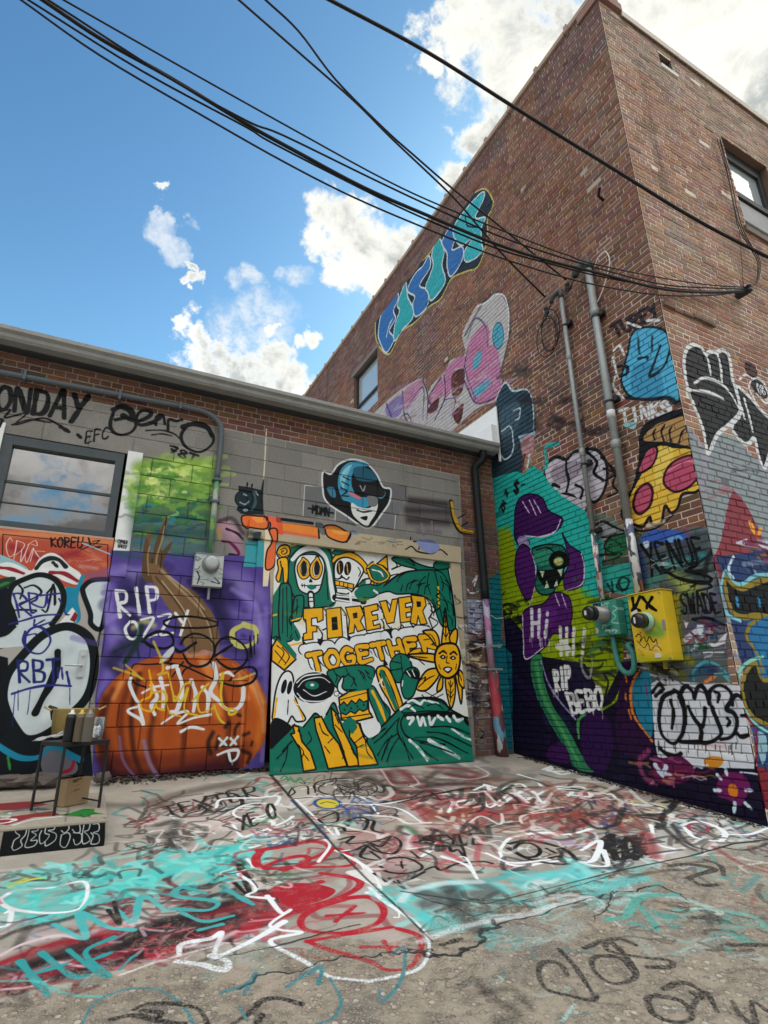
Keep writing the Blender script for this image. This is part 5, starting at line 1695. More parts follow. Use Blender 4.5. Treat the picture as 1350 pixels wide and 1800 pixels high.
def painted(name, base, cv, rough=.75, wear=.25, bumps=.25, bscale=60., gloss=.35, bricks=False):
    """base(w) -> colour socket; the paint layer of canvas cv lies over it"""
    im = CV_IMG[cv]
    def f(w, b):
        uv = w.n('ShaderNodeUVMap'); uv.uv_map = 'wall'; tx = w.n('ShaderNodeTexImage'); tx.image = im; tx.extension = 'CLIP'; w.put(tx.inputs[0], uv)
        co = w.n('ShaderNodeTexCoord').outputs['Object']; n = w.noise(co, 7, 8, .65); nf = w.noise(co, bscale, 6, .65)
        c = base(w, co, n, nf)
        a = w.m('MULTIPLY', tx.outputs['Alpha'], w.ramp(w.m('ADD', n, w.m('MULTIPLY', nf, .6)), .48-wear*.5, .66-wear*.5, 1-wear*.9, 1))
        pc = w.n('ShaderNodeVectorMath', op='SCALE'); w.put(pc.inputs[0], tx.outputs['Color']); w.put(pc.inputs['Scale'], w.m('MULTIPLY_ADD', n, .4, .78))
        if bricks:                                      # shade and grime of the joints, both put into the paint colour
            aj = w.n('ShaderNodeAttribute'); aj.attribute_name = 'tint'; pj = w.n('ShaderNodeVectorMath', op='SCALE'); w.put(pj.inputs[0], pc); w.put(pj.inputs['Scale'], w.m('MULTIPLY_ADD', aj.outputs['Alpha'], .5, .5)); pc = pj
        w.put(b.inputs['Base Color'], w.mix(a, c, pc)); w.put(b.inputs['Roughness'], w.m('MULTIPLY_ADD', a, gloss*-1+.1, rough)); b.inputs['Specular IOR Level'].default_value = .16
        bumpn(w, b, w.m('MULTIPLY_ADD', nf, .7, w.m('MULTIPLY', n, .5)), bumps, .008)
    return mat(name, f)
def attr_base(stain=(.10, .085, .07), amount=.35):
    def f(w, co, n, nf):
        at = w.n('ShaderNodeAttribute'); at.attribute_name = 'tint'
        sc = w.n('ShaderNodeVectorMath', op='SCALE'); w.put(sc.inputs[0], at.outputs['Color']); w.put(sc.inputs['Scale'], w.m('MULTIPLY_ADD', nf, .9, .55))
        big = w.noise(co, 1.1, 7, .62); c = w.mix(w.m('MULTIPLY', w.ramp(big, .5, .72), amount), sc, stain)
        mp = w.n('ShaderNodeMapping'); w.put(mp.inputs[0], co); mp.inputs['Scale'].default_value = (3.2, 3.2, .28)
        run = w.noise(mp, 1.0, 7, .6); pale = w.noise(co, .8, 6, .7)
        c = w.mix(w.m('MULTIPLY', w.ramp(run, .54, .74), .5), c, (.055, .048, .042))                       # soot and water runs
        return w.mix(w.m('MULTIPLY', w.ramp(pale, .60, .74), .35), c, (.34, .30, .26))                     # lime bloom
    return f
def flat_base(col, var=.3):
    def f(w, co, n, nf):
        sc = w.n('ShaderNodeVectorMath', op='SCALE'); sc.inputs[0].default_value = col; w.put(sc.inputs['Scale'], w.m('ADD', w.m('MULTIPLY_ADD', nf, var, 1-var), w.m('MULTIPLY_ADD', n, var, -.5*var))); return sc.outputs[0]
    return f

# ---------------- masonry: every brick and block a bevelled solid standing proud of its mortar bed ----------------
def masonry(name, units, O, U, V, N, holes, span, mats, parent, cv=None, t=.011, ch=.003, mortar=lambda u, v: (.4, .37, .31), back=1.):
    """units: list of (u0,u1,v0,v1,depth,colour); O/U/V/N frame, N points outwards; span=(u0,u1,v0,v1) of mortar bed"""
    O, U, V, N = [np.array(q, float) for q in (O, U, V, N)]; vs, fs, cs = [], [], []
    def W(u, v, d): return O+U*u+V*v+N*d
    A = np.array([q[:5] for q in units]); C = np.array([q[5] for q in units], np.float32); n = len(A)
    def ring(ins, d): return [np.stack([A[:, a]+s1*ins, A[:, b]+s2*ins, d], -1) for a, b, s1, s2 in ((0, 2, 1, 1), (1, 2, -1, 1), (1, 3, -1, -1), (0, 3, 1, -1))]
    X = np.stack(ring(0, A[:, 4]-t-.004)+ring(0, A[:, 4]-ch)+ring(ch, A[:, 4]), 1).reshape(-1, 3)
    X[:, :2] += RS.randn(len(X), 2)*ch*.22
    P = O+X[:, :1]*U+X[:, 1:2]*V+X[:, 2:]*N; off = (np.arange(n)*12)[:, None]
    quad = [(8, 9, 10, 11)]+[(4+i, 4+(i+1) % 4, 8+(i+1) % 4, 8+i) for i in range(4)]+[(i, (i+1) % 4, 4+(i+1) % 4, 4+i) for i in range(4)]
    F = np.concatenate([off+np.array(q) for q in quad]); CC = np.repeat(C, 12, 0)
    us = sorted({span[0], span[1]} | {h[k] for h in holes for k in (0, 1)}); vv = sorted({span[2], span[3]} | {h[k] for h in holes for k in (2, 3)})
    us = [u for u in us if span[0] <= u <= span[1]]; vv = [v for v in vv if span[2] <= v <= span[3]]
    us = sorted(set(us) | set(np.arange(span[0], span[1], .5))); vv = sorted(set(vv) | set(np.arange(span[2], span[3], .5)))
    mp, mf, mc = [], [], []
    for a, b in zip(us, us[1:]):
        for c, d in zip(vv, vv[1:]):
            if any(h[0] <= (a+b)/2 <= h[1] and h[2] <= (c+d)/2 <= h[3] for h in holes): continue
            i = len(mp); mp += [W(a, c, -t), W(b, c, -t), W(b, d, -t), W(a, d, -t)]; mf.append((i, i+1, i+2, i+3)); mc += [mortar(a, c), mortar(b, c), mortar(b, d), mortar(a, d)]
    for h in holes:                                         # reveals
        q = [(h[0], h[2]), (h[1], h[2]), (h[1], h[3]), (h[0], h[3])]; dp = h[4] if len(h) > 4 else .12
        for k in range(4):
            (a, c), (b, d) = q[k], q[(k+1) % 4]; i = len(mp); mp += [W(a, c, -t), W(b, d, -t), W(b, d, -dp), W(a, c, -dp)]; mf.append((i, i+1, i+2, i+3)); mc += [(.16, .11, .09)]*4
    allP = np.vstack([P, np.array(mp)]); nF = len(F)+len(mf); Fa = np.vstack([F, np.array(mf)+len(P)]); Ca = np.vstack([CC, np.array(mc, np.float32)])
    if np.dot(np.cross(U, V), N) < 0: Fa = Fa[:, ::-1]
    me = bpy.data.meshes.new(name); me.vertices.add(len(allP)); me.vertices.foreach_set('co', allP.astype(np.float32).ravel())
    me.loops.add(nF*4); me.loops.foreach_set('vertex_index', Fa.astype(np.int32).ravel()); me.polygons.add(nF)
    me.polygons.foreach_set('loop_start', np.arange(nF, dtype=np.int32)*4); me.polygons.foreach_set('loop_total', np.full(nF, 4, np.int32)); me.update(calc_edges=True)
    me.polygons.foreach_set('use_smooth', np.zeros(nF, bool))
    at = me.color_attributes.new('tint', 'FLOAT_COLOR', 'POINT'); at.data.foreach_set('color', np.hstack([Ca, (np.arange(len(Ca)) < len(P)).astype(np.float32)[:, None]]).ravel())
    if cv: set_uv(me, cv)
    for m in mats: me.materials.append(m)
    me.validate(); o = bpy.data.objects.new(name, me); return link(o, parent)
def vnoise(seed):
    R = np.random.RandomState(seed); k = R.randn(14, 2)*np.linspace(.5, 3.2, 14)[:, None]; ph = R.rand(14)*6.28; am = 1/np.linspace(1, 2.2, 14)
    return lambda u, v: float((np.sin(k[:, 0]*u+k[:, 1]*v+ph)*am).sum()/3.)
def courses(u0, u1, v0, v1, L, H, joint, holes, colour, jit=.0016, header=6, ragged=0, phase=0.):
    out = []; r0 = int(math.floor(v0/H)); r1 = int(math.ceil(v1/H))
    for r in range(r0, r1):
        a, b = r*H+joint/2+phase, (r+1)*H-joint/2+phase
        if b < v0 or a > v1: continue
        l = L/2+.0 if header and r % header == 0 else L
        u = u0-((r % 2)*L*.5 if l == L else L*.25)
        while u < u1:
            e = u+l; s, t = max(u, u0), min(e, u1); u = e
            segs = [(s+joint/2, t-joint/2)]
            for h in holes:
                if a < h[3]-H*.3 and b > h[2]+H*.3:
                    n = []
                    for s1, t1 in segs:
                        if t1 <= h[0] or s1 >= h[1]: n.append((s1, t1))
                        else:
                            if s1 < h[0]: n.append((s1, h[0]-.002))
                            if t1 > h[1]: n.append((h[1]+.002, t1))
                    segs = n
            for s1, t1 in segs:
                if t1-s1 < .022: continue
                c = colour((s1+t1)/2, (a+b)/2)
                if c is None: continue
                out.append((s1, t1, max(a+RS.randn()*.0008, v0), min(b+RS.randn()*.0008, v1), RS.randn()*jit, c))
    return out
def pick(pal, w):
    i = RS.choice(len(pal), p=np.array(w)/sum(w)); c = (np.array(pal[i])*.52+np.array(pal[0])*.48)*(1+RS.randn()*.09); return tuple(np.clip(c+RS.randn(3)*.008, .015, .8))

CV_IMG = {}
draw(CV, ART)
for _k in CV: CV_IMG[_k] = CV[_k].image()

RED = [(.185, .082, .056), (.155, .070, .052), (.205, .096, .062), (.125, .064, .054), (.29, .125, .058), (.075, .058, .052)]
PUR = [(.15, .078, .070), (.125, .068, .064), (.175, .092, .078), (.095, .06, .058), (.23, .145, .115), (.06, .05, .05)]
BRN = [(.215, .122, .086), (.18, .106, .078), (.24, .138, .094), (.145, .094, .075), (.30, .15, .078), (.082, .068, .06)]
GRY = [(.235, .165, .125), (.20, .14, .11), (.265, .18, .13), (.12, .10, .088), (.29, .16, .095), (.085, .078, .07)]
nz1, nz2, nz3 = vnoise(3), vnoise(8), vnoise(21)

# ================= brick building =================
TOPB, TOPC = 8.95+1.3, 8.81+1.3
bb = thing('brick_building', 'tall weathered red brick corner building with graffiti up its side wall', 'building', (BX, CY, zg(CY)))
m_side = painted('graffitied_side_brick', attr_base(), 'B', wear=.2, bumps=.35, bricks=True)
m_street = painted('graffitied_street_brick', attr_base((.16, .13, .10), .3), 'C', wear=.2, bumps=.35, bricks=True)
WB = (-10.86, -9.56, 7.5, 8.86, .16)                        # window hole on the side wall (u = -y)
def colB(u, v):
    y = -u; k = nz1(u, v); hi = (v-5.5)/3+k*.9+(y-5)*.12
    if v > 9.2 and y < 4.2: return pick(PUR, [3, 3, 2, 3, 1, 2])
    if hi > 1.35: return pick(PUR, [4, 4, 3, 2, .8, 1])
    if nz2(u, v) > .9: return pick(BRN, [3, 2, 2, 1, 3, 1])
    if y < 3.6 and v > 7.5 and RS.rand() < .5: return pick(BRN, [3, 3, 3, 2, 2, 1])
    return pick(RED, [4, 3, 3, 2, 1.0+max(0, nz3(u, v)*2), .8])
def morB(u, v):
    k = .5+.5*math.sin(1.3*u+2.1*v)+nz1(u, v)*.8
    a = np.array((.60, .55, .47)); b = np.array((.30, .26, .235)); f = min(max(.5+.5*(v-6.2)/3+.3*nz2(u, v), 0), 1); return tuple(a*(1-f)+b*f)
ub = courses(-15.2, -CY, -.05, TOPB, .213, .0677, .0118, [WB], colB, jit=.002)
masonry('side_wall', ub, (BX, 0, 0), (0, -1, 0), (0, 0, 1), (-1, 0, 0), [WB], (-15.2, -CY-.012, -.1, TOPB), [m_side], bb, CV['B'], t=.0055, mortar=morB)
WC = (7.02, 8.12, 7.25, 8.95, .2); VENT = (5.93, 6.2, 9.66, 9.92, .2)
def colC(u, v):
    return tuple(np.array(colC0(u, v))*np.array((1.48, 1.5, 1.58)))
def colC0(u, v):
    k = nz2(u, v)
    if v > 8.9+nz1(u, v)*.4: return pick(GRY, [4, 3, 3, 2.5, 1.2, 2])
    if k > .6: return pick(GRY, [3, 3, 3, 3, 1.5, 2])
    if v > 5.2: return pick(BRN, [4, 3, 4, 2, 1.2, 1.2])
    return pick(BRN, [3, 3, 3, 1, 1, .6]) if RS.rand() < .5 else pick(RED, [3, 3, 3, 1, 1, .5])
uc = courses(BX+.012, 13.4, -.05, TOPC, .213, .0677, .0135, [WC, VENT], colC, jit=.002)
HO = (6.62, 6.78, 5.33, 5.52)
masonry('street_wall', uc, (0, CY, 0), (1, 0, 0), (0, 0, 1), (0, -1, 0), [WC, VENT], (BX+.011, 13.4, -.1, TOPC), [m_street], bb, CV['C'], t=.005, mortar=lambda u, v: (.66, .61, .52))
m_roofing = plain('roofing_felt', (.06, .06, .06), .9); m_stone = plain('coping_tile', (.34, .25, .2), .8, var=.3)
m_dark = plain('dark_void', (.02, .02, .022), .9, bump=0)
# inner core and other faces
bm = B(BX+.21, 13.38, CY+.21, 15.18, -.2, 9.9); obj('core', bm, m_roofing, bb)
bm = bmesh.new(); box(bm, BX+.03, 13.4, 15.18, 15.3, -.2, TOPC); box(bm, 13.38, 13.5, CY, 15.3, -.2, TOPC-.02); bmesh.ops.recalc_face_normals(bm, faces=bm.faces); obj('rear_wall', bm, plain('plain_brick', (.2, .1, .08)), bb)
# parapet coping of clay tiles with a raised collar at each joint
bm = bmesh.new(); y = CY-.05
while y < 15.2:
    e = min(y+.62, 15.3); box(bm, BX-.035, BX+.36, y+.004, e-.004, TOPB+.002, TOPB+.085); box(bm, BX-.055, BX+.38, e-.075, e-.012, TOPB-.018, TOPB+.11); y = e
bmesh.ops.recalc_face_normals(bm, faces=bm.faces); obj('coping', bm, m_stone, bb, bevel=.008)
bm = bmesh.new(); box(bm, BX+.4, 13.45, CY-.03, CY+.33, TOPC+.002, TOPC+.05); box(bm, BX+.4, 13.45, CY-.038, CY-.028, TOPC-.05, TOPC+.056); bmesh.ops.recalc_face_normals(bm, faces=bm.faces)
obj('parapet_flashing', bm, plain('pale_flashing', (.5, .44, .38), .5), bb)
bm = bmesh.new(); box(bm, BX-.03, BX+.395, CY-.055, CY+.34, TOPC+.003, TOPB+.001); bmesh.ops.recalc_face_normals(bm, faces=bm.faces); obj('corner_pier', bm, plain('pier_brick', (.22, .12, .1)), bb)
m_frame = plain('black_window_frame', (.028, .03, .033), .5); m_white = plain('white_trim', (.62, .63, .63), .6, var=.12)
def glassm(name, tint, rough=.02):
    def f(w, b):
        co = w.n('ShaderNodeTexCoord').outputs['Object']; n = w.noise(co, 2.2, 3); b.inputs['Base Color'].default_value = tint+(1,); b.inputs['Roughness'].default_value = rough
        b.inputs['Specular IOR Level'].default_value = 1.; b.inputs['IOR'].default_value = 2.5; bumpn(w, b, n, .05, .02)
    return mat(name, f)
m_glass = glassm('reflecting_glass', (.03, .035, .04)); m_pale = glassm('pale_backed_glass', (.36, .42, .46))
# side window
yA, yB, zA, zB = 9.56, 10.86, 7.5, 8.86
bm = bmesh.new(); X0, X1 = BX+.09, BX+.15
box(bm, X0, X1, yA+.003, yA+.075, zA, zB-.003); box(bm, X0, X1, yB-.075, yB-.003, zA, zB-.003); box(bm, X0, X1, yA+.075, yB-.075, zB-.08, zB-.003); box(bm, X0, X1, yA+.075, yB-.075, zA, zA+.07); box(bm, X0-.01, X1, yA+.075, yB-.075, 7.96, 8.02)
bmesh.ops.recalc_face_normals(bm, faces=bm.faces); wf = obj('window', bm, m_frame, bb); tag(wf, 'black framed window half hidden by the garage roof')
obj('pane', B(X0+.03, X0+.036, yA+.07, yB-.07, zA+.05, zB-.07), m_pale, wf); obj('lintel', B(BX-.012, BX+.1, yA-.12, yB+.12, zB+.001, zB+.09), plain('grey_lintel', (.16, .15, .15)), wf)
# street window: deep reveal, sash with pale blind, lower sash
x0, x1, z0, z1, _ = WC; Y0, Y1 = CY+.1, CY+.18
bm = bmesh.new(); box(bm, x0+.003, x0+.12, Y0, Y1, z0, z1-.003); box(bm, x1-.12, x1-.003, Y0, Y1, z0, z1-.003); box(bm, x0+.12, x1-.12, Y0, Y1, z1-.2, z1-.003); box(bm, x0+.12, x1-.12, Y0-.02, Y1, 8.0, 8.09); box(bm, x0+.12, x1-.12, Y0, Y1, z0, z0+.08)
bmesh.ops.recalc_face_normals(bm, faces=bm.faces); wf = obj('window', bm, m_frame, bb); tag(wf, 'deep set black sash window in the street wall')
obj('pane', B(x0+.11, x1-.11, Y0+.04, Y0+.046, z0+.06, z1-.19), m_pale, wf); obj('sill', B(x0-.08, x1+.08, CY-.035, CY+.1, z0-.09, z0-.002), plain('brick_sill', (.15, .11, .09)), wf)
obj('sash', B(x0+.13, x1-.13, Y0+.01, Y0+.035, 7.62, 7.98), plain('grey_sash', (.34, .36, .37)), wf)
v = obj('vent_opening', B(VENT[0], VENT[1], CY+.12, CY+.15, VENT[2], VENT[3]), m_dark, bb); obj('sill', B(VENT[0]-.02, VENT[1]+.06, CY-.02, CY+.1, VENT[2]-.07, VENT[2]-.004), m_white, v)

# ================= garage =================
gb = thing('garage_building', 'low grey block garage painted with an orange pumpkin under a long metal gutter', 'building', (1.8, AY, zg(AY)))
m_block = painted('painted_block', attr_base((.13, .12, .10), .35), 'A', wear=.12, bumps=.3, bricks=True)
BH = .2032; ph0 = 1.3+.01-6*BH                              # block bed phase in world z
DR = (-1.02, .055, .67, 3.76, .16); GD = (1.66, 3.98, .5, 3.215, .3)
def colA(u, v):
    if 3.0 < v < 3.9 and 1.9 < u < 2.05: pass
    k = .9+.12*nz1(u*2, v*2)+RS.randn()*.03; return tuple(np.array((.262, .256, .24))*k)
ua = courses(-6, 4.2, ph0, 4.25, .4064, BH, .010, [DR, GD], colA, jit=.0012, header=0, phase=ph0-math.floor(ph0/BH)*BH)
ua = [q for q in ua if q[2] > .3]
colR = lambda u, v: pick(RED, [4, 3, 3, 2, .3, .8]); colD = lambda u, v: pick(PUR, [2, 3, .6, 4, .1, 3]) if v < 3.6 else pick(RED, [4, 3, 2, 2, .2, 1])  # colD: the corner pier's shade is put into its darker brick colours
ua += courses(-6, 4.79, 4.262, 4.64, .213, .0677, .011, [], colR); ua += courses(4.21, 4.79, .3, 4.262, .213, .0677, .011, [], colD)
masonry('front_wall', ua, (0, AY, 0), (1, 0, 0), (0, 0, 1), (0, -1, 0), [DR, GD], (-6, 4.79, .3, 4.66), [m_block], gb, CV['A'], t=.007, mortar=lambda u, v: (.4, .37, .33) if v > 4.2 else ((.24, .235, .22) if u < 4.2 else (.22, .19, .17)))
obj('core', B(-6, 4.78, AY+.32, 13.9, .2, 4.6), m_dark, gb)
m_gut = plain('grey_gutter_metal', (.27, .275, .27), .45, .0, var=.3, scale=5)
bm = bmesh.new(); pr = [(0, 0), (-.11, 0), (-.13, .025), (-.135, .06), (-.165, .085), (-.165, .125), (-.15, .135), (-.14, .125), (0, .125)]
gx0, gx1 = -6.0, 4.74; ga = [bm.verts.new((gx0, AY-.12+y, 4.615+z)) for y, z in pr]; gc = [bm.verts.new((gx1, AY-.12+y, 4.615+z)) for y, z in pr]
for i in range(len(pr)): bm.faces.new((ga[i], ga[(i+1) % len(pr)], gc[(i+1) % len(pr)], gc[i]))
bm.faces.new(ga); bm.faces.new(gc[::-1]); bmesh.ops.recalc_face_normals(bm, faces=bm.faces); obj('gutter', bm, m_gut, gb)
obj('fascia', B(-6, 4.77, AY-.118, AY-.02, 4.6, 4.73), plain('dark_fascia', (.05, .055, .06)), gb)
bm = bmesh.new(); v = [bm.verts.new(p) for p in ((-6.1, AY-.2, 4.775), (4.79, AY-.2, 4.775), (4.79, 14, 5.0), (-6.1, 14, 5.0), (-6.1, AY-.2, 4.745), (4.79, AY-.2, 4.745), (4.79, 14, 4.9), (-6.1, 14, 4.9))]
for q in ((0, 1, 2, 3), (7, 6, 5, 4), (4, 5, 1, 0), (5, 6, 2, 1), (6, 7, 3, 2), (7, 4, 0, 3)): bm.faces.new([v[i] for i in q])
obj('roof', bm, plain('roof_edge', (.42, .41, .40), .6), gb)
m_flash = plain('white_membrane', (.78, .80, .81), .55, var=.1, scale=3)
obj('flashing', B(BX-.035, BX-.018, AY-.19, 13.5, 4.78, 5.37), m_flash, gb)
bm = bmesh.new(); box(bm, BX-.13, BX-.036, AY-.2, AY+.1, 4.78, 5.08); bmesh.ops.recalc_face_normals(bm, faces=bm.faces); obj('flashing_corner', bm, m_flash, gb, bevel=.012)
obj('flashing_return', B(BX-.034, BX-.0165, AY-.225, AY-.191, 4.5, 5.37), m_flash, gb)
# header beam, jambs
m_timber = painted('painted_timber', flat_base((.55, .47, .33)), 'A', wear=.25, bumps=.3, bscale=40)
def uvbox(name, bms, mt, par, cv='A', bevel=0): 
    o = obj(name, bms, mt, par, bevel=bevel); set_uv(o.data, CV[cv]); return o
uvbox('header_beam', B(1.35, 4.13, AY-.05, AY+.28, 3.0, 3.215), m_timber, gb, bevel=.006)
uvbox('jamb', B(1.46, 1.665, AY-.03, AY+.28, .55, 2.998), m_timber, gb, bevel=.006)
uvbox('jamb', B(3.975, 4.125, AY-.03, AY+.28, .55, 2.998), m_timber, gb, bevel=.006)
# entrance: painted sheet door, transom window, pale side boards
m_door = painted('painted_sheet', flat_base((.4, .38, .36), .1), 'A', wear=.05, bumps=.06, bscale=20)
d0 = uvbox('door', B(-1.018, .05, AY-.012, AY+.04, .70, 2.845), m_door, gb, bevel=.004); tag(d0, 'door leaf painted with a fat white letter in black outline')
bm = bmesh.new(); hp = onA(144, 1166, AY-.02)
box(bm, hp[0]-.028, hp[0]+.028, AY-.03, AY-.013, hp[2]-.12, hp[2]+.12); tube(bm, [(hp[0], AY-.02, hp[2]-.02), (hp[0], AY-.075, hp[2]-.02), (hp[0]-.03, AY-.085, hp[2]-.02), (hp[0]-.13, AY-.085, hp[2]-.02)], .011, 8); lathe(bm, [(.014, 0), (.014, .012)], (hp[0], AY-.042, hp[2]+.07), 'Y', 12)
bmesh.ops.recalc_face_normals(bm, faces=bm.faces); obj('handle', bm, plain('painted_handle', (.5, .53, .54), .4, .2), d0, bevel=.002)
obj('threshold', B(-1.05, .1, AY-.03, AY+.1, .655, .695), plain('dark_threshold', (.05, .05, .055)), d0)
bm = bmesh.new(); fx0, fx1, fz0, fz1 = -1.018, .03, 2.85, 3.74
for q in ((fx0, fx0+.085, fz0, fz1), (fx1-.075, fx1, fz0, fz1), (fx0+.086, fx1-.076, fz1-.09, fz1), (fx0+.086, fx1-.076, fz0, fz0+.05)): box(bm, q[0], q[1], AY-.005, AY+.08, q[2], q[3])
box(bm, fx0+.08, fx1-.07, AY+.035, AY+.06, 3.28, 3.305); box(bm, fx0+.08, fx1-.07, AY+.035, AY+.06, 3.08, 3.09)
bmesh.ops.recalc_face_normals(bm, faces=bm.faces); wf = obj('window', bm, plain('steel_frame', (.065, .08, .09), .45, .0), gb); tag(wf, 'grey framed window reflecting clouds above the painted door')
obj('pane', B(fx0+.07, fx1-.06, AY+.05, AY+.056, fz0+.04, fz1-.08), m_glass, wf)
m_board = painted('galvanised_board', flat_base((.78, .81, .82), .1), 'A', wear=.1, bumps=.05)
tb = uvbox('trim_board', B(.058, .2, AY-.022, AY+.02, 2.47, 3.78), m_board, gb); 
uvbox('trim_board', B(-1.25, -1.022, AY-.022, AY+.02, 2.5, 3.85), m_board, gb)

# ================= ground =================
def ground_mat():
    im, mk = CV_IMG['G'], CV_IMG['M']
    def f(w, b):
        uv = w.n('ShaderNodeUVMap'); uv.uv_map = 'wall'; tx = w.n('ShaderNodeTexImage'); tx.image = im; tx.extension = 'CLIP'; w.put(tx.inputs[0], uv); mx = w.n('ShaderNodeTexImage'); mx.image = mk; mx.extension = 'CLIP'; w.put(mx.inputs[0], uv)
        sp = w.n('ShaderNodeSeparateColor'); w.put(sp.inputs[0], mx.outputs['Color']); ma = mx.outputs['Alpha']
        co = w.n('ShaderNodeTexCoord').outputs['Object']; n = w.noise(co, 2.2, 8, .65); nf = w.noise(co, 90, 5, .7); nm = w.noise(co, 14, 6, .7)
        sx = w.n('ShaderNodeSeparateXYZ'); w.put(sx.inputs[0], co)
        asph = w.m('MULTIPLY', ma, sp.outputs[0]); crack = w.m('MULTIPLY', ma, sp.outputs[1])
        old = w.ramp(sx.outputs[1], .95, .6); asph = w.m('MAXIMUM', asph, old)
        wob = w.n('ShaderNodeTexCoord').outputs['Object']
        v1 = w.n('ShaderNodeTexVoronoi'); w.put(v1.inputs['Vector'], co); v1.inputs['Scale'].default_value = 36; v1.inputs['Randomness'].default_value = 1
        v2 = w.n('ShaderNodeTexVoronoi'); w.put(v2.inputs['Vector'], co); v2.inputs['Scale'].default_value = 95
        vs = w.n('ShaderNodeSeparateColor'); w.put(vs.inputs[0], v1.outputs['Color']); vs2 = w.n('ShaderNodeSeparateColor'); w.put(vs2.inputs[0], v2.outputs['Color'])
        st1 = w.m('MULTIPLY', w.ramp(v1.outputs['Distance'], .5, .36), w.ramp(vs.outputs[0], .48, .56)); st2 = w.m('MULTIPLY', w.ramp(v2.outputs['Distance'], .52, .4), w.ramp(vs2.outputs[0], .35, .5))
        conc = w.mix(w.ramp(n, .35, .68), (.40, .368, .31), (.30, .275, .235)); conc = w.mix(w.m('MULTIPLY', w.ramp(nf, .42, .7), .3), conc, (.17, .15, .13))
        bind = w.mix(w.ramp(nm, .38, .66), (.33, .285, .215), (.18, .155, .12)); bind = w.mix(w.ramp(n, .52, .66, 0, .65), bind, (.10, .095, .09))
        pal = w.n('ShaderNodeValToRGB'); w.put(pal.inputs[0], vs.outputs[1]); cr = pal.color_ramp; cr.elements[0].color = (.40, .34, .26, 1); cr.elements[1].color = (.23, .2, .17, 1)
        for p_, c_ in ((.3, (.33, .28, .215, 1)), (.55, (.46, .41, .33, 1)), (.75, (.24, .19, .15, 1))): e_ = cr.elements.new(p_); e_.color = c_
        agg = w.mix(w.m('MULTIPLY', st2, .6), bind, (.40, .35, .28)); agg = w.mix(st1, agg, pal)
        base = w.mix(asph, conc, agg)
        base = w.mix(crack, base, (.03, .028, .025))
        a = w.m('MULTIPLY', tx.outputs['Alpha'], w.ramp(w.m('ADD', nm, w.m('MULTIPLY', nf, .7)), .84, 1.15, 1, .6))
        a = w.m('MULTIPLY', a, w.m('SUBTRACT', 1, w.m('MULTIPLY', asph, w.m('MULTIPLY', w.ramp(nf, .42, .62), .55)))); a = w.m('MULTIPLY', a, w.m('SUBTRACT', 1, w.m('MULTIPLY', crack, .8)))
        c = w.mix(a, base, tx.outputs['Color']); w.put(b.inputs['Base Color'], c); b.inputs['Roughness'].default_value = .88; b.inputs['Specular IOR Level'].default_value = .25
        h = w.m('ADD', w.m('MULTIPLY', nf, .12), w.m('MULTIPLY', asph, w.m('ADD', w.m('MULTIPLY', st1, .5), w.m('MULTIPLY_ADD', st2, .3, w.m('MULTIPLY_ADD', nm, .5, -.9))))); h = w.m('SUBTRACT', h, w.m('MULTIPLY', crack, 1.6))
        bumpn(w, b, h, .9, .014)
    return mat('painted_concrete_ground', f)
bm = bmesh.new(); ys = [-300, -20, .3, .9, 2, 3, 4, 5, 6.1, 9, 40, 300]; xs = [-300, -20, -2.2, 0, 2, 4, 6.4, 20, 300]
gv = [[bm.verts.new((x, y, zg(y))) for x in xs] for y in ys]
for i in range(len(ys)-1):
    for j in range(len(xs)-1): bm.faces.new((gv[i][j], gv[i][j+1], gv[i+1][j+1], gv[i+1][j]))
g = uvbox('ground', bm, ground_mat(), None, 'G'); tag(g, kind='structure')

# ================= plywood mural =================
m_ply = painted('painted_plywood', flat_base((.6, .5, .34)), 'P', rough=.6, wear=.04, bumps=.06, bscale=25)
def pbox(bm, u0, u1, v0, v1, d0, d1):
    q = lambda u, v, d: Vector(PAN0+np.array([1., 0, 0])*u+PANV*v+_pn*d)
    vs = [bm.verts.new(q(u, v, d)) for u in (u0, u1) for v in (v0, v1) for d in (d0, d1)]
    for f in ((0, 1, 3, 2), (4, 6, 7, 5), (0, 4, 5, 1), (2, 3, 7, 6), (0, 2, 6, 4), (1, 5, 7, 3)): bm.faces.new([vs[i] for i in f])
pt = thing('mural_board', 'plywood mural of skeletons, wave and sun reading FOREVER TOGETHER leaning in the doorway', 'mural board', (2.83, 5.6, zg(5.6)))
for u0, u1 in ((1.655, 2.912), (2.916, 3.985)):
    bm = bmesh.new(); pbox(bm, u0, u1, .003, 2.36, -.02, 0); bmesh.ops.recalc_face_normals(bm, faces=bm.faces); uvbox('plywood_sheet', bm, m_ply, pt, 'P')

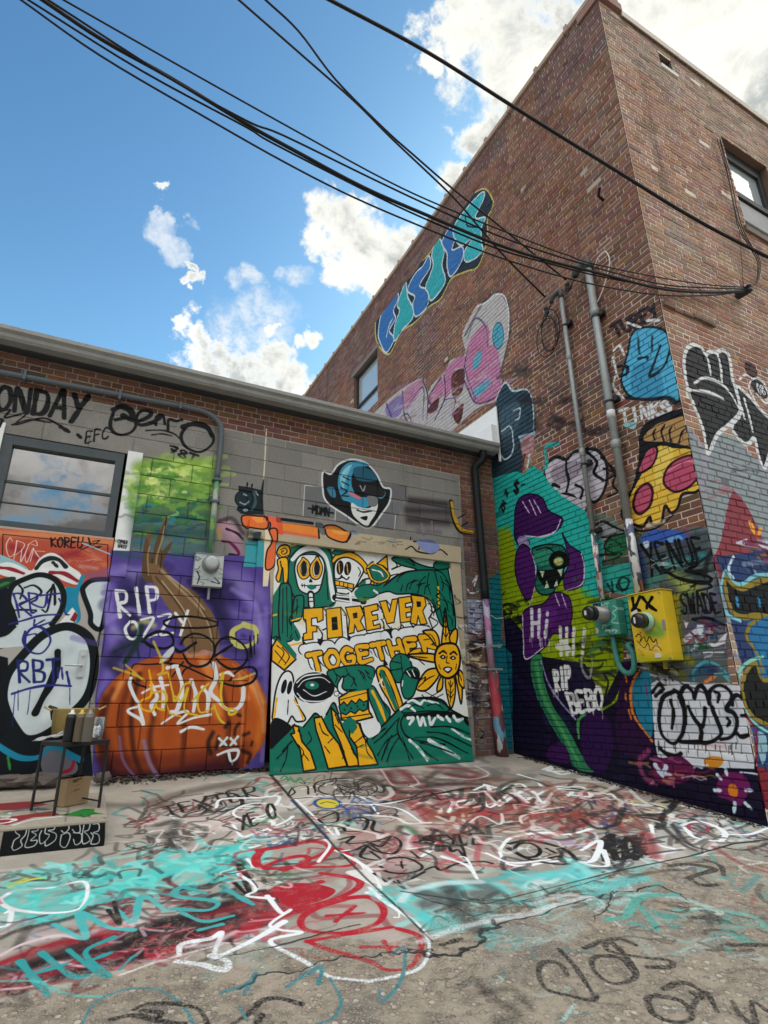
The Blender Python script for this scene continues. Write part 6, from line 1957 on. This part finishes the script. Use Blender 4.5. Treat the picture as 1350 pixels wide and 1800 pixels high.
# ================= services on the walls =================
m_galv = plain('galvanised_pipe', (.27, .29, .29), .5, .35, var=.3, scale=14); m_greyp = plain('grey_painted_pipe', (.10, .12, .135), .5, var=.2, scale=10)
m_black = plain('black_metal', (.018, .019, .021), .45, var=.15); m_rub = plain('black_cable', (.012, .012, .014), .55, bump=0); m_blackpipe = plain('black_downspout', (.011, .014, .017), .5, var=.3)
def blotchy(name, cols, scale=16., stretch=(1, 1, .5)):
    def f(w, b):
        mp = w.n('ShaderNodeMapping'); w.put(mp.inputs[0], w.n('ShaderNodeTexCoord').outputs['Object']); mp.inputs['Scale'].default_value = stretch
        d = w.n('ShaderNodeTexNoise'); w.put(d.inputs['Vector'], mp); d.inputs['Scale'].default_value = scale*1.4; d.inputs['Detail'].default_value = 5
        cm = w.n('ShaderNodeVectorMath', op='ADD'); w.put(cm.inputs[0], mp); sc = w.n('ShaderNodeVectorMath', op='SCALE'); w.put(sc.inputs[0], d.outputs['Color']); sc.inputs['Scale'].default_value = .05; w.put(cm.inputs[1], sc)
        v = w.n('ShaderNodeTexVoronoi'); w.put(v.inputs['Vector'], cm); v.inputs['Scale'].default_value = scale
        s = w.n('ShaderNodeSeparateColor'); w.put(s.inputs[0], v.outputs['Color']); r = w.n('ShaderNodeValToRGB'); w.put(r.inputs[0], s.outputs[0]); r.color_ramp.interpolation = 'CONSTANT'
        e = r.color_ramp.elements; e[0].color = cols[0]+(1,); e[1].position = 1/len(cols); e[1].color = cols[1]+(1,)
        for i, c in enumerate(cols[2:], 2): q = e.new(i/len(cols)); q.color = c+(1,)
        w.put(b.inputs['Base Color'], r); b.inputs['Roughness'].default_value = .55; bumpn(w, b, d.outputs[0], .1, .004)
    return mat(name, f)
m_stick = blotchy('stickered_pipe', [(.62, .63, .63), (.6, .61, .6), (.05, .05, .06), (.55, .56, .57), (.45, .14, .1), (.5, .52, .55), (.08, .1, .2)], 26)
m_redp = blotchy('red_painted_pipe', [(.38, .04, .06), (.33, .03, .05), (.38, .05, .06), (.6, .6, .58), (.12, .05, .06), (.12, .3, .42)], 12)
m_pinkp = blotchy('pink_painted_pipe', [(.42, .17, .33), (.36, .15, .30), (.46, .24, .38), (.2, .12, .24), (.4, .36, .5)], 10)
m_grnp = blotchy('green_painted_pipe', [(.22, .38, .10), (.16, .30, .10), (.33, .46, .16), (.10, .24, .16), (.3, .32, .3)], 14)
def V(*a): return Vector(a)
def strap(y, z, r, par, X=BX-.07):
    bm = LA([(r+.004, -.014), (r+.004, .014)], (X, y, z), 'Z', 16); box(bm, X+.01, BX-.001, y-r-.045, y+r+.035, z-.012, z+.016); box(bm, X-.01, X+.03, y-r-.075, y-r-.03, z-.02, z+.025); bmesh.ops.recalc_face_normals(bm, faces=bm.faces); obj('strap', bm, m_black, par)
def mast(y, r, z0, z1, zs, straps, lab, cond):
    t = thing('service_mast', lab, 'electrical mast', (BX-.07, y, z0), 'electrical service masts on the brick side wall'); X = BX-.07
    obj('pipe', T([(X, y, zs), (X, y, (zs+z1)/2), (X, y, z1)], r, 16), m_galv, t, True); obj('stickered_section', T([(X, y, z0), (X, y, zs-.002)], r*1.04, 16), m_stick, t, True)
    for z in cond: obj('coupling', LA([(r*1.02, -.05), (r*1.22, -.045), (r*1.22, .045), (r*1.02, .05)], (X, y, z), 'Z', 16), m_galv, t, True)
    for z in straps: strap(y, z, r, t)
    bm = bmesh.new(); lathe(bm, [(r*1.25, -.03), (r*1.35, .02), (r*1.2, .07), (r*.8, .11), (r*.2, .125)], (X, y, z1), 'Z', 18)
    hood = [(X-.01, y+.01, z1+.06), (X-.05, y+r*1.2, z1+.05), (X-.09, y+r*2.3, z1+.0), (X-.10, y+r*2.9, z1-.08)]
    tube(bm, hood, [r*1.15, r*1.3, r*1.25, r*1.0], 14); bmesh.ops.recalc_face_normals(bm, faces=bm.faces); obj('weatherhead', bm, plain('weatherhead_metal', (.07, .075, .08), .5), t, True)
    bm = bmesh.new()
    for k in range(3): tube(bm, crom([(X-.09, y+r*2.8, z1-.06), (X-.13, y+r*(3.2+k), z1-.16-.04*k), (X-.12, y+r*(4.6+k), z1-.22), (X-.10, y+r*(5.2+k*.6), z1-.10)], 6), .008, 6)
    lathe(bm, [(.022, 0), (.03, .03), (.022, .06), (.032, .09), (.02, .12)], (X-.10, y+r*5.2+.03, z1-.2), 'Z', 10); obj('drip_loop', bm, m_rub, t)
    return t
m1 = mast(4.165, .028, 2.29, 6.2, 3.02, (5.75, 3.85, 3.05), 'thinner service mast with a coil of cable at its top, feeding the green meter', (5.3, 4.0))
m2 = mast(3.70, .043, 2.28, 6.28, 3.05, (5.55, 4.42), 'thicker service mast whose foot enters the yellow meter box', (5.62, 3.9))
tag(obj('sticker', LA([(.0452, 4.22), (.0452, 4.31)], (BX-.07, 3.70, 0), 'Z', 16), m_white, m2, True))
bm = bmesh.new()
for k, (a, b_) in enumerate(((.16, .30), (.13, .26), (.19, .27))):
    c = Vector((BX-.06-.015*k, 4.42+.02*k, 5.86)); tube(bm, [c+Vector((.0, a*math.cos(q), b_*math.sin(q)-.05*k)) for q in np.linspace(0, 6.283, 30)], .0065, 6)
obj('cable_coil', bm, m_rub, m1)
bm = T(crom([(BX-.06, 3.62, 6.2), (BX-.08, 3.52, 6.28), (BX-.05, 3.44, 6.3), (BX-.04, 3.42, 6.12), (BX-.05, 3.55, 5.86), (BX-.05, 3.66, 5.74)], 8), .007, 6); obj('white_wire', bm, m_white, m2)

# yellow meter box
m_yel = painted('yellow_paint', flat_base((.72, .50, .03), .15), 'Y', rough=.5, wear=.1, bumps=.05, bscale=30); m_green = painted('green_paint', flat_base((.05, .27, .21), .15), 'Z', rough=.5, wear=.1, bumps=.05, bscale=30)
t = thing('meter_box', 'yellow sprayed electric meter box with black XX eyes on the brick side wall', 'meter box', (BX-.085, 3.58, 1.63))
uvbox('box', B(BX-.17, BX-.012, 3.392, 3.77, 1.63, 2.262), m_yel, t, 'Y', bevel=.006)
obj('lid', B(BX-.178, BX-.01, 3.384, 3.778, 2.2635, 2.275), plain('yellow_lid', (.55, .38, .05), .55), t, bevel=.003)
def meter(y, z, X, r, L, par, ring, hand=True):
    bm = LA([(r*1.22, 0), (r*1.22, -.018), (r*1.05, -.03), (r, -.032), (r, -L*.35)], (X-.001, y, z), 'X', 28); obj('meter_ring', bm, ring, par, True)
    g = obj('meter_glass', LA([(r*.97, -L*.34), (r*.97, -L*.8), (r*.9, -L*.93), (r*.7, -L)], (X, y, z), 'X', 28), m_glassb, par, True)
    obj('dial', B(X-L*.995-.004, X-L*.995, y+r*.05, y+r*.3, z-r*.35, z+r*.4), m_white, g)
m_glassb = plain('dark_meter_glass', (.012, .013, .015), .22, bump=0, spec=.5)
pz = onB(1137, 1092, BX-.17); meter(float(pz[1]), float(pz[2]), BX-.17, .072, .15, t, plain('pale_green_ring', (.30, .48, .32), .5))
obj('latch', B(BX-.178, BX-.171, 3.40, 3.43, 1.9, 1.99), m_galv, t, bevel=.002); obj('seal_tag', B(BX-.176, BX-.171, 3.5, 3.56, 1.66, 1.70), m_white, t)
for y_, z_ in ((3.41, 2.24), (3.75, 2.24), (3.41, 1.65), (3.75, 1.65)): obj('bolt', LA([(.009, 0), (.009, -.006), (.006, -.009)], (BX-.1705, y_, z_), 'X', 8), m_galv, t)
obj('hub', B(BX-.1, BX-.07, 3.52, 3.55, 1.56, 1.629), m_yel.copy() if False else plain('yellow_stub', (.3, .26, .05)), t)
# green meter box with a long grey meter can and a loop of conduit below
t = thing('meter_box', 'small green meter box with a long grey meter sticking out, left of the yellow one', 'meter box', (BX-.06, 4.11, 1.92))
uvbox('box', B(BX-.12, BX-.012, 3.955, 4.262, 1.92, 2.272), m_green, t, 'Z', bevel=.005)
pz = onB(1062, 1080, BX-.12); y, z = float(pz[1]), float(pz[2])
obj('meter_ring', LA([(.088, 0), (.088, -.02), (.078, -.03), (.076, -.15)], (BX-.121, y, z), 'X', 26), plain('grey_can', (.25, .25, .245), .35, .5), t, True)
g = obj('meter_glass', LA([(.073, -.15), (.073, -.22), (.066, -.245), (.05, -.25)], (BX-.12, y, z), 'X', 26), m_glassb, t, True); obj('dial', B(BX-.375, BX-.37, y+.0, y+.025, z-.02, z+.025), m_white, g)
m_teal = plain('teal_painted_conduit', (.05, .22, .20), .5, var=.4, scale=12)
obj('conduit_loop', T(crom([(BX-.06, 4.1, 1.92), (BX-.06, 4.1, 1.78), (BX-.065, 4.07, 1.62), (BX-.065, 3.99, 1.545), (BX-.06, 3.91, 1.58), (BX-.05, 3.90, 1.72), (BX-.05, 3.94, 1.80), (BX+.02, 3.95, 1.83)], 8), .027, 12), m_teal, t, True)
# white meter box on the garage
m_wbox = painted('scribbled_white_paint', flat_base((.50, .54, .54), .15), 'W', rough=.5, wear=.1, bumps=.05)
t = thing('meter_box', 'pale meter box covered in small scribbles at the foot of the grey conduit', 'meter box', (.96, AY-.05, 2.43))
uvbox('box', B(.815, 1.10, AY-.1, AY-.012, 2.425, 2.755), m_wbox, t, 'W', bevel=.006)
obj('cover_seam', B(.81, 1.105, AY-.104, AY-.013, 2.756, 2.768), plain('grey_lid', (.2, .22, .22)), t)
pz = onA(370, 992, AY-.1); bm = LA([(.088, 0), (.088, -.016), (.078, -.024), (.076, -.05)], (float(pz[0]), AY-.1, float(pz[2])), 'Y', 28); obj('meter_ring', bm, m_galv, t, True)
g = obj('meter_glass', LA([(.072, -.05), (.072, -.09), (.06, -.11), (.04, -.115)], (float(pz[0]), AY-.1, float(pz[2])), 'Y', 28), plain('clouded_glass', (.4, .43, .43), .2, spec=.6), t, True)
obj('lower_pipe', T([(.985, AY-.05, 2.30), (.985, AY-.05, 2.424)], .014, 8), m_galv, t)
# grey conduit under the gutter
t = thing('conduit', 'grey conduit running under the gutter and bending down to the pale meter box', 'conduit', (.962, AY-.06, 2.77)); cy = AY-.055
obj('upper_run', T([(-5.9, cy, 4.33)]+[tuple(p) for p in crom([(-1.2, cy, 4.345), (0., cy, 4.375), (.55, cy, 4.39), (.78, cy, 4.375), (.92, cy, 4.29), (.962, cy, 4.14), (.962, cy, 3.62)], 8)], .030, 14), m_greyp, t, True)
obj('painted_run', T([(.962, cy, 2.77), (.962, cy, 3.2), (.962, cy, 3.618)], .0305, 14), m_grnp, t, True)
for x in (-.95, -.1, .5): obj('clip', B(x-.012, x+.012, cy-.04, AY-.001, 4.31+.02*(x > 0)+.02*(x > .3), 4.42+.01*(x > .3)), m_greyp, t)
for z in (3.6, 3.35): obj('clip', B(.915, 1.01, cy-.04, AY-.001, z-.012, z+.012), m_greyp, t)
# downspout in the corner: black above, pink middle, wide red boot
t = thing('downspout', 'downspout in the corner, black above, pink in the middle and red at its foot', 'downspout', (4.53, AY-.08, zg(AY))); dy = AY-.075
obj('black_pipe', T([tuple(p) for p in crom([(4.50, AY-.19, 4.62), (4.50, AY-.17, 4.50), (4.42, AY-.09, 4.38), (4.425, dy, 4.2), (4.44, dy, 3.4), (4.455, dy, 2.55)], 7)], .052, 12), m_blackpipe, t, True)
obj('pink_pipe', T([(4.455, dy, 2.548), (4.475, dy, 1.68)], .042, 12), m_pinkp, t, True); obj('red_boot', T([(4.478, dy, 1.678), (4.49, dy, 1.6), (4.53, dy, .95), (4.545, dy, .66)], [.05, .068, .072, .078], 14), m_redp, t, True)
for z, x in ((1.95, 4.468), (1.67, 4.478)): obj('strap', B(x-.10, x+.12, dy-.065, dy-.053, z-.012, z+.014), m_galv, t)

# ================= overhead cables =================
def cable(pp, A, Bp, r, lab, ext=5., par=None, name='overhead_cable'):
    A, Bp = np.array(A, float), np.array(Bp, float); n = np.array([Bp[1]-A[1], A[0]-Bp[0], 0.]); P = [hit(x, y, A, n) for x, y in pp]
    P = list(crom(np.array(P), 5)); d = P[0]-P[2]; d = d/np.linalg.norm(d); P = [P[0]+d*ext] + P
    return tag(obj(name, T([tuple(p) for p in P], r, 6), m_rub, None, True), lab, 'cable', 'overhead cables to the brick building')
BR = (6.31, 2.82, 5.87)
def far(x, y, Y): return onA(x, y, Y)
cable([(37, 0), (175, 97), (350, 200), (500, 285), (622, 347), (750, 402), (871, 450), (993, 488), (1080, 507), (1167, 519), (1250, 519), (1311, 512)], far(37, 0, 3.2), BR, .008, 'lowest thin cable of the left bundle, ending at the street wall bracket')
cable([(50, 0), (250, 125), (430, 222), (480, 252), (658, 343), (757, 389), (871, 436), (960, 462), (1060, 487), (1165, 505), (1250, 512), (1311, 510)], far(50, 0, 3.2), BR, .008, 'thin cable just above the lowest one of the left bundle')
cable([(75, 0), (180, 70), (300, 137), (435, 219), (520, 266), (640, 330), (757, 381), (870, 428), (960, 457), (1060, 482), (1165, 508), (1250, 514), (1311, 511)], far(75, 0, 3.15), BR, .015, 'thick twisted cable in the middle of the left bundle')
cable([(85, 0), (290, 132), (435, 213), (498, 238), (658, 316), (760, 364), (870, 412), (960, 444), (1060, 474), (1165, 500), (1250, 506), (1311, 508)], far(85, 0, 3.1), BR, .008, 'cable that kinks away above the thick twisted cable of the left bundle')
cable([(112, 0), (300, 107), (500, 219), (679, 317), (800, 372), (960, 435), (1000, 449), (1040, 463), (1160, 488), (1250, 501), (1311, 505)], far(112, 0, 3.05), BR, .007, 'topmost thin cable of the left bundle, a little apart from the rest')
cable([(420, 0), (540, 105), (625, 180), (690, 245), (793, 343), (846, 404), (889, 453), (958, 522)], far(420, 0, 4), (4.66, 4.36, 6.08), .012, 'steep cable dropping to the head of the thinner mast')
cable([(467, 0), (525, 55), (590, 140), (675, 226), (730, 275), (796, 332), (864, 386), (960, 464), (995, 492)], far(467, 0, 3.3), (4.66, 3.95, 6.12), .010, 'steep cable crossing to the head of the thicker mast')
cable([(580, 0), (750, 91), (900, 186), (1080, 298), (1220, 384), (1350, 452), (1480, 515)], far(580, 0, 2.6), onA(1350, 452, 1.9), .014, 'single heavy cable passing in front of the tall brick corner')
t = thing('cable_bracket', 'black cable bracket and hanging wires on the street wall below the window', 'cable bracket', (BR[0], CY, BR[2]))
bm = B(BR[0]-.03, BR[0]+.05, CY-.14, CY-.005, BR[2]-.03, BR[2]+.03); lathe(bm, [(.02, 0), (.035, .02), (.02, .05), (.035, .08), (.02, .1)], (BR[0], CY-.15, BR[2]-.05), 'Z', 12); obj('bracket', bm, m_black, t)
up = [(1311, 508), (1328, 495), (1331, 460), (1318, 435), (1300, 405), (1290, 370), (1278, 310), (1262, 246)]
P = np.array([onC(x, y, CY-.05) for x, y in up]); bm = bmesh.new()
for k in range(3): tube(bm, [tuple(p+np.array([.012*k, -.012*k, 0])) for p in crom(P+RS.randn(*P.shape)*.012*(np.arange(len(P)) > 0)[:, None]*[1, .3, .5], 7)], .006, 6)
obj('hanging_wire', bm, m_rub, t)
P = np.array([onC(x, y, CY-.04) for x, y in [(1307, 505), (1304, 460), (1300, 410)]]); obj('thin_wire', T([tuple(p) for p in P], .004, 5), m_rub, t)
# broken brick ledge and iron hook on the walls
bm = bmesh.new(); x = 4.83
while x < 5.66:
    w_ = .06+RS.rand()*.12; box(bm, x, min(x+w_, 5.68), CY-.012-RS.rand()*.035, CY+.02, 5.19+RS.rand()*.015, 5.235+RS.rand()*.02); x += w_+.004
bmesh.ops.recalc_face_normals(bm, faces=bm.faces); obj('ledge', bm, plain('broken_ledge', (.16, .11, .09), .9, var=.4), bb, bevel=.004)
q = onB(1060, 352); bm = T([tuple(q+[0.01, 0, 0]), tuple(q+[-.1, -.02, 0]), tuple(q+[-.16, -.1, .03])], .018, 8); obj('iron_hook', bm, m_black, bb)

# ================= step, table and things on them =================
m_sf = painted('painted_step_face', flat_base((.36, .33, .28), .3), 'S', wear=.15, bumps=.3); m_st = painted('painted_step_top', flat_base((.40, .36, .29), .3), 'T', wear=.25, bumps=.3)
ZT = float(STP[0][2])+STH; sx0, sx1 = float(_s0[0])-.22, float(_s1[0]); fy0, fy1 = float(_s0[1]), float(_s1[1]); bk = 5.42
t = thing('concrete_step', 'low concrete step with painted top and chalk white lettering on its black front', 'step', ((sx0+sx1)/2, (fy0+bk)/2, ZT-STH))
lf = fy0+.22*.018
def quad8(bm, z0, z1, iy=0.):
    pts8 = [(sx0, lf+iy), (sx1, fy1+iy), (sx1+.02, bk), (sx0, bk)]; a = [bm.verts.new((x, y, z0)) for x, y in pts8]; b_ = [bm.verts.new((x, y, z1)) for x, y in pts8]
    bm.faces.new(a[::-1]); bm.faces.new(b_)
    for i in range(4): bm.faces.new((a[i], a[(i+1) % 4], b_[(i+1) % 4], b_[i]))
    return bm
bm = quad8(bmesh.new(), ZT-STH-.1, ZT-.018); o = obj('body', bm, m_sf, t, bevel=.006); set_uv(o.data, CV['S'])
bm = quad8(bmesh.new(), ZT-.0178, ZT); o = obj('top', bm, m_st, t, bevel=.005); set_uv(o.data, CV['T'])
def onZ(x, y, z): return hit(x, y, (0, 0, z), (0, 0, 1))
F = [onZ(54.5, 1425, ZT), onZ(94.4, 1434, ZT), onZ(173.4, 1419.6, ZT)]; F.append(F[0]+F[2]-F[1])
d_ = ray(113.7, 1305); k_ = np.hypot(F[1][0], F[1][1])/np.hypot(d_[0], d_[1]); HT = EYE+d_[2]*k_
t = thing('side_table', 'small black metal side table standing on the concrete step', 'table', tuple(np.mean(F, 0)))
cx_, cy_ = np.mean(F, 0)[:2]
for f in F: obj('leg', T([(f[0], f[1], ZT), (f[0], f[1], HT-.028)], .0095, 8), m_black, t)
def grow(f, s): return (cx_+(f[0]-cx_)*s, cy_+(f[1]-cy_)*s)
bm = bmesh.new(); a = [bm.verts.new((*grow(F[i], 1.07), HT-.0275)) for i in (0, 1, 2, 3)]; b_ = [bm.verts.new((*grow(F[i], 1.07), HT)) for i in (0, 1, 2, 3)]
bm.faces.new(a[::-1]); bm.faces.new(b_)
for i in range(4): bm.faces.new((a[i], a[(i+1) % 4], b_[(i+1) % 4], b_[i]))
bmesh.ops.recalc_face_normals(bm, faces=bm.faces); obj('table_top', bm, m_black, t, bevel=.004)
obj('stretcher', T([(F[0][0], F[0][1], ZT+.04), (F[3][0], F[3][1], ZT+.04)], .006, 6), m_black, t); obj('stretcher', T([(F[2][0], F[2][1], ZT+.04), (F[3][0], F[3][1], ZT+.04)], .006, 6), m_black, t)
# brass tub
c = (F[0]+F[3])/2*.7+np.mean(F, 0)*.3; c = onZ(126, 1291, HT); sc_ = .0049
m_brass = plain('brassy_metal', (.42, .32, .12), .42, .45, var=.3, scale=6)
t = thing('metal_tub', 'brass coloured metal tub with ear handles at the back of the black table', 'tub', (c[0], c[1], HT))
obj('tub', LA([(.12, .001), (.150, .01), (.172, .19), (.180, .2), (.178, .206), (.168, .203), (.145, .02), (.1, .018)], (c[0], c[1], HT), 'Z', 32), m_brass, t, True)
for s in (-1, 1): obj('handle', T([tuple(p) for p in crom([(c[0]+s*.172, c[1]-.06, HT+.19), (c[0]+s*.22, c[1]-.04, HT+.215), (c[0]+s*.225, c[1]+.04, HT+.215), (c[0]+s*.172, c[1]+.06, HT+.19)], 6)], .008, 8), m_brass, t, True)
obj('scoop', T([(c[0]-.15, c[1], HT+.12), (c[0]-.16, c[1]-.02, HT+.2), (c[0]-.2, c[1]-.03, HT+.225)], [.02, .03, .012], 8), m_black, t, True)
# spray cans
def can(px, body, cap, lab):
    p = onZ(px, 1304, HT); m = thing('spray_can', lab, 'spray can', (p[0], p[1], HT), 'spray cans along the front of the table')
    x, y = p[0], p[1]
    obj('body', LA([(.031, .001), (.0325, .004), (.0325, .15), (.033, .152), (.031, .156), (.024, .172)], (x, y, HT), 'Z', 22), body, m, True); obj('cap', LA([(.024, .1715), (.023, .178), (.012, .184), (.010, .2), (.004, .202)], (x, y, HT), 'Z', 16), cap, m, True)
can(119, plain('black_can', (.02, .02, .022), .4), plain('white_cap', (.6, .6, .6), .4), 'black spray can with a white top, leftmost of the three on the table')
can(136.5, plain('brown_can', (.12, .10, .07), .4), plain('yellow_cap', (.55, .40, .06), .4), 'brown spray can with a yellow top between the black and grey cans')
can(151.5, plain('grey_brown_can', (.14, .12, .10), .4), plain('grey_cap', (.22, .23, .22), .4), 'grey brown spray can with a grey top beside the clear cup')
p = onZ(170, 1300, HT)
def clear(w, b): b.inputs['Base Color'].default_value = (.9, .93, .93, 1); b.inputs['Roughness'].default_value = .05; b.inputs['Transmission Weight'].default_value = .95; b.inputs['IOR'].default_value = 1.1
t = thing('clear_cup', 'clear plastic cup holding a crumpled white tissue at the right table edge', 'cup', (p[0], p[1], HT))
obj('cup', LA([(.035, .001), (.036, .003), (.047, .15), (.0455, .15), (.034, .006), (.01, .005)], (p[0], p[1], HT), 'Z', 22), mat('clear_plastic', clear), t, True)
def crumple(name, c, sx, sy, sz, mt, par, seed, sub=3, amp=.35):
    bm = bmesh.new(); bmesh.ops.create_icosphere(bm, subdivisions=sub, radius=1); R = np.random.RandomState(seed); f = vnoise(seed); g_ = vnoise(seed+1)
    for v_ in bm.verts:
        k = 1+amp*f(v_.co.x*2.5, v_.co.y*2.5+v_.co.z*2)+amp*.5*g_(v_.co.z*4, v_.co.x*4); v_.co = Vector((c[0]+v_.co.x*k*sx, c[1]+v_.co.y*k*sy, max(c[2]+v_.co.z*k*sz, c[2]-sz*.9)))
    return obj(name, bm, mt, par, False)
m_paper = plain('white_paper', (.66, .67, .68), .8, var=.06)
crumple('tissue', (p[0]-.012, p[1], HT+.045), .026, .026, .04, m_paper, t, 4)
# draped white cloth on the left edge
q0, q1 = onZ(58, 1303, HT), onZ(112, 1296, HT); bm = bmesh.new(); nx, ny = 22, 8; g = []
for i in range(nx):
    u = i/(nx-1); row = []
    for j in range(ny):
        v_ = j/(ny-1)-.5; pc = q0+(q1-q0)*u; wdt = .05+.11*math.sin(math.pi*min(u*.85+.08, 1)); z = HT+.004+.045*u*math.exp(-(v_*2.2)**2)*(1+.4*math.sin(7*u+5*v_))+.006*math.sin(13*u+9*v_)
        row.append(bm.verts.new((pc[0]+.01*math.sin(9*v_), pc[1]+v_*wdt*1.4, max(z, HT+.002))))
    g.append(row)
for i in range(nx-1):
    for j in range(ny-1): bm.faces.new((g[i][j], g[i+1][j], g[i+1][j+1], g[i][j+1]))
ext = bmesh.ops.solidify(bm, geom=list(bm.faces), thickness=.002); tag(obj('white_cloth', bm, m_paper, None, True), 'crumpled white cloth hanging over the left edge of the black table', 'cloth')
# cardboard box under the table
m_card = painted('cardboard', flat_base((.33, .23, .13), .2), 'X', wear=.02, bumps=.05, bscale=20); bz = ZT+.004
a = onZ(111.5, 1419, bz); b_ = onZ(154, 1411, bz); l_ = onZ(93, 1417, bz); dv = ray(111.5, 1370); k_ = np.hypot(a[0], a[1]); dt = ray(112, 1371); hB = EYE+dt[2]*k_/np.hypot(dt[0], dt[1])-bz
t = thing('cardboard_box', 'brown cardboard box with small dark print under the black table', 'box', tuple((a+b_)/2))
u1 = (b_-a)[:2]; u2 = (l_-a)[:2]; bm = bmesh.new(); base = [a[:2], a[:2]+u1, a[:2]+u1+u2*1., a[:2]+u2]
lo = [bm.verts.new((x, y, bz)) for x, y in base]; hi = [bm.verts.new((x, y, bz+hB)) for x, y in base]
bm.faces.new(lo[::-1]); bm.faces.new(hi)
for i in range(4): bm.faces.new((lo[i], lo[(i+1) % 4], hi[(i+1) % 4], hi[i]))
bmesh.ops.recalc_face_normals(bm, faces=bm.faces); o = uvbox('carton', bm, m_card, t, 'X', bevel=.003)
bm = bmesh.new(); m_ = (Vector((*base[0], bz+hB))+Vector((*base[3], bz+hB)))/2; w_ = Vector((*u1, 0))
fl = [bm.verts.new(Vector((*base[3], bz+hB+.0035))), bm.verts.new(Vector((*base[2], bz+hB+.0035))), bm.verts.new(Vector((*base[2], bz+hB+.0035))-Vector((*u2, 0))*.48), bm.verts.new(Vector((*base[3], bz+hB+.0035))-Vector((*u2, 0))*.48)]
bm.faces.new(fl); bmesh.ops.solidify(bm, geom=list(bm.faces), thickness=.0025); obj('flap', bm, plain('card_flap', (.36, .26, .15), .8), t)
# stones of the broken footing under the door, and litter at the wall foot
m_stn = plain('footing_stone', (.11, .09, .08), .9, var=.5, scale=12, bump=.4)
for i, (px, py, s) in enumerate(((8, 1381, .13), (34, 1384, .11), (62, 1383, .10), (88, 1384, .12), (178, 1392, .07))):
    p = onA(px, py, AY-.12-.02*i); o = crumple('footing_stone', (p[0], p[1], zg(AY)+.045), s*1.1, s*.7, .05, m_stn, None, 30+i, 2, .25)
    tag(o, 'rough broken stone of the footing under the painted door', 'stone', 'broken footing stones under the door')
bm = bmesh.new()
def flake(x, y, z, s):
    q = Matrix.Rotation(RS.rand()*6.28, 4, 'Z') @ Matrix.Rotation(RS.randn()*.5, 4, 'X'); bm.faces.new([bm.verts.new(Vector((x, y, z))+q @ Vector(v_)) for v_ in ((-s, 0, 0), (0, -s*.5, 0), (s, 0, .3*s), (0, s*.5, .1*s))])
for i in range(900):
    x = .25+RS.rand()*1.5; d_ = abs(RS.randn())*.07*(1.6-.6*x if x < 1.2 else .6); y = AY-.03-d_; flake(x, y, zg(y)+.006+RS.rand()*.02*math.exp(-d_*12), .008+RS.rand()*.02)
for i in range(1100):
    y = 2.95+RS.rand()*2.7; d_ = abs(RS.randn())*.05; flake(BX-.02-d_, y, zg(y)+.005, .005+RS.rand()*.016)
tag(obj('leaf_litter', bm, plain('dark_litter', (.05, .042, .035), .9, var=.6, scale=30)), kind='stuff')
